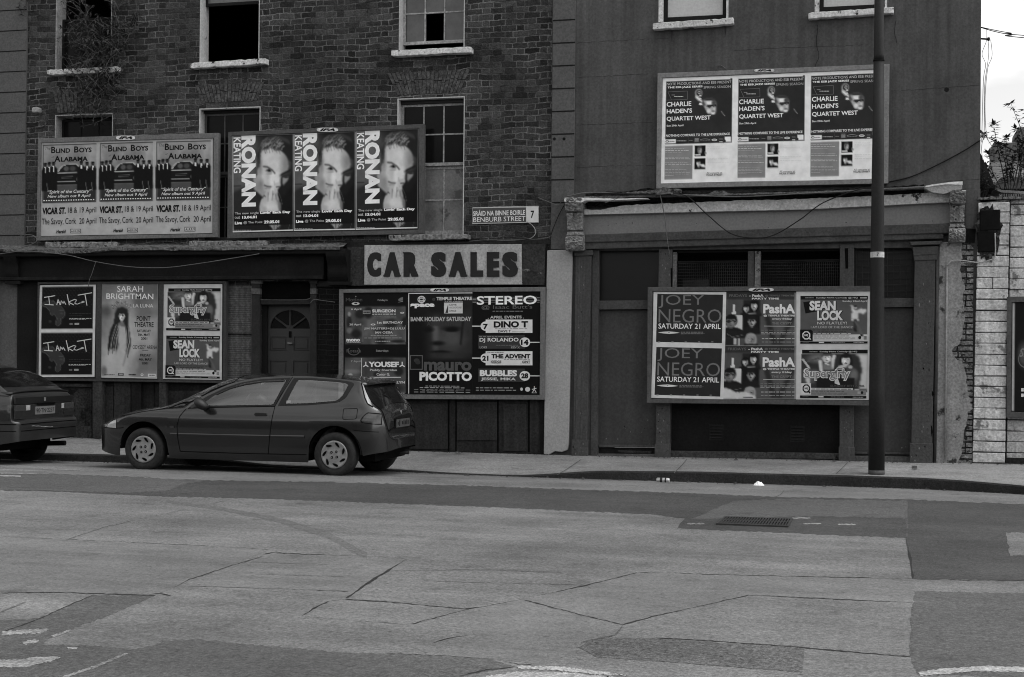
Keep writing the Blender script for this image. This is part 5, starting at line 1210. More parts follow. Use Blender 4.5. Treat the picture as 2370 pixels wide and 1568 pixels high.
cable([(603, 694), (660, 695), (705, 694), (720, 690)], .005, M_CABLEG, 'cable fixed along the top of the door transom', -.09)
cable([(2192, 614), (2205, 604), (2230, 604), (2262, 608), (2290, 603), (2303, 592), (2303, 540)], .009, M_CABLEP, 'pale twin cable running from the pipe to the black boxes', -.10)
cable([(1658, 162), (1660, 154), (1668, 152), (1678, 158), (1684, 164)], .006, M_CABLEG, 'stub of wire sticking up behind the jazz hoarding', -.03)
cable([(52, 266), (60, 285), (90, 298), (112, 285)], .004, M_CABLE, 'thin black wire sagging below the small white box', -.02)
cable([(2269, 63), (2300, 70), (2340, 77), (2420, 86), (3400, 150)], .006, M_CABLE, 'upper overhead wire leaving the house corner', .1, 'overhead_wire')
cable([(2269, 64), (2300, 73), (2340, 81), (2420, 92), (3400, 165)], .006, M_CABLE, 'lower overhead wire leaving the house corner', .1, 'overhead_wire')
cable([(2293, 92), (2296, 130), (2286, 160), (2280, 230), (2283, 310), (2296, 340)], .0045, M_CABLEP, 'pale thin wire hanging furthest from the house corner', .1)
cable([(2284, 66), (2283, 95), (2273, 125), (2281, 150), (2276, 190), (2272, 330)], .0045, M_CABLEP, 'pale kinked wire hanging nearest the house corner', .1)
cable([(2287, 92), (2288, 130), (2279, 200), (2278, 300), (2272, 340), (2274, 370)], .0045, M_CABLEP, 'pale straight wire hanging between the two others', .1)
ib = MB().tube([p3(2268, 90, .1), p3(2291, 91.5, .1)], .012, 6); ib.lathe([(.001, -.02), (.022, -.015), (.026, 0), (.022, .015), (.001, .02)], p3(2288, 91, .1), 'X', 10); tag(ib.build('wire_bracket', M_CABLE, None, smooth=False), 'dark iron wire bracket sticking out of the house corner', 'bracket')
# conduit on the peeling wall; dark tube beside it imitates a shadow gap
tag(MB().tube([p3(2192, 612, -.075), p3(2190, 800, -.075), p3(2187, 1064, -.075)], .012, 8).build('conduit_pipe', mat('conduit', 112, amt=.2, scale=9, rough=.7), None, smooth=True), 'thin painted conduit pipe running down the peeling wall', 'pipe')
tag(MB().tube([p3(2169.5, 570, -.06), p3(2168, 800, -.06), p3(2163, 1072, -.06)], .022, 10).build('gap_shadow_tube', mat('gap_shadow_grey', 52, amt=.2, scale=6, rough=.6), None, smooth=True), 'dark tube imitating the shadow gap between the grey pilaster and the peeling wall', 'pipe')
# little white box on the brick wall
a = at(84, 256, -.12); wb = MB(); wb.box(a[0]-.06, a[0]+.06, -.16, -.05, a[1]-.04, a[1]+.045); wb.box(a[0]-.02, a[0]+.03, -.05, -.0, a[1]-.02, a[1]+.02); tag(wb.build('junction_box', mat('white_plastic', 120, amt=.08), None, bevel=.02), 'small white box fixed to the upper left brickwork', 'junction box')

# ---- lamp post on the pavement
yl = -1.40; lz = .075; zb = at(2028, 1086, yl)[1]
lp = empty('lamp_post', (at(2028.5, 1099, yl)[0], yl, lz), 'tall tapering dark grey lamp post on the pavement', 'lamp post')
MPOST = mat('post_paint', 30, amt=.08, scale=3, fine=.10, rough=.6, spec=.15, spots=(70, 14, .72))
def pc(px, py): a = at(px, py, yl); return Vector((a[0], yl, a[1]))
prof = [(2028.5, 1088, 35), (2029.3, 900, 32.5), (2030.5, 590, 29), (2032, 380, 26), (2034, 137, 22.4)]
m1 = MB().tube([pc(a, b) for a, b, _ in prof], [w/2/(F/ (18.4*1.03)) for _, _, w in prof], 24); m1.build('shaft', MPOST, lp, smooth=True)
t0 = pc(2034, 137); t1 = pc(2035, -20); up = (t1-t0).normalized(); rr = 20.5/2/(F/(18.4*1.03))
MB().tube([t0-up*.01, t0+up*.05, t0+up*2.2], [rr*1.12, rr*1.03, rr*.9], 24).build('upper_shaft', MPOST, lp, smooth=True)
MB().tube([t0-up*.03, t0-up*.012], [rr*1.2, rr*1.2], 24).build('collar', mat('collar_dark', 16), lp, smooth=True)
b0 = pc(2028.5, 1100); MB().tube([b0, pc(2028.5, 1088)], [.101, .1005], 24).build('base_sleeve', mat('post_base', 62, amt=.2, scale=9), lp, smooth=True)
top = t0+up*2.2; MB().tube(curve_pts([top, top+up*.25+Vector((0, -.1, 0)), top+Vector((0, -1.2, .45))], 8), rr*.75, 12).build('arm', MPOST, lp, smooth=True)
MB().lathe([(.001, .12), (.12, .10), (.17, 0), (.15, -.06), (.001, -.09)], tuple(top+Vector((0, -1.5, .45))), 'Z', 20).build('lantern', mat('lantern_shell', 120, rough=.4), lp, smooth=True)
# number band
c = pc(2030.5, 590); rb = 29.6/2/(F/(18.4*1.03)); zz0, zz1 = pc(2030, 597).z, pc(2030, 584).z
nbm = MB(); K = 15; row = []
for i in range(K+1):
    t = math.pi+math.pi*i/K; row.append([(c.x+rb*math.cos(t), yl+rb*math.sin(t), zz0), (c.x+rb*math.cos(t), yl+rb*math.sin(t), zz1)])
band = nbm.grid(row).build('number_band', mat('band_white', 150, amt=.06), lp, smooth=True)
v, f = text_mesh('7', .02); n7 = MB(); n7.v = [(c.x+.005-.014+.028*a, yl-rb-.0022+.002*abs(a-.5), zz0+.012+(zz1-zz0-.024)*b) for a, b in v]; n7.f = f; n7.m = [0]*len(f); n7.build('numeral', mat('ink_black', 15, fine=0), band, fix=False)

# ---- litter
a, b = gz(1534, 1119, -.055); cc = MB(); L_ = .165
prof = [(.001, 0), (.024, .0), (.026, .004), (.033, .014), (.033, L_-.018), (.027, L_-.004), (.025, L_), (.022, L_-.003), (.001, L_-.003)]
cc.lathe(prof, (a-.083, b+.03, -.055+.034), 'X', 20); can = cc.build('drink_can', mat('can_metal', 150, amt=.1, rough=.3, metal=.6), None, smooth=True); tag(can, 'empty drinks can lying in the gutter by the kerb', 'can')
MB().lathe([(.0334, .045), (.0334, .075)], (a-.083, b+.03, -.021), 'X', 20).build('printed_band', mat('can_print', 40, rough=.4), can, smooth=True); MB().lathe([(.0334, .105), (.0334, .125)], (a-.083, b+.03, -.021), 'X', 20).build('printed_band', mat('can_print', 40), can, smooth=True)
a, b = gz(1756, 1126, -.055); rs = random.Random(6); cr = []
for i in range(9):
    row = []
    for j in range(9):
        u, v2 = i/8*2-1, j/8*2-1; h = max(0, 1-(u*u+v2*v2)*.75)*.055*rs.uniform(.6, 1.3); row.append((a+u*.065+rs.uniform(-.006, .006), b+v2*.05, -.055+max(.003, h)))
    cr.append(row)
tag(MB().grid(cr).build('crumpled_paper', mat('white_litter', 225, amt=.06), None), 'crumpled white paper lying in the gutter by the kerb', 'litter')
# dirt and grit along the foot of the walls and in the gutter
rs = random.Random(9); gr = MB()
for _ in range(900):
    x = rs.uniform(-13.5, 3); w = rs.random()
    if w < .5: y = -.02-abs(rs.gauss(0, .10))-.1; z = lerp_tab(WALL_Z, x)+.003
    else: y = kerb_y(x)-abs(rs.gauss(0, .12))-.02; z = road_z(x, y)+.004
    s = rs.uniform(.004, .016)*(2.0 if rs.random() < .06 else 1); n = len(gr.v); gr.v += [(x-s, y-s, z), (x+s, y-s*.6, z), (x+s*.7, y+s, z), (x-s*.8, y+s*.8, z), (x, y, z+s*.8)]
    for f in ((0, 1, 4), (1, 2, 4), (2, 3, 4), (3, 0, 4)): gr.f.append(tuple(n+i for i in f)); gr.m.append(0)
g = gr.build('grit', mat('grit_dark', 0, abs_=.045, amt=.5, scale=30), None, fix=False); g['kind'] = 'stuff'
# ================================================================== HOARDINGS AND POSTERS
M_FRAME = mat('hoarding_frame', 84, amt=.12, scale=4, fine=.12, rough=.6, spec=.12, spots=(36, 8, .70))
M_FRAMED = mat('hoarding_frame_dark', 63, amt=.14, scale=4, fine=.12, rough=.6, spec=.12, spots=(28, 8, .70))
M_BACK = mat('hoarding_back', 40, amt=.2)
def hoarding(label, outer, inner, y=-.10, yb=-.02, m=None, badge=None, extra=()):
    (ax, az) = at(*outer[3], y); e = empty('billboard', (ax, y, az), label, 'billboard', 'poster hoardings on the street front')
    o = PX(outer, y); i = PX(inner, y); mb = MB()
    for k in range(4):
        l = (k+1) % 4; n = len(mb.v); q = [o[k], o[l], i[l], i[k]]
        mb.prism(q, y, yb)
    for x in extra: mb.prism(PX(x, y+.002), y+.002, yb)
    mb.build('frame', m or M_FRAME, e, bevel=.005)
    MB().prism(i, y+.03, yb+.001).build('backing_board', M_BACK, e)
    if badge:
        x0, y0, x1, y1 = badge; b = MB(); n = 24
        pts = [((x0+x1)/2+(x1-x0)/2*math.copysign(abs(math.cos(t))**.6, math.cos(t)), (y0+y1)/2+(y1-y0)/2*math.copysign(abs(math.sin(t))**.6, math.sin(t))) for t in [2*math.pi*k/n for k in range(n)]]
        bo = b.pp(pts, y-.012, y-.0005).build('badge', mat('badge_white', 165, amt=.1), e)
        A = Art(rc(x0, y0, x1, y1), y-.0125); A.text('IPA', .14, .16, .86, .84, 10, .05, .35); A.build('badge_lettering', bo)
    return e

# ---- gospel quintet poster
def art_blind(corners, y):
    A = Art(corners, y, ((108, 95), (790, 75), (780, 1205), (95, 1218)))
    p = Pic(70, 110, 140, 10, 4)
    p.rect(.028, .022, .968, .648, 20); p.rect(.04, .032, .962, .64, lambda U, V: 122-30*V+0*U, .004); p.mix(((p.V > .03) & (p.V < .30) & (p.U > .04) & (p.U < .96))*1.0, p.a+p.cloud(7)*34)
    p.rect(.04, .47, .962, .64, 36, .04)
    p.ell(.5, .50, .36, .05, 62, .7)
    # black saloon car between two groups of men in dinner jackets
    p.poly([(.27, .33), (.34, .262), (.40, .240), (.62, .236), (.68, .262), (.72, .33)], 150, 1); p.poly([(.29, .33), (.36, .27), (.41, .248), (.61, .245), (.66, .27), (.70, .33)], 22); p.ell(.44, .285, .045, .026, 70, .6); p.ell(.55, .285, .05, .026, 58, .6)
    p.poly([(.22, .37), (.27, .318), (.72, .318), (.78, .36), (.78, .45), (.22, .45)], 16); p.line([(.25, .33), (.70, .326)], .010, 150); p.line([(.36, .372), (.56, .368)], .006, 90); p.line([(.36, .385), (.54, .382)], .005, 80); p.line([(.26, .424), (.62, .420)], .010, 120)
    p.ell(.65, .40, .055, .05, 12, .2); p.ell(.65, .40, .03, .028, 90, .3); p.ell(.66, .40, .02, .02, 20, .3)
    for cx_, h in ((.07, .235), (.14, .228), (.215, .226), (.70, .225), (.80, .235), (.90, .235)):
        p.poly([(cx_-.07, .52), (cx_-.062, h+.055), (cx_-.03, h+.03), (cx_+.03, h+.03), (cx_+.062, h+.055), (cx_+.07, .52)], 12, 1); p.ell(cx_, h+.006, .030, .026, 60, .3); p.ell(cx_, h-.008, .030, .012, 14, .5); p.line([(cx_-.012, h+.012), (cx_+.014, h+.012)], .005, 18)
        p.poly([(cx_-.014, h+.03), (cx_+.016, h+.03), (cx_+.004, h+.095)], 175)
    for x in (.10, .78, .88): p.line([(x, .44), (x+.02, .52)], .014, 70)
    A.pic(p)
    A.text('The', 150, 143, 215, 180, 60, .0, .3); A.text('B', 222, 142, 275, 220, 14, .03); A.text('LIND', 278, 162, 450, 217, 14, .035); A.text('B', 497, 138, 552, 212, 14, .03); A.text('OYS', 556, 152, 706, 210, 14, .035)
    A.text('of', 228, 255, 258, 278, 50, .0, .3); A.text('A', 260, 252, 335, 325, 14, .035); A.text('LABAMA', 340, 262, 660, 318, 14, .035)
    A.text('“Spirit of the Century”', 182, 660, 702, 712, 178, .01, .2); A.text('New album out 9 April', 180, 716, 694, 762, 178, .01, .2)
    for i in range(21): A.ell(138+29.6*i, 790-.6*i, 9, 7, 190, 10); A.layer -= 1
    A.layer += 1
    A.text('VICAR ST.', 118, 872, 398, 955, 12, .05, .08); A.text('18 & 19 April', 425, 868, 760, 958, 16, .005); A.text('The Savoy, Cork', 110, 1002, 520, 1098, 16, .005); A.text('20 April', 560, 1000, 762, 1090, 16, .005)
    A.text('Herald', 282, 1142, 402, 1186, 24, .03, .3); A.rect(452, 1132, 580, 1184, 30); A.rect(458, 1139, 574, 1177, 160); A.text('A.I.K.E.N', 462, 1145, 570, 1172, 18, .04)
    return A
# ---- pop singer, chin on hand
def art_ronan(corners, y):
    A = Art(corners, y, ((80, 155), (785, 130), (785, 1250), (85, 1270)))
    p = Pic(84, 130, 62, 26, 9)
    p.poly([(.36, 0), (1, 0), (1, 1), (.0, 1), (0, .62), (.30, .60)], 30, 4); p.rect(0, .55, .36, .80, 38, .10); p.rect(0, .0, .42, .5, 76, .2); p.mix(((p.U < .42) & (p.V < .5))*.8, p.a+p.cloud(12)*22)
    p.poly([(.84, .1), (1, .1), (1, .85), (.75, .85), (.76, .5)], 14, 4)
    p.poly([(0, .60), (.18, .54), (.40, .62), (.5, .80), (0, .80)], 34, 3); p.line([(.02, .52), (.14, .52)], .006, 20)
    # head
    p.poly([(.345, .44), (.44, .40), (.50, .52), (.60, .60), (.50, .64), (.36, .56)], 128, 2)      # neck
    p.poly([(.45, .13), (.60, .11), (.80, .15), (.92, .22), (.93, .34), (.90, .44), (.82, .52), (.72, .60), (.62, .61), (.52, .565), (.455, .485), (.42, .40), (.41, .30), (.43, .20)], 156, 3)
    p.ell(.62, .24, .16, .10, 172, 1.2, -12); p.ell(.72, .30, .10, .07, 174, 1.2); p.ell(.52, .45, .07, .09, 166, 1.2); p.ell(.66, .45, .05, .10, 186, .9, 8); p.ell(.46, .52, .05, .06, 116, 1.2); p.ell(.455, .30, .035, .12, 118, 1.2)
    p.poly([(.93, .19), (1, .22), (1, .50), (.86, .64), (.74, .62), (.73, .59), (.79, .535), (.785, .47), (.80, .43), (.92, .385), (.93, .33), (.91, .26)], 22, 4)   # shaded far side
    p.ell(.88, .30, .08, .10, 96, 1.4, 0, .7)
    p.poly([(.825, .45), (.925, .44), (.915, .475), (.84, .53), (.82, .50)], 122, 2)                  # lit cheek patch
    p.line([(.775, .43), (.83, .41), (.95, .375)], .022, 20, .02); p.ell(.885, .448, .035, .008, 40, .8)
    p.ell(.735, .45, .05, .09, 184, 1.0, 8)
    p.ell(.745, .52, .045, .024, 160, .7); p.line([(.725, .543), (.77, .54)], .010, 50, .012); p.line([(.69, .49), (.70, .52)], .012, 138, .02)
    p.line([(.515, .327), (.58, .333), (.66, .368), (.70, .40)], .017, 66, .016); p.poly([(.555, .362), (.60, .352), (.655, .378), (.62, .388), (.57, .378)], 40, 1); p.ell(.612, .369, .014, .012, 10, .4); p.line([(.545, .372), (.60, .392), (.65, .392)], .008, 118, .014); p.ell(.60, .405, .05, .010, 140, .8)
    p.ell(.405, .285, .022, .045, 128, .5); p.line([(.402, .27), (.41, .31)], .010, 84, .012)
    p.line([(.53, .522), (.58, .536), (.64, .54)], .016, 76, .014); p.ell(.58, .555, .05, .012, 130, .7)
    # hair: dark, brushed up, with pale tips
    p.poly([(.405, .36), (.395, .25), (.42, .15), (.48, .07), (.60, .02), (.78, .01), (.92, .06), (1, .15), (1, .30), (.93, .27), (.88, .21), (.79, .165), (.70, .165), (.64, .135), (.56, .15), (.50, .15), (.465, .20), (.45, .27), (.435, .34)], 50, 2); p.poly([(.80, .06), (1, .12), (1, .30), (.93, .27), (.86, .20), (.80, .16)], 26, 3)
    rs = random.Random(5)
    for i in range(80):
        x = rs.uniform(.47, .82); y0 = .02+.10*rs.random()+.05*abs(x-.66); l = rs.uniform(.03, .07); p.line([(x, y0+.035), (x+l*.35, y0+.012), (x+l, y0)], .007, rs.choice((150, 128, 108, 92, 26, 30)), .008, .8)
    for i in range(16): x = rs.uniform(.41, .47); yy = rs.uniform(.13, .30); p.line([(x, yy), (x-.008, yy+.05)], .010, rs.choice((26, 60)), .010, .7)
    for i in range(8): x = rs.uniform(.50, .80); p.line([(x, .14), (x+.02, .175+rs.uniform(0, .03))], .008, 60, .010, .7)
    # hand at the mouth
    p.poly([(.46, .72), (.50, .66), (.58, .625), (.70, .62), (.765, .67), (.785, .80), (.45, .80)], 160, 2)
    for (q, w, v) in (([(.535, .70), (.55, .64), (.585, .59)], .060, 152), ([(.615, .70), (.63, .63), (.665, .568)], .064, 174), ([(.69, .69), (.705, .64), (.72, .59)], .058, 160), ([(.745, .71), (.74, .66), (.725, .625)], .046, 132), ([(.47, .74), (.49, .69), (.525, .65)], .044, 150)): p.line(q, w, v, .016)
    for q in ([(.59, .60), (.588, .65), (.585, .69)], [(.668, .585), (.66, .64), (.655, .68)], [(.715, .62), (.718, .67)]): p.line(q, .009, 84, .012)
    p.line([(.50, .655), (.525, .625), (.545, .64)], .010, 52, .012); p.ell(.63, .74, .11, .05, 174, 1.0); p.ell(.51, .77, .05, .03, 146, 1.0); p.poly([(.745, .68), (.80, .71), (.80, .80), (.765, .80)], 92, 2); p.line([(.755, .595), (.80, .66), (.82, .72)], .006, 92, .008)
    for _ in range(1):
        g = np.pad(p.a, 1, mode='edge'); p.a = (g[:-2, 1:-1]+g[2:, 1:-1]+g[1:-1, :-2]+g[1:-1, 2:]+4*p.a)/8
    p.rect(0, .798, 1, .935, 13); p.rect(0, .935, 1, 1, 24, .01); p.poly([(.60, .935), (.80, .935), (.69, .995)], 120, 1)
    for i in range(9): x = rs.uniform(0, 1); p.line([(x, .94), (x+rs.uniform(-.06, .06), .99)], .008, rs.choice((60, 44, 10)))
    for e in ((0, 0, .012, 1), (.99, 0, 1, 1), (0, 0, 1, .006), (0, .988, 1, 1)): p.rect(*e, 205, .003)
    A.pic(p)
    A.text('KEATING', 95, 172, 180, 585, 205, .02, 0, 90); A.text('RONAN', 186, 150, 356, 973, 212, .055, 0, 90)
    A.text('The new single', 110, 1035, 388, 1068, 170); A.text("Lovin' Each Day", 405, 1022, 752, 1060, 205, .05); A.text('out', 110, 1084, 172, 1112, 170); A.text('13.04.01', 195, 1078, 365, 1110, 205, .05)
    A.text('Live', 110, 1144, 196, 1178, 205, .05); A.text('@ The Point', 212, 1138, 432, 1172, 170); A.text('29.05.01', 448, 1130, 625, 1166, 205, .05); A.bars(95, 1238, 300, 1250, 130, 7)
    return A
# ---- jazz quartet poster
def art_jazz(corners, y):
    A = Art(corners, y, ((95, 165), (1010, 130), (1000, 1475), (70, 1500)))
    p = Pic(74, 108, 212, 5, 3); f = lambda x, y_: tuple(A.uv([(x, y_)])[0])
    p.poly([f(132, 205), f(982, 168), f(972, 980), f(118, 1005)], 36)
    p.mix((p.a < 60)*.7, p.a+p.cloud(6)*10)
    # bass scroll and the player's half lit head
    def E(x, y_, rx, ry, v, so=.4, op=1): u, w = f(x, y_); p.ell(u, w, rx/920, ry/1320, v, so, 0, op)
    E(552, 350, 48, 52, 120, .3); E(556, 348, 34, 36, 30, .3); E(560, 345, 20, 22, 150, .4); E(560, 345, 9, 10, 24, .4)
    p.poly([f(512, 380), f(545, 395), f(600, 440), f(600, 475), f(545, 440), f(516, 410)], 190, 1); E(575, 385, 12, 8, 200); E(575, 420, 12, 8, 190); E(575, 490, 22, 14, 205, .3)
    p.poly([f(600, 488), f(650, 520), f(690, 590), f(680, 612), f(640, 560)], 150, 1)
    p.poly([f(610, 440), f(660, 425), f(720, 425), f(770, 470), f(772, 540), f(765, 600), f(720, 620), f(680, 610), f(645, 545), f(630, 490)], 150, 2); E(690, 470, 40, 28, 196, .6); E(745, 470, 30, 30, 64, .8); E(690, 430, 70, 18, 50, .6)
    p.line([f(660, 512), f(770, 505)], .016, 18); E(690, 520, 24, 18, 40, .4); E(748, 515, 18, 18, 60, .4); E(680, 575, 26, 26, 190, .8); E(735, 580, 24, 6, 60, .6); E(735, 605, 34, 8, 205, .4); E(750, 545, 14, 22, 170, .6); p.line([f(840, 585), f(880, 632)], .008, 120)
    p.rect(*f(118, 1020), *f(475, 1440), 112); p.rect(*f(498, 1018), *f(640, 1150), 14); p.rect(*f(494, 1180), *f(640, 1318), 14)
    portrait(p, *f(565, 1072), .030, .034, 140, 60, .6, 1); E(540, 1132, 36, 9, 200, .3); E(635, 1110, 12, 20, 90); portrait(p, *f(550, 1238), .028, .032, 165, 16, .5, -1); p.poly([f(560, 1250), f(640, 1258), f(640, 1300), f(590, 1282)], 205, 1)
    p.rect(*f(120, 940), *f(258, 982), 200); p.poly([f(880, 905), f(955, 895), f(965, 955), f(895, 968)], 205)
    A.pic(p)
    A.text('NOTE PRODUCTIONS AND ESB PRESENT', 145, 208, 962, 240, 165, 0); A.text('THE ESB JAZZ SERIES', 155, 262, 600, 292, 205, .03); A.text('SPRING SEASON', 615, 258, 955, 288, 150, 0)
    A.line([(135, 440), (410, 430), (408, 325), (160, 336), (205, 432)], 5, 90); A.bars(208, 368, 250, 382, 130, 8); A.bars(240, 385, 355, 402, 180, 8)
    A.text('CHARLIE', 145, 458, 458, 518, 214, .02); A.text("HADEN'S", 145, 546, 468, 604, 214, .02); A.text('QUARTET WEST', 145, 640, 702, 702, 214, .02); A.text('Sun 29ᵗʰ April' if False else 'Sun 29th April', 145, 748, 358, 778, 190, .02)
    A.text('NOTHING COMPARES TO THE LIVE EXPERIENCE', 138, 862, 942, 892, 195, .02)
    A.line([(120, 912), (880, 890)], 4, 80)
    for x in (264, 420, 496, 562, 706, 800, 866): A.line([(x, 910), (x, 985)], 3, 70)
    A.ell(152, 961, 22, 14, 40); A.ell(152, 961, 14, 7, 190); A.bars(180, 952, 245, 968, 90, 10); A.bars(272, 945, 395, 965, 140, 10); A.bars(428, 940, 475, 960, 100, 8); A.bars(502, 915, 552, 975, 140, 8, 4); A.ring(635, 945, 66, 18, 6, 130, 24, 180, 360); A.bars(575, 950, 695, 958, 120, 5); A.ell(752, 942, 36, 15, 170); A.ell(752, 942, 24, 8, 120); A.bars(812, 920, 858, 945, 90, 8, 2); A.bars(815, 955, 855, 975, 170, 14)
    for y0, y1, x1, v in ((1042, 1062, 380, 150), (1068, 1088, 425, 180), (1092, 1110, 340, 150), (1160, 1172, 440, 150), (1178, 1192, 445, 180), (1228, 1242, 420, 150), (1246, 1262, 450, 185), (1318, 1330, 405, 150), (1336, 1348, 400, 150), (1354, 1366, 440, 150), (1374, 1386, 425, 150), (1394, 1406, 240, 150)): A.bars(128, y0, x1, y1, v, 6, 1, .12, y0)
    for y0, x1 in ((1025, 850), (1050, 915), (1170, 945), (1190, 780), (1220, 940)): A.bars(665, y0, x1, y0+12, 178, 5, 1, .1, y0)
    A.text('All concerts at', 655, 1350, 850, 1376, 90, .01); A.text('VICAR STREET', 648, 1380, 855, 1400, 70, .03)
    return A

y1_ = -.10
e = hoarding('billboard with three gospel concert posters between the upper windows, left of the singer posters', [(88, 320.5), (505, 308), (502, 549), (85, 556.5)], [(95, 331), (494, 320), (492, 541.5), (93, 548)], y1_, -.012, M_FRAME, (268.5, 314.5, 312, 324))
B1 = [[(96.5, 331), (228.5, 327.2), (226.5, 544.2), (94, 547)], [(228.5, 327.2), (359, 323.3), (358, 542.3), (226.5, 544.2)], [(359, 323.3), (493, 320.5), (491.6, 540), (358, 542.3)]]
for i, c in enumerate(B1): art_blind(c, y1_+.022-.001*i).build('poster', e, ('leftmost gospel concert poster with car and suited men', 'middle gospel concert poster with car and suited men', 'rightmost gospel concert poster with car and suited men')[i])
e = hoarding('billboard of three close-up portrait posters of a fair-haired man below the brick wall windows', [(528, 306), (981, 287.5), (979.5, 541), (526.5, 551)], [(536, 314.5), (969.5, 298), (968.5, 532), (536.5, 540)], y1_, -.012, M_FRAMED, (733, 296, 782, 305.5))
B2_ = [[(537.4, 315.4), (678.6, 310.4), (678.8, 534.6), (538.4, 538.6)], [(679.2, 310.4), (822, 304.8), (822.2, 532.6), (680, 535)], [(822.8, 304.8), (968.6, 298.4), (966.6, 529), (823.2, 532.6)]]
for i, c in enumerate(B2_): art_ronan(c, y1_+.022-.001*i).build('poster', e, ('leftmost portrait poster of a man with hand at mouth', 'middle portrait poster of a man with hand at mouth', 'rightmost portrait poster of a man with hand at mouth')[i])
e = hoarding('billboard of three jazz concert posters on the smooth grey wall under its windows', [(1521.7, 170), (2058.8, 148.4), (2055.6, 425), (1518.5, 436.6)], [(1533, 180.5), (2046, 160), (2042.5, 415), (1528.5, 425.5)], -.14, -.02, mat('hoarding_frame_pale', 98, amt=.12, scale=4, fine=.12, rough=.6, spots=(40, 8, .70)), (1745.5, 159.8, 1792, 167.2))
B3 = [[(1534, 181.6), (1701, 175.3), (1698.8, 421), (1529.5, 425)], [(1701, 175.3), (1869, 168.3), (1867, 418.5), (1698.8, 421)], [(1869, 168.3), (2044, 160.8), (2041, 414), (1867, 418.5)]]
for i, c in enumerate(B3): art_jazz(c, -.118-.001*i).build('poster', e, ('leftmost jazz concert poster', 'middle jazz concert poster', 'rightmost jazz concert poster half behind the lamp post')[i])

# ---- triple hoarding at street level
def art_kloot(corners, y, fr):
    A = Art(corners, y, fr); p = Pic(60, 50, 168, 6, 5); s = lambda x, y_: tuple(A.uv([(x, y_)])[0])
    u0, v0 = s(138, 128); u1, v1 = s(893, 755); p.rect(.045, .04, .955, .955, 16, .012)
    for j in range(9):
        for i in range(15): 
            x = .09+.062*i+(.031 if j % 2 else 0); y_ = .075+.05*j
            if x < .93: p.ell(x, y_, .012, .012, 34, .8)
    O_ = [(.045, .40), (.10, .36), (.19, .33), (.26, .35), (.30, .42), (.38, .46), (.44, .54), (.46, .60), (.46, .66), (.42, .72), (.385, .74), (.40, .80), (.385, .85), (.34, .89), (.30, .85), (.305, .79), (.325, .72), (.30, .68), (.27, .62), (.235, .66), (.205, .63), (.19, .56), (.13, .48), (.045, .44)]
    p.poly(O_, 44, 1); p.line(O_+[O_[0]], .010, 74, .012); p.ell(.20, .79, .028, .028, 40, .5); p.ell(.40, .55, .04, .012, 66, .7); p.ell(.40, .62, .035, .012, 60, .7)
    A.pic(p)
    for q in ([(172, 283), (328, 258)], [(236, 272), (250, 390)], [(180, 386), (306, 394)], [(356, 392), (375, 310), (402, 388)], [(362, 360), (395, 352)], [(412, 390), (422, 330), (450, 372), (462, 340), (488, 386)], [(508, 240), (540, 395)], [(618, 312), (528, 352), (605, 392)], [(618, 312), (648, 322), (630, 350), (618, 372), (660, 382), (710, 360), (742, 340), (765, 350), (700, 366)], [(668, 250), (872, 215)], [(770, 236), (800, 400)]): A.line(q, 12, 172)
    A.bars(545, 515, 858, 528, 44, 9); A.bars(545, 548, 730, 560, 40, 9); A.bars(540, 588, 866, 600, 150, 10); A.bars(540, 602, 790, 614, 120, 8); A.bars(545, 660, 592, 688, 110, 10, 2); A.rect(620, 660, 686, 686, 140); A.bars(628, 668, 678, 678, 60, 6)
    return A
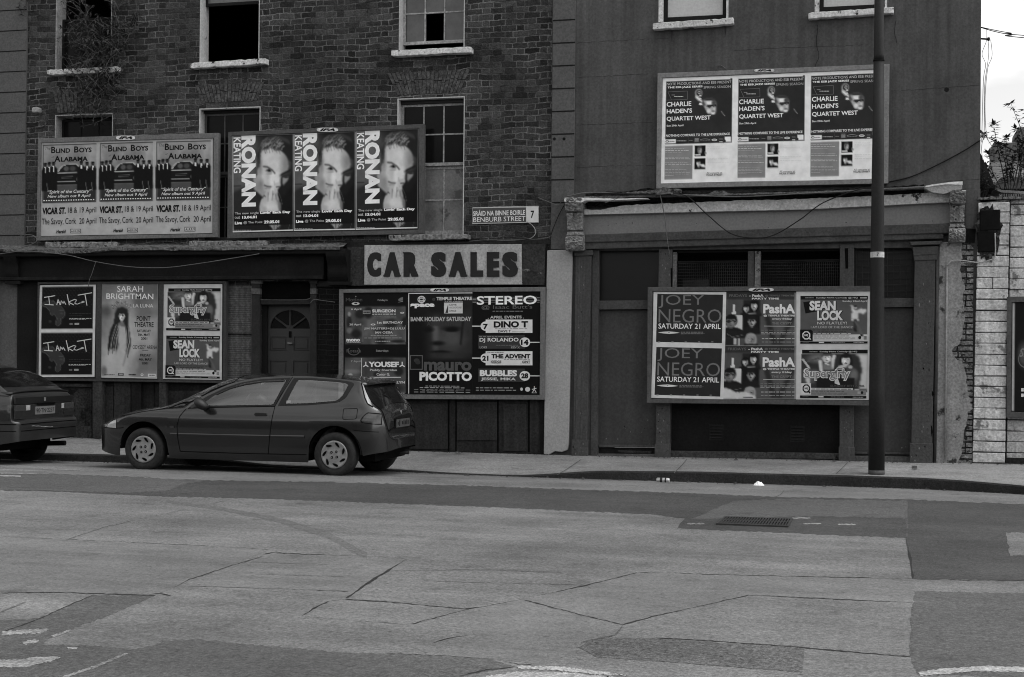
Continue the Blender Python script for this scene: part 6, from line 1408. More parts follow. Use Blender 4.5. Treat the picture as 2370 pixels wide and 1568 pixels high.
def art_sarah(corners, y):
    A = Art(corners, y); p = Pic(70, 112, 112, 14, 6)
    p.mix(np.ones_like(p.U), lambda U, V: 92+44*V+14*np.sin(V*9+U*4)); p.mix(np.ones_like(p.U), p.a+p.cloud(5)*26)
    p.ell(.10, .30, .16, .06, 70, 1.2); p.ell(.70, .30, .3, .05, 92, 1.2); p.rect(0, 0, 1, .17, 84, .08, .6); p.ell(.9, .85, .3, .1, 92, 1.2)
    p.ell(.40, .55, .20, .40, 152, 1.2); p.ell(.36, .26, .155, .075, 104, .5); 
    rs = random.Random(3)
    for i in range(70): t = rs.uniform(-2.9, -.2); r = rs.uniform(.8, 1.3); p.ell(.36+.15*r*math.cos(t), .285+.085*r*math.sin(t), .007, .005, rs.choice((150, 136, 60)), .8)
    p.poly([(.25, .30), (.29, .26), (.38, .245), (.46, .27), (.49, .33), (.48, .42), (.52, .55), (.53, .66), (.47, .76), (.45, .72), (.47, .60), (.43, .46), (.31, .42), (.31, .60), (.34, .70), (.29, .75), (.25, .68), (.17, .70), (.12, .70), (.15, .52), (.22, .42)], 30, 2)
    for i in range(14): x = rs.uniform(.12, .30); p.line([(x+.09, .44), (x+.02, .58), (x, rs.uniform(.66, .76))], .012, rs.choice((26, 34, 120)), .012)
    for i in range(8): x = rs.uniform(.44, .52); p.line([(x-.02, .46), (x, .62), (x-.03, rs.uniform(.70, .80))], .012, rs.choice((26, 36, 130)), .012)
    p.poly([(.31, .43), (.42, .45), (.46, .56), (.45, .68), (.44, .98), (.16, .98), (.25, .74), (.32, .66)], 146, 4)
    p.poly([(.305, .43), (.345, .40), (.40, .40), (.43, .45), (.37, .46)], 92, 2); portrait(p, .366, .342, .056, .05, 174, 30, .25, -1)
    p.line([(.47, .72), (.40, .86)], .03, 118, .03); p.ell(.62, .86, .05, .035, 116, 1); p.ell(.06, .93, .05, .05, 92, .8)
    for e_ in ((0, 0, .012, 1), (0, .988, 1, 1), (.988, 0, 1, 1)): p.rect(*e_, 150, .004)
    A.pic(p)
    A.text('SARAH', .28, .025, .74, .088, 190, .0); A.text('BRIGHTMAN', .09, .105, .92, .165, 190, .005); A.text('LA LUNA', .565, .215, .92, .252, 170, .01)
    A.text('POINT', .63, .342, .875, .395, 30, .02); A.text('THEATRE', .59, .405, .93, .458, 30, .02); A.text('SATURDAY', .64, .485, .885, .513, 44, .03); A.text('5th. MAY', .66, .525, .87, .552, 44, .03); A.text('2001', .71, .566, .82, .592, 44, .03)
    A.text('ODYSSEY ARENA', .565, .650, .995, .690, 36, .0); A.bars(.73, .698, .84, .708, 70, .008); A.text('FRIDAY', .70, .742, .885, .768, 40, .03); A.text('4th. MAY', .675, .784, .905, .812, 40, .03); A.text('2001', .73, .826, .84, .852, 40, .03)
    A.bars(.06, .962, .25, .970, 50, .006); A.rect(.31, .948, .41, .975, 50); A.rect(.325, .953, .395, .970, 120); A.bars(.50, .955, .63, .968, 24, .012); A.ring(.735, .962, .025, .014, .008, 170); A.rect(.84, .95, .975, .98, 170); A.bars(.855, .958, .96, .972, 70, .012)
    return A
def art_super(A, x0, y0, x1, y1, date):
    """two women and a fat swashing title, comedy night strip above and below; drawn in the frame of A"""
    X = lambda u: x0+(x1-x0)*u; Y = lambda v: y0+(y1-y0)*v
    return A
def art_girls(corners, y):
    A = Art(corners, y); p = Pic(66, 54, 160, 5, 8)
    p.rect(.075, .085, .97, .955, 160); p.rect(.075, .16, .97, .86, 40); p.poly([(.80, .16), (.97, .16), (.97, .80), (.86, .80), (.90, .45), (.86, .22)], 158, 2); p.ell(.30, .24, .14, .08, 90, 1)
    p.poly([(.08, .45), (.30, .45), (.26, .70), (.08, .70)], 70, 3); p.line([(.09, .26), (.18, .42)], .03, 150); p.poly([(.13, .60), (.19, .60), (.185, .72), (.145, .72)], 165, 1); p.line([(.16, .3), (.30, .24)], .03, 70)
    # left woman, arms raised
    portrait(p, .42, .235, .066, .085, 176, 60, .2, 1)
    p.line([(.33, .30), (.345, .46)], .05, 172, .02); p.line([(.50, .28), (.52, .20)], .05, 170, .02); p.line([(.49, .42), (.50, .30)], .05, 168, .02); p.poly([(.36, .33), (.48, .32), (.50, .46), (.37, .46)], 96, 2); p.line([(.40, .34), (.45, .36)], .02, 170)
    # right woman
    portrait(p, .68, .275, .066, .10, 176, 22, .25, -1, True); p.line([(.60, .66), (.60, .67)], .004, 30)
    p.poly([(.70, .40), (.80, .42), (.86, .52), (.84, .72), (.66, .72), (.66, .50)], 60, 2); p.ell(.79, .54, .05, .09, 90, .8); p.ell(.74, .40, .03, .03, 150, .6); p.line([(.60, .40), (.66, .38)], .05, 160, .02)
    p.rect(.28, .60, .80, .80, 22, .02); p.rect(.80, .80, .865, .88, 150, .01)
    A.pic(p)
    A.rect(.08, .085, .972, .155, 14); A.text('Sunday Night Comedy @ HQ', .32, .105, .83, .138, 150, .02); A.bars(.18, .112, .29, .130, 110, .016)
    A.text('Supergirly', .10, .425, .745, .655, 168, .07); A.text('Supergirly', .118, .44, .730, .64, 96, .012); A.ring(.60, .425, .05, .022, .012, 165); A.poly([(.53, .64), (.57, .60), (.61, .74), (.53, .70)], 160)
    A.text('SUNDAY 8TH APRIL', .47, .725, .945, .765, 60, .03)
    A.rect(.062, .70, .205, .90, 165); A.poly([(.085+.045*0+.112*(.5+.5*math.cos(math.pi/8+i*math.pi/4)), .715+.165*(.5+.5*math.sin(math.pi/8+i*math.pi/4))) for i in range(8)], 14); A.ell(.141, .797, .036, .054, 160); A.text('HQ', .118, .775, .164, .82, 14, .06); A.poly([(.165, .86), (.185, .84), (.20, .87), (.185, .89)], 14)
    A.rect(.205, .785, .78, .822, 150); A.bars(.22, .795, .755, .815, 60, .014); A.rect(.205, .824, .96, .915, 100); A.bars(.22, .835, .66, .852, 52, .012); A.bars(.22, .868, .70, .905, 60, .008, 2); A.ell(.905, .865, .018, .026, 22); A.bars(.845, .845, .885, .895, 160, .010, 3)
    A.rect(.055, .925, .965, .972, 14); A.rect(.31, .937, .38, .958, 165); A.bars(.48, .942, .66, .955, 120, .008); A.bars(.78, .94, .92, .957, 140, .010); A.bars(.09, .942, .17, .955, 70, .010)
    return A
def art_lock(corners, y):
    A = Art(corners, y); p = Pic(66, 54, 160, 5, 9); p.rect(.06, .085, .965, .955, 68); p.rect(.06, .80, .965, .955, 160)
    p.rect(.06, .085, .965, .80, 68)
    # leaping dancer in a white shirt
    p.poly([(.735, .26), (.765, .25), (.785, .34), (.83, .35), (.87, .32), (.94, .325), (.95, .36), (.92, .42), (.86, .41), (.84, .40), (.83, .52), (.75, .52), (.755, .38)], 170, 1); p.ell(.80, .30, .022, .034, 130, .4); p.ell(.80, .275, .024, .014, 40, .5); p.rect(.745, .515, .85, .55, 165, .02); p.line([(.80, .54), (.80, .66), (.795, .72)], .045, 44, .02); p.line([(.80, .56), (.86, .70), (.885, .80)], .03, 76, .02); p.ell(.89, .82, .02, .016, 20, .5); p.line([(.795, .70), (.81, .74)], .03, 30, .02)
    A.pic(p)
    A.rect(.06, .085, .965, .152, 14); A.text('Sunday Night Comedy @ HQ', .27, .103, .83, .138, 150, .02); A.bars(.12, .11, .235, .128, 110, .016); A.bars(.86, .108, .95, .132, 150, .02)
    A.poly([(.095, .20), (.28, .165), (.29, .37), (.125, .41)], 13)
    A.text('SEAN', .190, .185, .545, .365, 14, .06); A.text('SEAN', .180, .175, .535, .355, 172, .05); A.text('LOCK', .295, .365, .645, .545, 14, .06); A.text('LOCK', .285, .355, .635, .540, 172, .05)
    A.text('NO FLATLEY!', .285, .565, .685, .615, 160, .01); A.text('I AM LORD OF THE DANCE!', .20, .645, .77, .685, 150, .0); A.bars(.22, .71, .76, .725, 40, .010); A.bars(.30, .745, .68, .762, 40, .012)
    A.text('Sunday 22nd April', .625, .165, .955, .205, 160, .02)
    A.rect(.052, .71, .20, .925, 13); A.poly([(.20, .71), (.20, .925), (.225, .925), (.225, .74)], 13); A.poly([(.078+.118*(.5+.5*math.cos(math.pi/8+i*math.pi/4)), .735+.165*(.5+.5*math.sin(math.pi/8+i*math.pi/4))) for i in range(8)], 170); A.ell(.137, .817, .040, .058, 13); A.text('HQ', .112, .795, .162, .84, 170, .05); A.poly([(.165, .885), (.19, .865), (.205, .90)], 170)
    A.bars(.235, .775, .74, .795, 150, .014); A.bars(.24, .822, .72, .838, 60, .010); A.bars(.24, .855, .80, .89, 100, .006, 2); A.ell(.862, .86, .02, .032, 14); A.bars(.915, .83, .955, .90, 50, .012, 4)
    A.rect(.055, .932, .968, .972, 14); A.rect(.31, .940, .38, .960, 165); A.bars(.48, .944, .66, .957, 120, .008); A.bars(.78, .942, .92, .960, 140, .010); A.bars(.09, .944, .17, .957, 70, .010)
    return A
yT = -.13
e = hoarding('three-bay hoarding with six small posters on the black shopfront beside the panelled door', [(87, 653), (524, 650.5), (521, 887), (84, 880.8)], [(90, 658.5), (517, 656.5), (515, 881.5), (88, 875.5)], yT, -.045, mat('hoarding_frame_low', 50, amt=.12, scale=4, fine=.12, rough=.6), None,
  ([(223, 655), (234.5, 655), (233, 879), (221, 879)], [(366.5, 655), (378, 655), (376, 882), (364.5, 881)]))
art_kloot([(92.3, 660.8), (222, 659.2), (220.3, 766.5), (89.5, 767)], yT+.018, ((105, 105), (930, 95), (920, 778), (90, 782))).build('poster', e, 'upper black poster with scrawled white title and map-like blob')
art_kloot([(89.5, 767), (220.3, 766.5), (218.8, 872.6), (89.3, 873.4)], yT+.017, ((105, 105), (930, 95), (920, 778), (90, 782))).build('poster', e, 'lower black poster with scrawled white title and map-like blob')
art_sarah([(235, 656.5), (365.8, 657.2), (363.9, 877), (233, 874.5)], yT+.018).build('poster', e, 'tall grey poster of a long-haired woman')
art_girls([(379, 658.8), (514.6, 658), (514, 769), (377.5, 768)], yT+.018).build('poster', e, 'upper comedy poster with two women, left hoarding')
art_lock([(377.5, 768), (514, 769), (513.4, 879.8), (375.5, 877.5)], yT+.017).build('poster', e, 'lower comedy poster with leaping dancer, left hoarding')

# ---- club night posters under the sales sign
def art_motion(corners, y):
    A = Art(corners, y, ((105, 88), (985, 90), (990, 1450), (100, 1448))); p = Pic(64, 98, 13, 2, 7); s = lambda x, y_: tuple(A.uv([(x, y_)])[0])
    def pane(x0, y0, x1, y1, seed):
        q = p.a.copy(); u0, v0 = s(x0, y0); u1, v1 = s(x1, y1); p.rect(u0, v0, u1, v1, 66); m = (p.U > u0) & (p.U < u1) & (p.V > v0) & (p.V < v1); c = p.cloud(5); p.a = np.where(m, p.a+c*46, p.a)
    pane(130, 268, 958, 782, 1); pane(128, 955, 958, 1448, 2)
    def E(x, y_, rx, ry, v, so=.5, op=1.): u, w = s(x, y_); p.ell(u, w, rx/880, ry/1355, v, so, 0, op)
    E(335, 370, 70, 60, 30, .5); E(445, 350, 62, 80, 28, .5); E(750, 500, 90, 60, 34, .6); E(940, 480, 40, 70, 28, .6); E(640, 600, 110, 60, 36, .8); E(180, 480, 35, 90, 34, .5); E(182, 370, 20, 30, 120, .6); E(185, 590, 40, 40, 90, .7); E(280, 640, 70, 60, 26, .7); E(850, 740, 100, 20, 30, .8); E(620, 740, 80, 40, 28, .8); E(240, 760, 100, 20, 40, .8)
    E(660, 1050, 180, 90, 34, .6); E(860, 1150, 60, 60, 30, .6); E(560, 1190, 50, 40, 34, .6); E(230, 1120, 100, 110, 74, .9); E(230, 1150, 100, 30, 96, 1); E(198, 1200, 30, 24, 140, .5); E(800, 1380, 120, 60, 34, .7)
    A.pic(p)
    A.text('Motion', 135, 150, 360, 198, 66, .005); A.ell(270, 228, 55, 20, 150); A.ell(272, 226, 22, 9, 20); A.ell(272, 132, 8, 8, 120); A.text("Friday's", 572, 170, 706, 203, 120, .02); A.poly([(850, 215), (915, 195), (915, 208), (848, 218)], 110); A.poly([(852, 175), (880, 155), (915, 145), (915, 190), (855, 200)], 90)
    A.text('6 April', 208, 288, 348, 322, 150, .03); A.text('20 April', 185, 497, 346, 530, 160, .03); A.text('7 April', 205, 998, 338, 1030, 130, .01)
    A.text('SURGEON', 497, 308, 815, 350, 175, .04); A.bars(498, 365, 820, 382, 150, 12); A.bars(525, 398, 825, 410, 90, 8); A.line([(510, 424), (825, 424)], 4, 110); A.rect(370, 322, 475, 368, 110); A.bars(378, 334, 468, 358, 24, 18); A.ell(905, 357, 28, 11, 165); A.ell(905, 357, 10, 5, 30)
    A.text('1st BIRTHDAY', 568, 470, 918, 502, 165, .03); A.ell(510, 512, 32, 12, 170); A.ell(510, 512, 10, 6, 30); A.text('JIM MASTERS+DJ LULU', 388, 552, 938, 588, 150, .03); A.text('IAN OSSIA', 538, 604, 778, 636, 160, .03); A.bars(478, 652, 830, 668, 120, 12); A.bars(390, 686, 900, 702, 110, 12); A.bars(535, 732, 745, 744, 150, 9)
    A.line([(372, 525), (372, 745)], 8, 96); A.line([(948, 525), (948, 745)], 8, 96); A.text('mono', 145, 705, 332, 742, 185, .05); A.bars(150, 750, 338, 760, 140, 8)
    A.ring(246, 868, 84, 62, 12, 70, 30, -40, 220); A.text('Rotate', 148, 848, 345, 890, 74, .01); A.text('Saturdays', 552, 852, 720, 888, 120, .02)
    A.line([(353, 968), (353, 1300)], 10, 150); A.text('YOUSEF', 450, 1016, 862, 1090, 185, .05)
    for x in (412, 908):
        for a in (90, 210, 330): A.line([(x, 1062), (x+36*math.cos(R(a)), 1062-40*math.sin(R(a)))], 14, 180)
    A.text('Paddy Sheridan', 470, 1114, 836, 1152, 150, .03); A.text('Conor G.', 560, 1170, 742, 1206, 160, .03); A.line([(425, 1228), (888, 1228)], 9, 185); A.text('JOHN FRANKLYN', 470, 1280, 942, 1322, 165, .04); A.bars(690, 1440, 940, 1448, 150, 8); A.poly([(715, 1392), (742, 1372), (770, 1392)], 160)
    return A
def art_space(corners, y):
    A = Art(corners, y); p = Pic(56, 92, 16, 3, 11); p.rect(.03, .02, 1, .80, 22, .1); p.rect(.86, .0, 1, .60, 34, .02)
    p.ell(.56, .42, .40, .42, 30, .9); p.ell(.62, .40, .30, .26, 48, 1.2); p.ell(.43, .40, .05, .15, 74, 1.2); p.ell(.68, .45, .16, .08, 62, 1.4); p.ell(.68, .355, .13, .028, 14, 1.0); p.ell(.68, .372, .09, .014, 10, .8); p.ell(.30, .365, .09, .026, 14, 1.0); p.ell(.46, .50, .10, .022, 15, 1.0); p.ell(.50, .585, .15, .014, 13, .9); p.ell(.50, .61, .12, .018, 38, 1.0); p.ell(.14, .45, .16, .30, 14, 1.2); p.ell(.62, .30, .24, .03, 44, 1.2); p.rect(.0, .55, .24, .80, 14, .1); p.rect(0, .66, 1, 1, 12, .04); p.line([(.86, .25), (.82, .50)], .03, 20, .03); p.ell(.5, .12, .4, .1, 20, .8)
    A.pic(p)
    A.ring(.205, .065, .062, .036, .012, 170); A.ring(.205, .065, .035, .02, .010, 160); A.line([(.15, .052), (.26, .052)], .010, 160); A.line([(.15, .078), (.26, .078)], .010, 160); A.text('space', .03, .105, .41, .152, 190, .06); A.text('@', .375, .052, .42, .078, 70, .02); A.text('TEMPLE THEATRE', .44, .042, .995, .074, 165, .04); A.bars(.57, .085, .85, .092, 130, .006)
    A.rect(.56, .098, .85, .205, 165); A.text('LOVE', .645, .112, .755, .128, 60, .03); A.text('UNDERGROUND', .645, .138, .835, .156, 60, .0); A.text('DANCE', .645, .170, .75, .188, 60, .02); A.poly([(.58, .20), (.625, .11), (.625, .20)], 50)
    A.text('BANK HOLIDAY SATURDAY', .035, .238, .985, .282, 140, .04); A.text('APRIL 14TH', .29, .288, .71, .325, 50, .02)
    A.rect(.025, .618, .225, .762, 80); A.rect(.037, .626, .213, .754, 16); p2 = None; A.ell(.13, .67, .045, .02, 44); A.ell(.15, .69, .04, .02, 40)
    A.text('mauro', .245, .682, .99, .772, 66, .04); A.text('PICOTTO', .175, .782, .995, .872, 185, .05); A.bars(.27, .918, .80, .928, 120, .007); A.bars(.18, .935, .88, .944, 140, .007); A.bars(.09, .955, .97, .965, 100, .006); A.bars(.22, .966, .78, .974, 90, .006); A.bars(.09, .978, .97, .988, 120, .007); A.rect(0, 0, 1, .008, 190); A.rect(0, 0, .012, 1, 186)
    return A
def art_stereo(corners, y):
    A = Art(corners, y, ((528, 80), (1445, 70), (1435, 1472), (525, 1468))); p = Pic(10, 14, 12, 1, 2); A.pic(p)
    for yy in (160, 180, 200, 222): A.line([(528, yy-2), (1440, yy-8)], 4, 150)
    A.rect(578, 120, 1402, 250, 12); 
    for yy in (150, 172, 194, 216): A.line([(585, yy), (1400, yy-6)], 4, 120)
    A.text('STEREO', 582, 128, 1400, 246, 200, .02); A.text("@ Isaac Butt's", 648, 254, 1338, 318, 84, .0); A.bars(800, 330, 1212, 346, 110, 9); A.text('. APRIL EVENTS .', 735, 400, 1228, 438, 150, .03)
    for y0, y1, cy in ((452, 634, 542), (884, 1075, 978)): A.rect(706, y0, 1342, y1, 178); A.ell(712, cy, 76, 65, 178); A.line([(525, cy), (645, cy)], 13, 178)
    A.text('7', 672, 510, 738, 588, 14, .05); A.text('DINO T', 815, 474, 1282, 562, 14, .05); A.text('DAVE T', 875, 594, 1050, 628, 40, .03); A.line([(1068, 620), (1235, 620)], 6, 90); A.bars(835, 570, 1270, 582, 110, 7)
    A.text('21', 660, 945, 745, 1015, 14, .05); A.text('THE ADVENT', 782, 922, 1315, 982, 14, .05); A.text('GEDGE', 780, 1010, 920, 1042, 50, .03); A.text('GINT', 1202, 1012, 1312, 1046, 50, .03); A.bars(730, 894, 950, 908, 70, 7); A.bars(955, 990, 1310, 1000, 90, 6); A.bars(790, 1046, 910, 1054, 100, 5); A.bars(1180, 1050, 1310, 1058, 100, 5)
    for y0, y1, cy in ((662, 850, 762), (1120, 1302, 1218)): A.rect(605, y0, 1240, y1, 44); A.ell(1240, cy, 72, 66, 178); A.line([(1300, cy), (1440, cy)], 11, 178)
    A.text('DJ ROLANDO', 622, 702, 1155, 768, 180, .02); A.text('14', 1185, 725, 1290, 800, 14, .05); A.text('LOKI', 625, 816, 722, 846, 120, .03); A.text('KEV X', 1055, 818, 1172, 846, 120, .03); A.bars(622, 676, 1080, 692, 110, 9); A.bars(850, 796, 1150, 808, 100, 7)
    A.text('BUBBLES', 625, 1140, 1135, 1225, 180, .05); A.text('JESSIE, MIKA', 640, 1242, 1118, 1290, 165, .03); A.text('28', 1190, 1182, 1286, 1252, 14, .05); A.bars(575, 1372, 1080, 1390, 120, 12); A.bars(575, 1406, 1120, 1422, 110, 12); A.ell(1196, 1398, 18, 22, 160); A.ell(1278, 1400, 34, 32, 160); A.line([(1335, 1448), (1400, 1448)], 6, 150)
    for q in ([(1368, 1360), (1368, 1400)], [(1340, 1400), (1396, 1385)], [(1368, 1400), (1345, 1440)], [(1368, 1400), (1394, 1440)]): A.line(q, 9, 160)
    return A
yM = -.13
e = hoarding('billboard of three black club night posters under the sales sign, partly behind the hatchback', [(784.6, 670), (1261, 664.7), (1259, 925.4), (784, 922)], [(794, 678.3), (1250.5, 675), (1249, 915), (793.5, 912.5)], yM, -.05, M_FRAME, (996, 667.6, 1038.5, 676))
art_motion([(795.5, 679.5), (944.8, 678.3), (945.2, 911.5), (794.8, 910.5)], yM+.02).build('poster', e, 'listings poster half hidden by the car')
art_space([(945.5, 678.8), (1093.5, 677.5), (1093, 912.8), (945.5, 911.5)], yM+.018).build('poster', e, 'dark poster with a large shadowy face')
art_stereo([(1094, 677.5), (1250, 675.5), (1248.4, 914), (1093.4, 912.8)], yM+.019).build('poster', e, 'black poster with four numbered club dates')

# ---- six posters on the grey shopfront
def art_joey(corners, y):
    A = Art(corners, y, ((85, 72), (1045, 72), (1030, 782), (78, 772))); p = Pic(24, 20, 170, 5, 4); A.pic(p)
    A.poly([(135, 98), (1002, 108), (988, 748), (122, 732)], 34)
    A.text('JOEY', 148, 112, 752, 285, 92, -.004); A.text('NEGRO', 150, 302, 980, 478, 92, -.004); A.text('SATURDAY 21 APRIL', 148, 492, 972, 560, 188, .01)
    A.poly([(148, 608), (215, 598), (290, 594), (365, 600), (434, 612), (365, 622), (290, 627), (215, 620)], 172); A.bars(448, 596, 740, 632, 84, 14, 2); A.line([(448, 630), (765, 620)], 4, 84); A.ell(292, 610, 12, 4, 60)
    for x in (162, 338, 512, 688, 862): A.rect(x-14, 722, x+14, 738, 90)
    return A
def art_pasha(corners, y, torn=False):
    A = Art(corners, y); p = Pic(66, 56, 66, 8, 12)
    p.rect(0, 0, 1, .13, 40, .02); p.rect(.02, .14, .24, .42, 62); p.poly([(.115, .16), (.145, .40), (.09, .40)], 170)
    p.rect(.25, .14, .49, .42, 30, .03); portrait(p, .295, .30, .045, .065, 150, 16, .5, -1, True, 20); portrait(p, .405, .245, .050, .075, 160, 16, .4, 1, True, 26); p.line([(.33, .40), (.42, .39)], .02, 130, .02)
    p.rect(.0, .42, .235, .70, 166); portrait(p, .075, .545, .082, .105, 96, 18, .3, 1, False, 20, True); p.poly([(0, .70), (.08, .68), (.16, .66), (.24, .72), (.24, .80), (0, .80)], 22, 1); p.rect(.0, .72, .30, .86, 26, .02); p.line([(.03, .78), (.10, .84), (.24, .80)], .012, 80); p.rect(0, .86, .22, 1, 30); p.rect(.12, .86, .16, .98, 160, .02); p.rect(.18, .86, .21, 1, 150, .02)
    p.rect(.25, .42, .49, .78, 18, .02); portrait(p, .375, .545, .055, .085, 128, 24, .5, 1, False, 24)
    portrait(p, .365, .87, .062, .082, 120, 128, .4, -1, True); p.rect(.27, .965, .47, 1, 24, .02)
    p.poly([(.54, .40), (.62, .42), (.74, .98), (.66, .98)], 36, 2); p.poly([(.94, .40), (.99, .46), (.80, .98), (.72, .98)], 38, 2)
    if torn: p.poly([(0, .78), (.10, .82), (.18, .88), (.30, .86), (.42, .92), (.47, 1), (0, 1)], 165, 1); p.line([(.28, .97), (.40, .965)], .015, 40)
    p.rect(0, .985, 1, 1, 165); p.rect(.985, 0, 1, 1, 165, .01)
    A.pic(p)
    A.text('FRIDAYS', .04, .035, .30, .085, 78, .02); A.text('- PashA', .33, .035, .54, .085, 165, .05); A.text('@ TEMPLE THEATRE', .56, .04, .98, .082, 84, .03); A.text('PARTY TIME', .37, .098, .76, .132, 170, .05)
    A.text('PashA', .535, .215, .985, .395, 182, .04); A.text('@ TEMPLE THEATRE', .54, .415, .985, .458, 160, .05); A.text('every friday', .66, .475, .945, .520, 150, .05); A.text('THE CRYPT', .66, .555, .94, .60, 96, .03); A.line([(.55, .63), (.98, .634)], .010, 150); A.bars(.51, .70, .99, .715, 92, .012); A.bars(.51, .74, .99, .79, 130, .012, 2); A.bars(.52, .855, .98, .875, 150, .014); A.bars(.52, .92, .98, .938, 120, .012)
    return A
yJ = -.17
e = hoarding('billboard of six bold club and comedy posters on the grey shopfront behind the lamp post', [(1499, 665), (2022, 662.5), (2018, 939.5), (1497.8, 932)], [(1510, 675.5), (2016.5, 674), (2012, 928), (1507, 923.5)], yJ, -.05, M_FRAMED, (1732.5, 666.8, 1791, 675.2))
art_joey([(1512.7, 676.2), (1681, 676.2), (1678.3, 800.7), (1510.5, 799)], yJ+.018).build('poster', e, 'upper dark poster with two huge grey words')
art_joey([(1510.5, 799), (1678.3, 800.7), (1674.2, 924.6), (1507, 921.4)], yJ+.017).build('poster', e, 'lower dark poster with two huge grey words')
art_pasha([(1681, 677.2), (1842.5, 677.6), (1842.5, 801), (1678.3, 800.7)], yJ+.019).build('poster', e, 'upper club poster with four faces')
art_pasha([(1678.3, 800.7), (1842.5, 801), (1842.5, 924.5), (1674.2, 924.6)], yJ+.0185, True).build('poster', e, 'lower club poster, torn at its corner')
art_lock([(1843, 675), (2015, 675), (2013.5, 799), (1843, 799.5)], yJ+.017).build('poster', e, 'upper comedy poster with leaping dancer, right hoarding')
art_girls([(1843, 799.5), (2013.5, 799), (2011, 926.5), (1842.5, 925)], yJ+.016).build('poster', e, 'lower comedy poster with two women, right hoarding')

# ---- hoarding cut by the right edge
e = hoarding('billboard with a black poster on the white wall, cut by the right edge', [(2331.5, 688.5), (2500, 684), (2496, 975), (2329.5, 967)], [(2342, 700), (2490, 696), (2486, 962), (2340, 953.5)], -.10, .039, M_FRAMED)
A = Art([(2343, 701), (2489, 697), (2485, 960), (2341, 952)], -.08); p = Pic(60, 90, 16, 3, 3); p.rect(0, 0, .035, 1, 150); p.ell(.20, .48, .10, .11, 60, .8); A.pic(p)
A.text('SL', .115, .42, .26, .50, 96, .02, .3); A.ring(.22, .52, .12, .08, .012, 80, 24, 60, 250); A.text('M', .155, .785, .30, .815, 170, .05); A.text('P', .155, .835, .26, .865, 170, .05); A.build('poster', e, 'black poster with pale swirling lettering')

# ================================================================== SIGNS
cs = empty('shop_sign', (at(1025, 615)[0], -.08, at(1025, 659)[1]), 'large pale board lettered CAR SALES above the club posters', 'shop sign')
C4 = [(843.5, 567.8), (1206.4, 565.4), (1207, 659), (842.7, 659.5)]
MB().pp(C4, -.085, -.0505).build('board', mat('weathered_sign', 132, amt=.16, scale=2.4, fine=.14, rough=.8, bump=.003, streak=.10, spots=(84, 5, .70)), cs, bevel=.004)
A = Art(C4, -.086, ((228, 98), (1195, 92), (1197, 342), (225, 342)))
for ch, x0, x1 in (('C', 243, 333), ('A', 348, 452), ('R', 470, 564), ('S', 640, 735), ('A', 752, 862), ('L', 884, 962), ('E', 985, 1062), ('S', 1080, 1176)): [A.text(ch, x0+d, 142+e, x1-16+d, 287+e, 34, .045) for d in (0, 5, 11, 16) for e in (0, 6)]
for x0, x1 in ((346, 386), (416, 455), (750, 790), (826, 866)): A.rect(x0, 281, x1, 292.5, 36)
for x0 in (468, 884, 985): A.rect(x0, 141.5, x0+38, 150, 36)
A.build('lettering', cs, mat_=M_PRINT)
ss = empty('street_sign', (at(1169, 500)[0], -.03, at(1169, 516)[1]), 'bilingual street name plate with a white number panel on the brickwork', 'street sign')
S4 = [(1093, 480.5), (1246.5, 476.8), (1246.2, 515.5), (1092.5, 519.6)]
MB().pp(S4, -.03, -.002).build('plate', mat('sign_edge', 130), ss, bevel=.004)
A = Art(S4, -.0305, ((1272, 1278), (1680, 1270), (1678, 1375), (1272, 1385)), k=KV); A.rect(1275, 1281, 1604, 1379, 62); A.rect(1606, 1274, 1678, 1374, 168); A.text('SRÁID NA BINNE BOIRLE', 1280, 1291, 1600, 1330, 176, .02); A.text('BENBURB STREET', 1281, 1338, 1602, 1368, 182, .0); A.text('7', 1632, 1300, 1654, 1348, 24, .03)
A.line([(1275, 1282), (1604, 1277)], 4, 150); A.line([(1275, 1380), (1604, 1374)], 4, 150); A.build('lettering', ss)
# ================================================================== CARS
def tab(t, x):
    if x <= t[0][0]: return t[0][1]
    if x >= t[-1][0]: return t[-1][1]
    for i in range(len(t)-1):
        if x <= t[i+1][0]:
            (a, b), (c, d) = t[i], t[i+1]; h = c-a; w = (x-a)/h
            m0 = (d-t[i-1][1])/(c-t[i-1][0]) if i > 0 else (d-b)/h
            m1 = (t[i+2][1]-b)/(t[i+2][0]-a) if i+2 < len(t) else (d-b)/h
            if (d-b)*m0 <= 0: m0 = 0
            if (d-b)*m1 <= 0: m1 = 0
            s = (d-b)/h; m0 = math.copysign(min(abs(m0), 3*abs(s)), m0) if s else 0; m1 = math.copysign(min(abs(m1), 3*abs(s)), m1) if s else 0
            return b*(2*w**3-3*w*w+1)+h*m0*(w**3-2*w*w+w)+d*(-2*w**3+3*w*w)+h*m1*(w**3-w*w)
def paint_mat(name, a, rough=.32, coat=.85, dirt=.25):
    m = mat(name, 0, abs_=a, amt=dirt*.5, scale=3, fine=.10, fscale=90, rough=rough, spec=.5, coat=coat); m.node_tree.nodes['Principled BSDF'].inputs['Coat Roughness'].default_value = .07; m.node_tree.nodes['Principled BSDF'].inputs['Coat IOR'].default_value = 1.52; return m
M_TYRE = mat('tyre_rubber', 0, abs_=.018, amt=.3, scale=9, fine=.2, rough=.85, spec=.3)
M_CAP = mat('wheel_trim_silver', 0, abs_=.27, amt=.12, scale=8, fine=.08, rough=.38, spec=.5, metal=.25)
M_BLKP = mat('black_plastic', 0, abs_=.010, amt=.2, rough=.5, spec=.4)
M_UNDER = mat('underbody', 0, abs_=.004, rough=.95, spec=.1)
M_GAP = mat('panel_gap', 0, abs_=.003, rough=.9, spec=.05)
M_TINT = glass_mat('car_glass', 30, .03, 1.0, .1)
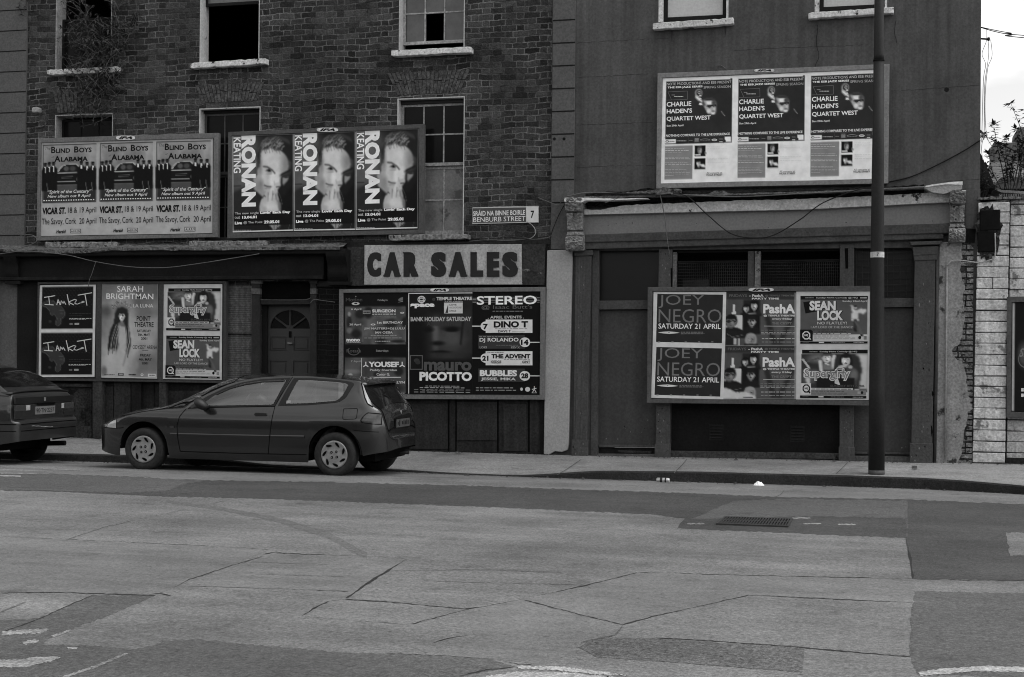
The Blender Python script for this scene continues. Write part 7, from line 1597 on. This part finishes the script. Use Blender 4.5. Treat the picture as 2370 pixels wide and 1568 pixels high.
M_TINT.node_tree.nodes['Principled BSDF'].inputs['IOR'].default_value = 2.2
M_RUBB = mat('window_rubber', 0, abs_=.006, rough=.6, spec=.3)
M_LAMP = mat('lamp_pale', 0, abs_=.34, amt=.1, rough=.15, spec=.6, coat=.6)
M_LAMPR = mat('lamp_red', 0, abs_=.022, amt=.1, rough=.2, spec=.4, coat=.3)
M_LAMPM = mat('lamp_clear', 0, abs_=.04, amt=.1, rough=.2, spec=.4, coat=.3)
M_PLATE = mat('number_plate', 0, abs_=.07, amt=.12, scale=9, rough=.5)
M_INK = mat('plate_ink', 0, abs_=.012)
M_CHROME = mat('dull_chrome', 0, abs_=.40, rough=.3, metal=.7)

def inpoly(P, x, y):
    c = False
    for (a, b), (d, e) in zip(P, P[1:]+P[:1]):
        if (b > y) != (e > y) and x < (d-a)*(y-b)/(e-b)+a: c = not c
    return c
def seeglass(name, tint=.55, gloss=.15):
    m = bpy.data.materials.new(name); m.use_nodes = True; nt = m.node_tree; N = nt.nodes; N.remove(N['Principled BSDF'])
    t = N.new('ShaderNodeBsdfTransparent'); t.inputs['Color'].default_value = (tint, tint, tint, 1); g = N.new('ShaderNodeBsdfGlossy'); g.inputs['Roughness'].default_value = .03; g.inputs['Color'].default_value = (.95, .95, .95, 1)
    f = N.new('ShaderNodeFresnel'); f.inputs['IOR'].default_value = 1.5; a = N.new('ShaderNodeMath'); a.operation = 'ADD'; nt.links.new(f.outputs[0], a.inputs[0]); a.inputs[1].default_value = gloss-.04
    x = N.new('ShaderNodeMixShader'); nt.links.new(a.outputs[0], x.inputs[0]); nt.links.new(t.outputs[0], x.inputs[1]); nt.links.new(g.outputs[0], x.inputs[2]); nt.links.new(x.outputs[0], N['Material Output'].inputs['Surface']); return m

class Car:
    """shell lofted from profile tables; x along the car (front at low x), s = 0..1 lower side, 1..2 window band, 2..3 roof or bonnet"""
    def __init__(c, yc, T, wheels, wr, arch): c.yc, c.T, c.wheels, c.wr, c.arch = yc, T, wheels, wr, arch
    def zb(c, x):
        z = tab(c.T['bottom'], x)
        for wx, wz in c.wheels:
            d = abs(x-wx)
            if d < c.arch: z = max(z, wz+math.sqrt(c.arch**2-d*d)*1.03)
        return z
    def yside(c, x, z):
        w = tab(c.T['plan'], x); return w*tab(c.T['sect'], z)
    def S(c, x, s):
        zbl = tab(c.T['belt'], x); zr = max(zbl+.002, tab(c.T['rail'], x)); zc = max(zr+.004, tab(c.T['centre'], x)); w = tab(c.T['plan'], x)
        yb = c.yside(x, zbl); k = min(1, max(0, (zr-zbl)/.42)); yr = yb-(.035+.165*k)*min(1, yb/.5)
        if s <= 1:
            z0 = min(c.zb(x), zbl-.01); z = z0+(zbl-z0)*s; return c.yside(x, z), z
        if s <= 2:
            t = s-1; z = zbl+(zr-zbl)*t; return yb+(yr-yb)*t+.014*math.sin(t*math.pi)*k, z
        t = s-2; e = tab(c.T.get('crown', [(0, 2.6)]), x); y = yr*math.cos(t*math.pi/2)**1.0; q = y/max(yr, 1e-4)
        return y, zr+(zc-zr)*max(0, 1-q**e)
    def Y(c, x, z):
        """half width at side position (x, z)"""
        zbl = tab(c.T['belt'], x); zr = max(zbl+.002, tab(c.T['rail'], x))
        if z <= zbl: return c.yside(x, z)
        return c.S(x, 1+min(1, (z-zbl)/(zr-zbl)))[0]
    def shell(c, xs, name, m, par, parts=(10, 12, 12), hole=None):
        ss = [i/parts[0] for i in range(parts[0])]+[1+i/parts[1] for i in range(parts[1])]+[2+i/parts[2] for i in range(parts[2]+1)]
        P = []
        for x in xs:
            h = [c.S(x, s) for s in ss]; P.append([(x, c.yc-y, z) for y, z in h]+[(x, c.yc+y, z) for y, z in h[-2::-1]])
        mb = MB().grid(P)
        if hole:
            n = 2*len(ss)-1; keep = []; full = ss+ss[-2::-1]
            for f in range(len(mb.f)):
                i, j = divmod(f, n-1); x = (xs[i]+xs[i+1])/2; s_ = (full[j]+full[j+1])/2; z = sum(mb.v[q][2] for q in mb.f[f])/4
                keep.append(not hole(x, s_, z))
            mb.f = [f for f, k in zip(mb.f, keep) if k]; mb.m = mb.m[:len(mb.f)]
        for row in (P[0], P[-1]): mb.quad(*row)
        return mb.build(name, m, par, smooth=True)
    def side(c, pts, off, side=-1): return [(x, c.yc+side*(c.Y(x, z)+off), z) for x, z in pts]
    def patch(c, lo, hi, off, name, m, par, n=24, r=8, th=.0, side=-1, smooth=True, cut=None):
        """side panel between two x->z tables, laid just proud of the shell"""
        x0, x1 = max(lo[0][0], hi[0][0]), min(lo[-1][0], hi[-1][0]); P = []
        f = lambda t, x: next((b+(d-b)*(x-a)/(c_-a) for (a, b), (c_, d) in zip(t[:-1], t[1:]) if a <= x <= c_), t[-1][1])
        for i in range(n+1):
            x = x0+(x1-x0)*i/n; a, b = f(lo, x), f(hi, x); P.append([(x, c.yc+side*(c.Y(x, a+(b-a)*j/r)+off), a+(b-a)*j/r) for j in range(r+1)])
        mb = MB().grid(P)
        if cut: mb.f = [f for f in mb.f if not inpoly(cut, sum(mb.v[q][0] for q in f)/4, sum(mb.v[q][2] for q in f)/4)]; mb.m = mb.m[:len(mb.f)]
        return mb.build(name, m, par, smooth=smooth)
    def ribbon(c, pts, w, off, name, m, par, side=-1, n=14):
        P = []; q = []
        for (a, b), (d, e) in zip(pts[:-1], pts[1:]):
            for i in range(n): q.append((a+(d-a)*i/n, b+(e-b)*i/n))
        q.append(pts[-1])
        for i, (x, z) in enumerate(q):
            a, b = q[max(0, i-1)], q[min(len(q)-1, i+1)]; dx, dz = b[0]-a[0], b[1]-a[1]; l = math.hypot(dx, dz) or 1; nx, nz_ = -dz/l*w/2, dx/l*w/2
            P.append([(x+nx*k, c.yc+side*(c.Y(x+nx*k, z+nz_*k)+off+(.0 if abs(k) < 1 else -off*.6)), z+nz_*k) for k in (-1, -.6, .6, 1)])
        return MB().grid(P).build(name, m, par, smooth=True)
    def skin(c, x0, x1, s0, s1, off, name, m, par, nx=16, ns=12, both=True, th=None):
        """panel laid on the shell over a range of x and s (both halves)"""
        P = []
        for i in range(nx+1):
            x = x0+(x1-x0)*i/nx; row = []
            for side in ((-1, 1) if both else (-1,)):
                R_ = [s0+(s1-s0)*j/ns for j in range(ns+1)]
                for s in (R_ if side < 0 else R_[::-1][1:]):
                    y, z = c.S(x, s); ya, za = c.S(x+.01, s); yb, zb_ = c.S(x, min(3, s+.02)) if s < 2.99 else c.S(x, s-.02)
                    t1 = Vector((.01, -(ya-y), za-z)); t2 = Vector((0, -(yb-y), zb_-z)); n = t1.cross(t2); n = n.normalized() if n.length > 1e-9 else Vector((0, 0, 1))
                    if s >= 2.99: n = Vector((-(za-z), 0, .01)).normalized()
                    if n.z < 0 and s > 2: n = -n
                    if s <= 2 and n.y > 0: n = -n
                    p = Vector((x, -y, z))+n*off; row.append((p.x, c.yc+(p.y if side < 0 else -p.y), p.z))
            P.append(row)
        return MB().grid(P).build(name, m, par, smooth=True)

def wheel(par, x, y, z, r, side, swirl=7, trim=None, width=.17):
    w = MB(); s = side
    prof = [(r*.62, .0), (r*.66, -.012), (r*.80, -.020), (r*.93, -.014), (r*.985, .006), (r, .03), (r, width-.03), (r*.95, width), (r*.6, width)]
    prof = [(a, b if s < 0 else -b) for a, b in prof]; wo = w.lathe(prof, (x, y, z), 'Y', 44).build('wheel', M_TYRE, par, smooth=True)
    # trim: dished disc with swirling slots and four nuts
    k = MB(); rr = r*.635; f = lambda h: h if s < 0 else -h
    k.lathe([(.001, f(-.012)), (rr*.30, f(-.013)), (rr*.55, f(-.006)), (rr*.85, f(-.010)), (rr*.96, f(-.018)), (rr, f(-.008)), (rr*1.01, f(.02))], (x, y, z), 'Y', 44)
    k.build('rim', trim or M_CAP, wo, smooth=True)
    if swirl:
        h = MB()
        for i in range(swirl):
            a = 2*math.pi*i/swirl+.35; q = []
            for j in range(14):
                t = 2*math.pi*j/14; u, v = .20*math.cos(t), .070*math.sin(t)*(1+.35*math.cos(t)); rad = rr*(.73+.0*u)
                cx_, cz_ = rad*math.cos(a), rad*math.sin(a); b = a+math.pi/2-.55; q.append((x+cx_+rr*(u*math.cos(b)-v*math.sin(b))*1.15, z+cz_+rr*(u*math.sin(b)+v*math.cos(b))*1.15))
            h.prism(q, y+f(-.0165), y+f(-.002))
        for i in range(4):
            a = math.pi/4*(2*i)+.9; h.lathe([(.001, f(-.020)), (rr*.085, f(-.020)), (rr*.10, f(-.010))], (x+rr*.26*math.cos(a), y, z+rr*.26*math.sin(a)), 'Y', 12)
        h.build('slots', M_GAP, wo)
        n = MB()
        for i in range(4):
            a = math.pi/4*(2*i)+.9; n.lathe([(.001, f(-.024)), (rr*.035, f(-.024)), (rr*.04, f(-.0195))], (x+rr*.26*math.cos(a), y, z+rr*.26*math.sin(a)), 'Y', 8)
        n.build('nut', M_CAP, wo)
    return wo

# ------------------------------------------------------------------ dark hatchback
yc = -2.275
FX, RX, WZ = -9.25, -6.605, .262
T = dict(
    bottom=[(-10.02, .27), (-9.92, .225), (-9.76, .185), (-9.56, .165), (-8.9, .150), (-7.0, .150), (-6.32, .235), (-6.16, .27), (-5.99, .30), (-5.93, .33)],
    belt=[(-10.02, .54), (-9.86, .565), (-9.73, .60), (-9.61, .655), (-9.3, .735), (-8.9, .788), (-8.65, .803), (-8.2, .822), (-7.4, .845), (-6.8, .875), (-6.4, .905), (-6.25, .900), (-6.14, .855), (-6.05, .77), (-5.995, .55), (-5.97, .47), (-5.93, .44)],
    rail=[(-10.02, .55), (-9.86, .58), (-9.73, .62), (-9.61, .675), (-9.3, .752), (-8.9, .800), (-8.74, .812), (-8.58, .90), (-8.36, 1.02), (-8.08, 1.135), (-7.75, 1.205), (-7.4, 1.232), (-7.1, 1.238), (-6.8, 1.222), (-6.48, 1.195), (-6.34, 1.175), (-6.265, 1.05), (-6.19, .93), (-6.12, .865), (-6.05, .78), (-6.0, .56), (-5.97, .478), (-5.93, .45)],
    centre=[(-10.02, .57), (-9.98, .63), (-9.90, .68), (-9.62, .755), (-9.2, .812), (-9.1, .826), (-8.88, .938), (-8.64, 1.056), (-8.30, 1.185), (-8.04, 1.238), (-7.75, 1.262), (-7.3, 1.262), (-6.85, 1.232), (-6.52, 1.200), (-6.31, 1.165), (-6.19, 1.06), (-6.08, .90), (-6.035, .825), (-6.01, .79), (-5.995, .60), (-5.98, .495), (-5.93, .462)],
    plan=[(-10.02, .40), (-10.0, .56), (-9.94, .69), (-9.85, .765), (-9.71, .805), (-9.4, .832), (-8.8, .842), (-7.0, .842), (-6.52, .832), (-6.34, .812), (-6.21, .775), (-6.12, .715), (-6.05, .64), (-5.99, .54), (-5.95, .42), (-5.93, .34)],
    sect=[(.10, .90), (.165, .935), (.24, .972), (.40, .993), (.50, 1.0), (.60, .998), (.69, .988), (.75, .968), (.81, .936), (.88, .905), (.95, .885), (1.3, .87)],
    crown=[(-9.95, 2.0), (-9.1, 2.4), (-8.9, 2.2), (-8.0, 2.6), (-6.3, 2.6), (-5.8, 3.0)])
car = Car(yc, T, [(FX, WZ), (RX, WZ)], .278, .352)
M_CAR = paint_mat('dark_car_paint', .009, .25, .75)
hb = empty('hatchback_car', (-7.9, yc, 0), 'dark three-door hatchback parked facing left by the kerb', 'car', 'cars parked along the kerb')
xs = sorted(set([round(-10.02+.025*i, 4) for i in range(164)]+[-5.93, -5.94, -5.95, -5.96, -5.97, -5.98, -5.99, -6.0, -6.01, -10.01, -10.0, -9.97]))
xs = [x for x in xs if x <= -5.93]
doorlo = [(-8.63, .812), (-8.40, .820), (-7.46, .852), (-7.435, .853), (-7.30, 1.213)]; doorhi = [(-8.63, .815), (-8.42, .955), (-8.20, 1.065), (-7.98, 1.140), (-7.70, 1.190), (-7.30, 1.214)]
dl2 = [(-8.47, .838), (-8.36, .842), (-7.49, .870), (-7.462, .871), (-7.345, 1.185)]; dh2 = [(-8.47, .842), (-8.30, .975), (-8.12, 1.070), (-7.93, 1.130), (-7.68, 1.168), (-7.345, 1.187)]
qlo = [(-7.395, .858), (-7.0, .872), (-6.62, .910), (-6.57, .925), (-6.50, .975), (-6.43, 1.13)]; qhi = [(-7.395, .862), (-7.255, 1.212), (-7.0, 1.213), (-6.62, 1.190), (-6.47, 1.172), (-6.43, 1.150)]
q2l = [(-7.29, .885), (-7.0, .897), (-6.64, .930), (-6.595, .95), (-6.545, 1.0), (-6.50, 1.12)]; q2h = [(-7.29, .89), (-7.19, 1.180), (-7.0, 1.183), (-6.65, 1.165), (-6.53, 1.150), (-6.50, 1.130)]
DOORP = dl2+dh2[::-1]; QUARP = q2l+q2h[::-1]
car.shell(xs, 'body', M_CAR, hb, hole=lambda x, s_, z: (1 < s_ < 2 and (inpoly(DOORP, x, z) or inpoly(QUARP, x, z))) or (s_ > 2.2 and -9.03 < x < -8.13))
ub = MB(); ub.box(-9.60, -6.15, yc-.58, yc+.58, .17, .62); ub.box(-8.85, -7.02, yc-.76, yc+.76, .16, .40); ub.box(-6.25, -6.06, yc-.5, yc+.5, .26, .40); ub.build('underbody', M_UNDER, hb)
# dark wheel-arch linings
for wx in (FX, RX):
    for sd in (-1, 1):
        P = []
        for i in range(17):
            t = math.pi*i/16; ro = .345; P.append([(wx+ro*math.cos(t), yc+sd*.56, WZ+ro*math.sin(t)), (wx+ro*math.cos(t), yc+sd*.815, WZ+ro*math.sin(t))])
        MB().grid(P).build('arch_lining', M_UNDER, hb)
for wx in (FX, RX):
    wheel(hb, wx, yc-.815, WZ, .278, -1); wheel(hb, wx, yc+.815, WZ-.05, .278, 1)
# exhaust and rear silencer
MB().tube([(-6.30, yc+.35, .22), (-6.02, yc+.35, .23)], .03, 10).tube([(-6.5, yc+.30, .22), (-6.18, yc+.30, .22)], .085, 14).build('exhaust', M_BLKP, hb, smooth=True)
# glass house: real openings, glass, seats behind
M_GLASS = seeglass('car_glass_clear', .92, .165); M_GLASSR = mat('rear_glass_dark', 0, abs_=.008, amt=.3, scale=6, rough=.10, spec=.28)
for sd in (-1, 1):
    car.patch(doorlo, doorhi, .004, 'window_surround', M_RUBB, hb, 60, 14, side=sd, cut=DOORP); car.patch(qlo, qhi, .004, 'window_surround', M_RUBB, hb, 60, 14, side=sd, cut=QUARP)
    car.patch(dl2, dh2, .008, 'door_glass', M_GLASS, hb, 40, 8, side=sd); car.patch(q2l, q2h, .008, 'quarter_glass', M_GLASS, hb, 44, 8, side=sd)
M_SEAT = mat('seat_cloth', 0, abs_=.12, amt=.2, scale=9, rough=.95)
for sd in (-1, 1):
    y = yc+sd*.36; se = MB().prism([(-8.15, .40), (-7.70, .38), (-7.66, .46), (-8.15, .52)], y-.24, y+.24); se.prism([(-7.72, .44), (-7.60, .44), (-7.42, .95), (-7.50, .97)], y-.22, y+.22); so = se.build('front_seat', M_SEAT, hb, bevel=.04)
    MB().prism([(-7.49, .99), (-7.41, .985), (-7.36, 1.13), (-7.43, 1.14)], y-.12, y+.12).build('headrest', M_SEAT, so, bevel=.035)
MB().prism([(-7.0, .40), (-6.75, .40), (-6.52, .93), (-6.60, .95)], yc-.60, yc+.60).build('rear_seat', M_SEAT, hb, bevel=.04)
MB().prism([(-8.95, .62), (-8.50, .62), (-8.42, .78), (-8.55, .84), (-8.95, .80)], yc-.66, yc+.66).build('dashboard', M_BLKP, hb, bevel=.03)
MB().tube([(-8.30+.05*math.sin(t)*.5, yc+.36+.17*math.cos(t), .80+.17*math.sin(t)) for t in [2*math.pi*i/24 for i in range(25)]], .014, 6).build('steering_wheel', M_BLKP, hb)
MB().box(-8.9, -6.4, yc-.74, yc+.74, .405, .42).build('cabin_floor', M_UNDER, hb)
# wind deflector strip along the top of the door glass
car.ribbon([(-8.28, .985), (-8.10, 1.068), (-7.90, 1.122), (-7.66, 1.158), (-7.37, 1.172)], .022, .016, 'wind_deflector', M_BLKP, hb)
car.patch([(-7.285, .893), (-7.225, .896)], [(-7.285, .925), (-7.225, .928)], .011, 'window_sticker', mat('sticker_white', 0, abs_=.28), hb, 2, 1)
car.skin(-9.06, -8.10, 2.14, 3, .005, 'windscreen', M_GLASS, hb, 18, 12)
car.skin(-6.315, -6.075, 2.015, 3, .006, 'rear_window', M_GLASSR, hb, 14, 14)
def seam(pts, r, name, m): MB().tube(pts, r, 5).build(name, m, hb, smooth=True)
for sd in (-1, 1):
    seam([(x, yc+sd*(car.S(x, 2.0)[0]+.002), car.S(x, 2.0)[1]) for x in [-6.15+.012*i for i in range(14)]], .006, 'tailgate_gap', M_GAP)
    car.skin(-6.038, -6.006, 2.04, 2.42, .006, 'tail_lamp', M_LAMPR, hb, 5, 5) if sd < 0 else None
q = [car.S(-5.9955, 2+i/14) for i in range(15)]; seam([(-5.992, yc-y-.0, z) for y, z in q]+[(-5.992, yc+y, z) for y, z in q[-2::-1]], .007, 'tailgate_gap', M_GAP)
# tailgate spoiler
sp = MB(); P = []
for i in range(25):
    y = -.60+1.2*i/24; e = (abs(y)/.60)**4; z = 1.176-.03*e; x1 = -6.20-.10*e
    P.append([(-6.42, yc+y, z-.006), (-6.40, yc+y, z+.014), (-6.28, yc+y, z+.010), (x1, yc+y, z-.020), (x1-.005, yc+y, z-.030), (-6.30, yc+y, z-.030)])
sp.grid(P); sp.quad(*P[0]); sp.quad(*P[-1]); sp.build('spoiler', M_CAR, hb, smooth=True)
wp = MB().tube([(-6.07, yc-.02, .86), (-6.12, yc-.20, .975), (-6.14, yc-.30, 1.01)], .007, 6); wp.tube([(-6.08, yc-.02, .88), (-6.16, yc-.42, 1.0)], .006, 5); wp.build('wiper', M_BLKP, hb)
# panel gaps
car.ribbon([(-8.66, .800), (-8.735, .70), (-8.765, .58), (-8.755, .42), (-8.725, .245)], .009, .0035, 'door_gap', M_GAP, hb)
car.ribbon([(-7.275, 1.225), (-7.435, .853), (-7.455, .62), (-7.47, .48), (-7.50, .25)], .009, .0035, 'door_gap', M_GAP, hb)
car.ribbon([(-8.72, .246), (-7.9, .243), (-6.98, .250)], .009, .0035, 'sill_gap', M_GAP, hb)
car.ribbon([(-8.64, .805), (-8.2, .824), (-7.44, .850)], .010, .0055, 'waist_rubber', M_GAP, hb)
car.ribbon([(-9.85, .528), (-9.66, .525), (-9.54, .535)], .009, .0035, 'bumper_gap', M_GAP, hb)
car.ribbon([(-6.36, .575), (-6.28, .565), (-6.16, .555), (-6.07, .548)], .008, .0035, 'bumper_gap', M_GAP, hb)
car.ribbon([(-9.62, .68), (-9.3, .748), (-8.95, .796), (-8.72, .808)], .008, .0035, 'bonnet_gap', M_GAP, hb)
car.ribbon([(-6.34, 1.165), (-6.265, .98), (-6.22, .905), (-6.15, .86)], .012, .0045, 'tailgate_gap', M_GAP, hb)
# rubbing strip
car.ribbon([(-8.86, .468), (-8.76, .468)], .034, .012, 'rubbing_strip', M_CAR, hb); car.ribbon([(-8.74, .469), (-8.2, .468), (-7.475, .472)], .034, .012, 'rubbing_strip', M_CAR, hb); car.ribbon([(-7.455, .473), (-7.0, .477)], .034, .012, 'rubbing_strip', M_CAR, hb)
# handle, fuel flap, side repeater, lamps
hd = MB(); X0, X1, Z0, Z1 = -7.70, -7.53, .722, .768; yy = yc-car.Y(-7.6, .745)
hd.prism([(X0+.02, Z0), (X1, Z0+.004), (X1+.008, Z0+.02), (X1, Z1-.004), (X0+.02, Z1), (X0, (Z0+Z1)/2)], yy-.012, yy+.004); hd.build('door_handle', M_BLKP, hb, bevel=.004)
car.ribbon([(-6.505, .835), (-6.335, .842), (-6.328, .83), (-6.325, .725), (-6.345, .712), (-6.485, .705), (-6.500, .718), (-6.508, .822), (-6.505, .835)], .007, .004, 'fuel_flap', M_GAP, hb, n=4)
car.patch([(-8.865, .548), (-8.805, .550)], [(-8.865, .572), (-8.805, .574)], .010, 'side_repeater', M_LAMPM, hb, 3, 2)
car.patch([(-9.80, .535), (-9.655, .528)], [(-9.80, .545), (-9.755, .60), (-9.715, .628), (-9.655, .636)], .006, 'headlamp', M_LAMP, hb, 8, 5)
car.patch([(-9.80, .535), (-9.655, .528)], [(-9.80, .545), (-9.755, .60), (-9.715, .628), (-9.655, .636)], .006, 'headlamp', M_LAMP, hb, 8, 5, side=1)
for sd in (-1, 1):
    lo = [(-6.275, .690), (-6.26, .665), (-6.09, .640), (-6.045, .638)]; hi = [(-6.275, .705), (-6.24, .76), (-6.20, .795), (-6.09, .785), (-6.045, .775)]
    car.patch(lo, hi, .003, 'lamp_surround', M_GAP, hb, 18, 6, side=sd)
    lo2 = [(-6.262, .694), (-6.247, .672), (-6.10, .650), (-6.052, .648)]; hi2 = [(-6.262, .70), (-6.23, .752), (-6.195, .784), (-6.10, .774), (-6.052, .765)]
    tl = car.patch(lo2, hi2, .007, 'tail_lamp', M_LAMPR, hb, 18, 6, side=sd)
    car.patch([(-6.24, .725), (-6.10, .715)], [(-6.24, .742), (-6.20, .780), (-6.10, .770)], .010, 'lamp_clear_band', M_LAMPM, tl, 12, 4, side=sd)
# plate recess, plate and badge on the tail
xr = -5.988
MB().box(-6.04, xr, yc-.30, yc+.30, .575, .700).build('plate_recess', M_GAP, hb, bevel=.006)
pt = MB().box(xr+.001, xr+.008, yc-.26, yc+.26, .585, .690).build('number_plate', M_PLATE, hb); ink = MB(); rs = random.Random(2)
for i in range(8):
    y = yc-.22+.057*i
    if i == 2: continue
    ink.box(xr+.0085, xr+.0095, y, y+.036, .60+rs.uniform(0, .02), .675-rs.uniform(0, .02))
ink.build('plate_marks', M_INK, pt)
MB().lathe([(.001, .014), (.022, .012), (.026, 0)], (-6.018, yc, .775), 'X', 14).build('badge', M_CHROME, hb)
# door mirror
mm = MB(); P = []
for i in range(11):
    a = math.pi*i/10; row = []
    for j in range(17):
        b = 2*math.pi*j/16; row.append((-8.40+.105*math.sin(a)*math.cos(b)*(.75 if math.cos(b) < 0 else 1.0), yc-.925+.045*math.cos(a)*1.9, .872+.072*math.sin(a)*math.sin(b)-.035*math.cos(b)*math.sin(a)))
    P.append(row)
mm.grid(P); mm.box(-8.44, -8.34, yc-.87, yc-.76, .815, .85); mm.build('door_mirror', M_BLKP, hb, smooth=True)
mm = MB(); mm.grid([[(x, 2*yc-y, z) for x, y, z in r] for r in P]); mm.build('door_mirror', M_BLKP, hb, smooth=True)
car.ribbon([(-8.60, .816), (-8.46, .90)], .05, .010, 'mirror_sail', M_BLKP, hb)

# ------------------------------------------------------------------ car cut by the left edge: only its tail is in the picture
y2 = -2.43
dx = -11.06     # rear of the bumper
T2 = dict(
    bottom=[(dx-4.2, .28), (dx-4.0, .20), (dx-3.4, .17), (dx-.9, .17), (dx-.4, .25), (dx-.1, .30), (dx, .32)],
    belt=[(dx-4.2, .60), (dx-3.9, .70), (dx-3.0, .84), (dx-2, .89), (dx-.9, .925), (dx-.5, .935), (dx-.25, .93), (dx-.12, .90), (dx-.085, .60), (dx-.06, .585), (dx, .57)],
    rail=[(dx-4.2, .62), (dx-3.9, .72), (dx-3.0, .86), (dx-2.85, .88), (dx-2.2, 1.24), (dx-1.9, 1.29), (dx-1.2, 1.30), (dx-.75, 1.235), (dx-.45, 1.12), (dx-.2, .965), (dx-.12, .915), (dx-.085, .61), (dx-.06, .592), (dx, .578)],
    centre=[(dx-4.2, .64), (dx-3.9, .76), (dx-3.1, .89), (dx-2.3, 1.31), (dx-1.9, 1.37), (dx-1.3, 1.365), (dx-.95, 1.32), (dx-.62, 1.21), (dx-.3, 1.01), (dx-.22, .975), (dx-.12, .945), (dx-.085, .62), (dx-.06, .60), (dx, .585)],
    plan=[(dx-4.2, .5), (dx-4.1, .72), (dx-3.8, .80), (dx-3, .83), (dx-1, .83), (dx-.4, .815), (dx-.2, .79), (dx-.1, .765), (dx-.05, .745), (dx, .68)],
    sect=[(.1, .90), (.17, .94), (.3, .985), (.45, 1.0), (.60, 1.0), (.74, .985), (.84, .95), (.93, .90), (1.0, .88), (1.4, .85)], crown=[(0, 3.0)])
c2 = Car(y2, T2, [(dx-.80, .27), (dx-3.35, .27)], .285, .35)
M_CAR2 = paint_mat('dark_saloon_paint', .016, .38, .5)
sc_ = empty('hatchback_car', (dx-2, y2, 0), 'dark five-door car cut by the left edge, tail with number plate', 'car', 'cars parked along the kerb')
xs = sorted(set([round(dx-4.2+.05*i, 4) for i in range(82)]+[dx-.16, dx-.13, dx-.12, dx-.11, dx-.10, dx-.09, dx-.085, dx-.075, dx-.06, dx-.04, dx-.02, dx]))
c2.shell(xs, 'body', M_CAR2, sc_)
ub = MB(); ub.box(dx-3.9, dx-.35, y2-.58, y2+.58, .18, .66); ub.box(dx-3.0, dx-1.2, y2-.76, y2+.76, .17, .40); ub.tube([(dx-.5, y2+.45, .21), (dx-.03, y2+.45, .23)], .035, 10); ub.tube([(dx-.75, y2+.35, .22), (dx-.3, y2+.35, .22)], .09, 12); ub.build('underbody', M_UNDER, sc_)
for wx in (dx-.80, dx-3.35): wheel(sc_, wx, y2-.80, .27, .285, -1, 0); wheel(sc_, wx, y2+.80, .22, .285, 1, 0)
c2.skin(dx-.78, dx-.30, 2.12, 3, .006, 'rear_window', M_GLASSR, sc_, 14, 12)
c2.patch([(dx-2.6, .92), (dx-.7, .95)], [(dx-2.6, .97), (dx-2.2, 1.18), (dx-1.9, 1.24), (dx-1.0, 1.23), (dx-.7, 1.05)], .006, 'side_glass', M_TINT, sc_, 30, 8)
hl = MB(); 
for i in range(6): 
    y = y2-.45+.18*i
sp = MB(); P = []
for i in range(21):
    y = -.70+1.4*i/20; e = (abs(y)/.70)**4; P.append([(dx-.31, y2+y, .985-.03*e), (dx-.28, y2+y, 1.0-.03*e), (dx-.14, y2+y, .99-.03*e), (dx-.135, y2+y, .972-.03*e), (dx-.28, y2+y, .955-.03*e)])
sp.grid(P); sp.quad(*P[0]); sp.quad(*P[-1]); sp.build('spoiler', M_BLKP, sc_, smooth=True)
MB().tube([(dx-.32, y2-.25, 1.04), (dx-.40, y2+.1, 1.10), (dx-.42, y2+.25, 1.11)], .008, 6).build('wiper', M_BLKP, sc_)
xe = dx-.083
def rear(name, ya, yb_, za, zb_, m, off=.0, th=.012, par=None, bevel=.004): return MB().box(xe+off, xe+off+th, y2+ya, y2+yb_, za, zb_).build(name, m, par or sc_, bevel=bevel)
rear('tail_panel', -.72, .72, .60, .80, M_LAMPR, .004, .012)
rear('boot_lid_edge', -.70, .70, .812, .90, paint_mat('boot_lid_paint', .012), .0, .012)
for sd in (-1, 1):
    a, b = (-.72, -.46) if sd < 0 else (.46, .72); rear('tail_lamp', a, b, .715, .795, M_LAMPM, .0165, .006); rear('tail_lamp', a, b, .61, .712, M_LAMPR, .0165, .006)
    a, b = (-.455, -.36) if sd < 0 else (.40, .48); rear('reversing_lamp', a, b, .72, .79, mat('lamp_white', 0, abs_=.30, rough=.2), .0165, .006)
rear('plate_lamp', -.20, .22, .79, .812, M_GAP, .017, .02)
pl2_ = rear('number_plate', -.24, .24, .655, .765, mat('number_plate_pale', 0, abs_=.14, amt=.1), .0165, .006)
v, f = text_mesh('90·TN·2237', .02); im = MB(); im.v = [(xe+.0233, y2-.215+.43*a, .68+.06*b) for a, b in v]; im.f = f; im.m = [0]*len(f); im.build('plate_lettering', M_INK, pl2_, fix=False)
v, f = text_mesh('L', .04); bd = MB().box(xe+.0125, xe+.016, y2-.02, y2+.02, .835, .885).build('badge', M_CHROME, sc_, bevel=.003)
c2.ribbon([(dx-.60, .915), (dx-.35, .925), (dx-.16, .92)], .008, .004, 'boot_gap', M_GAP, sc_)
for z, w, m in ((.545, .012, M_GAP), (.455, .010, M_GAP)): c2.ribbon([(dx-.85, z), (dx-.3, z), (dx-.03, z)], w, .004, 'bumper_groove', m, sc_)
for z, h in ((.545, .006), (.455, .005)): MB().box(dx-.01, dx+.003, y2-.66, y2+.66, z-h, z+h).build('bumper_groove', M_GAP, sc_)
for sd in (-1, 1):
    c2.patch([(dx-.30, .60), (dx-.10, .60)], [(dx-.30, .62), (dx-.25, .78), (dx-.20, .80), (dx-.10, .80)], .005, 'tail_lamp', M_LAMPR, sc_, 8, 5, side=sd)
rs = random.Random(3); q = [Vector((dx+.004, y2-.42+.05*i, .515-.004*i+rs.uniform(-.006, .006))) for i in range(11)]
MB().tube(q, .004, 4).build('scratch', mat('scratch_pale', 0, abs_=.3), sc_)
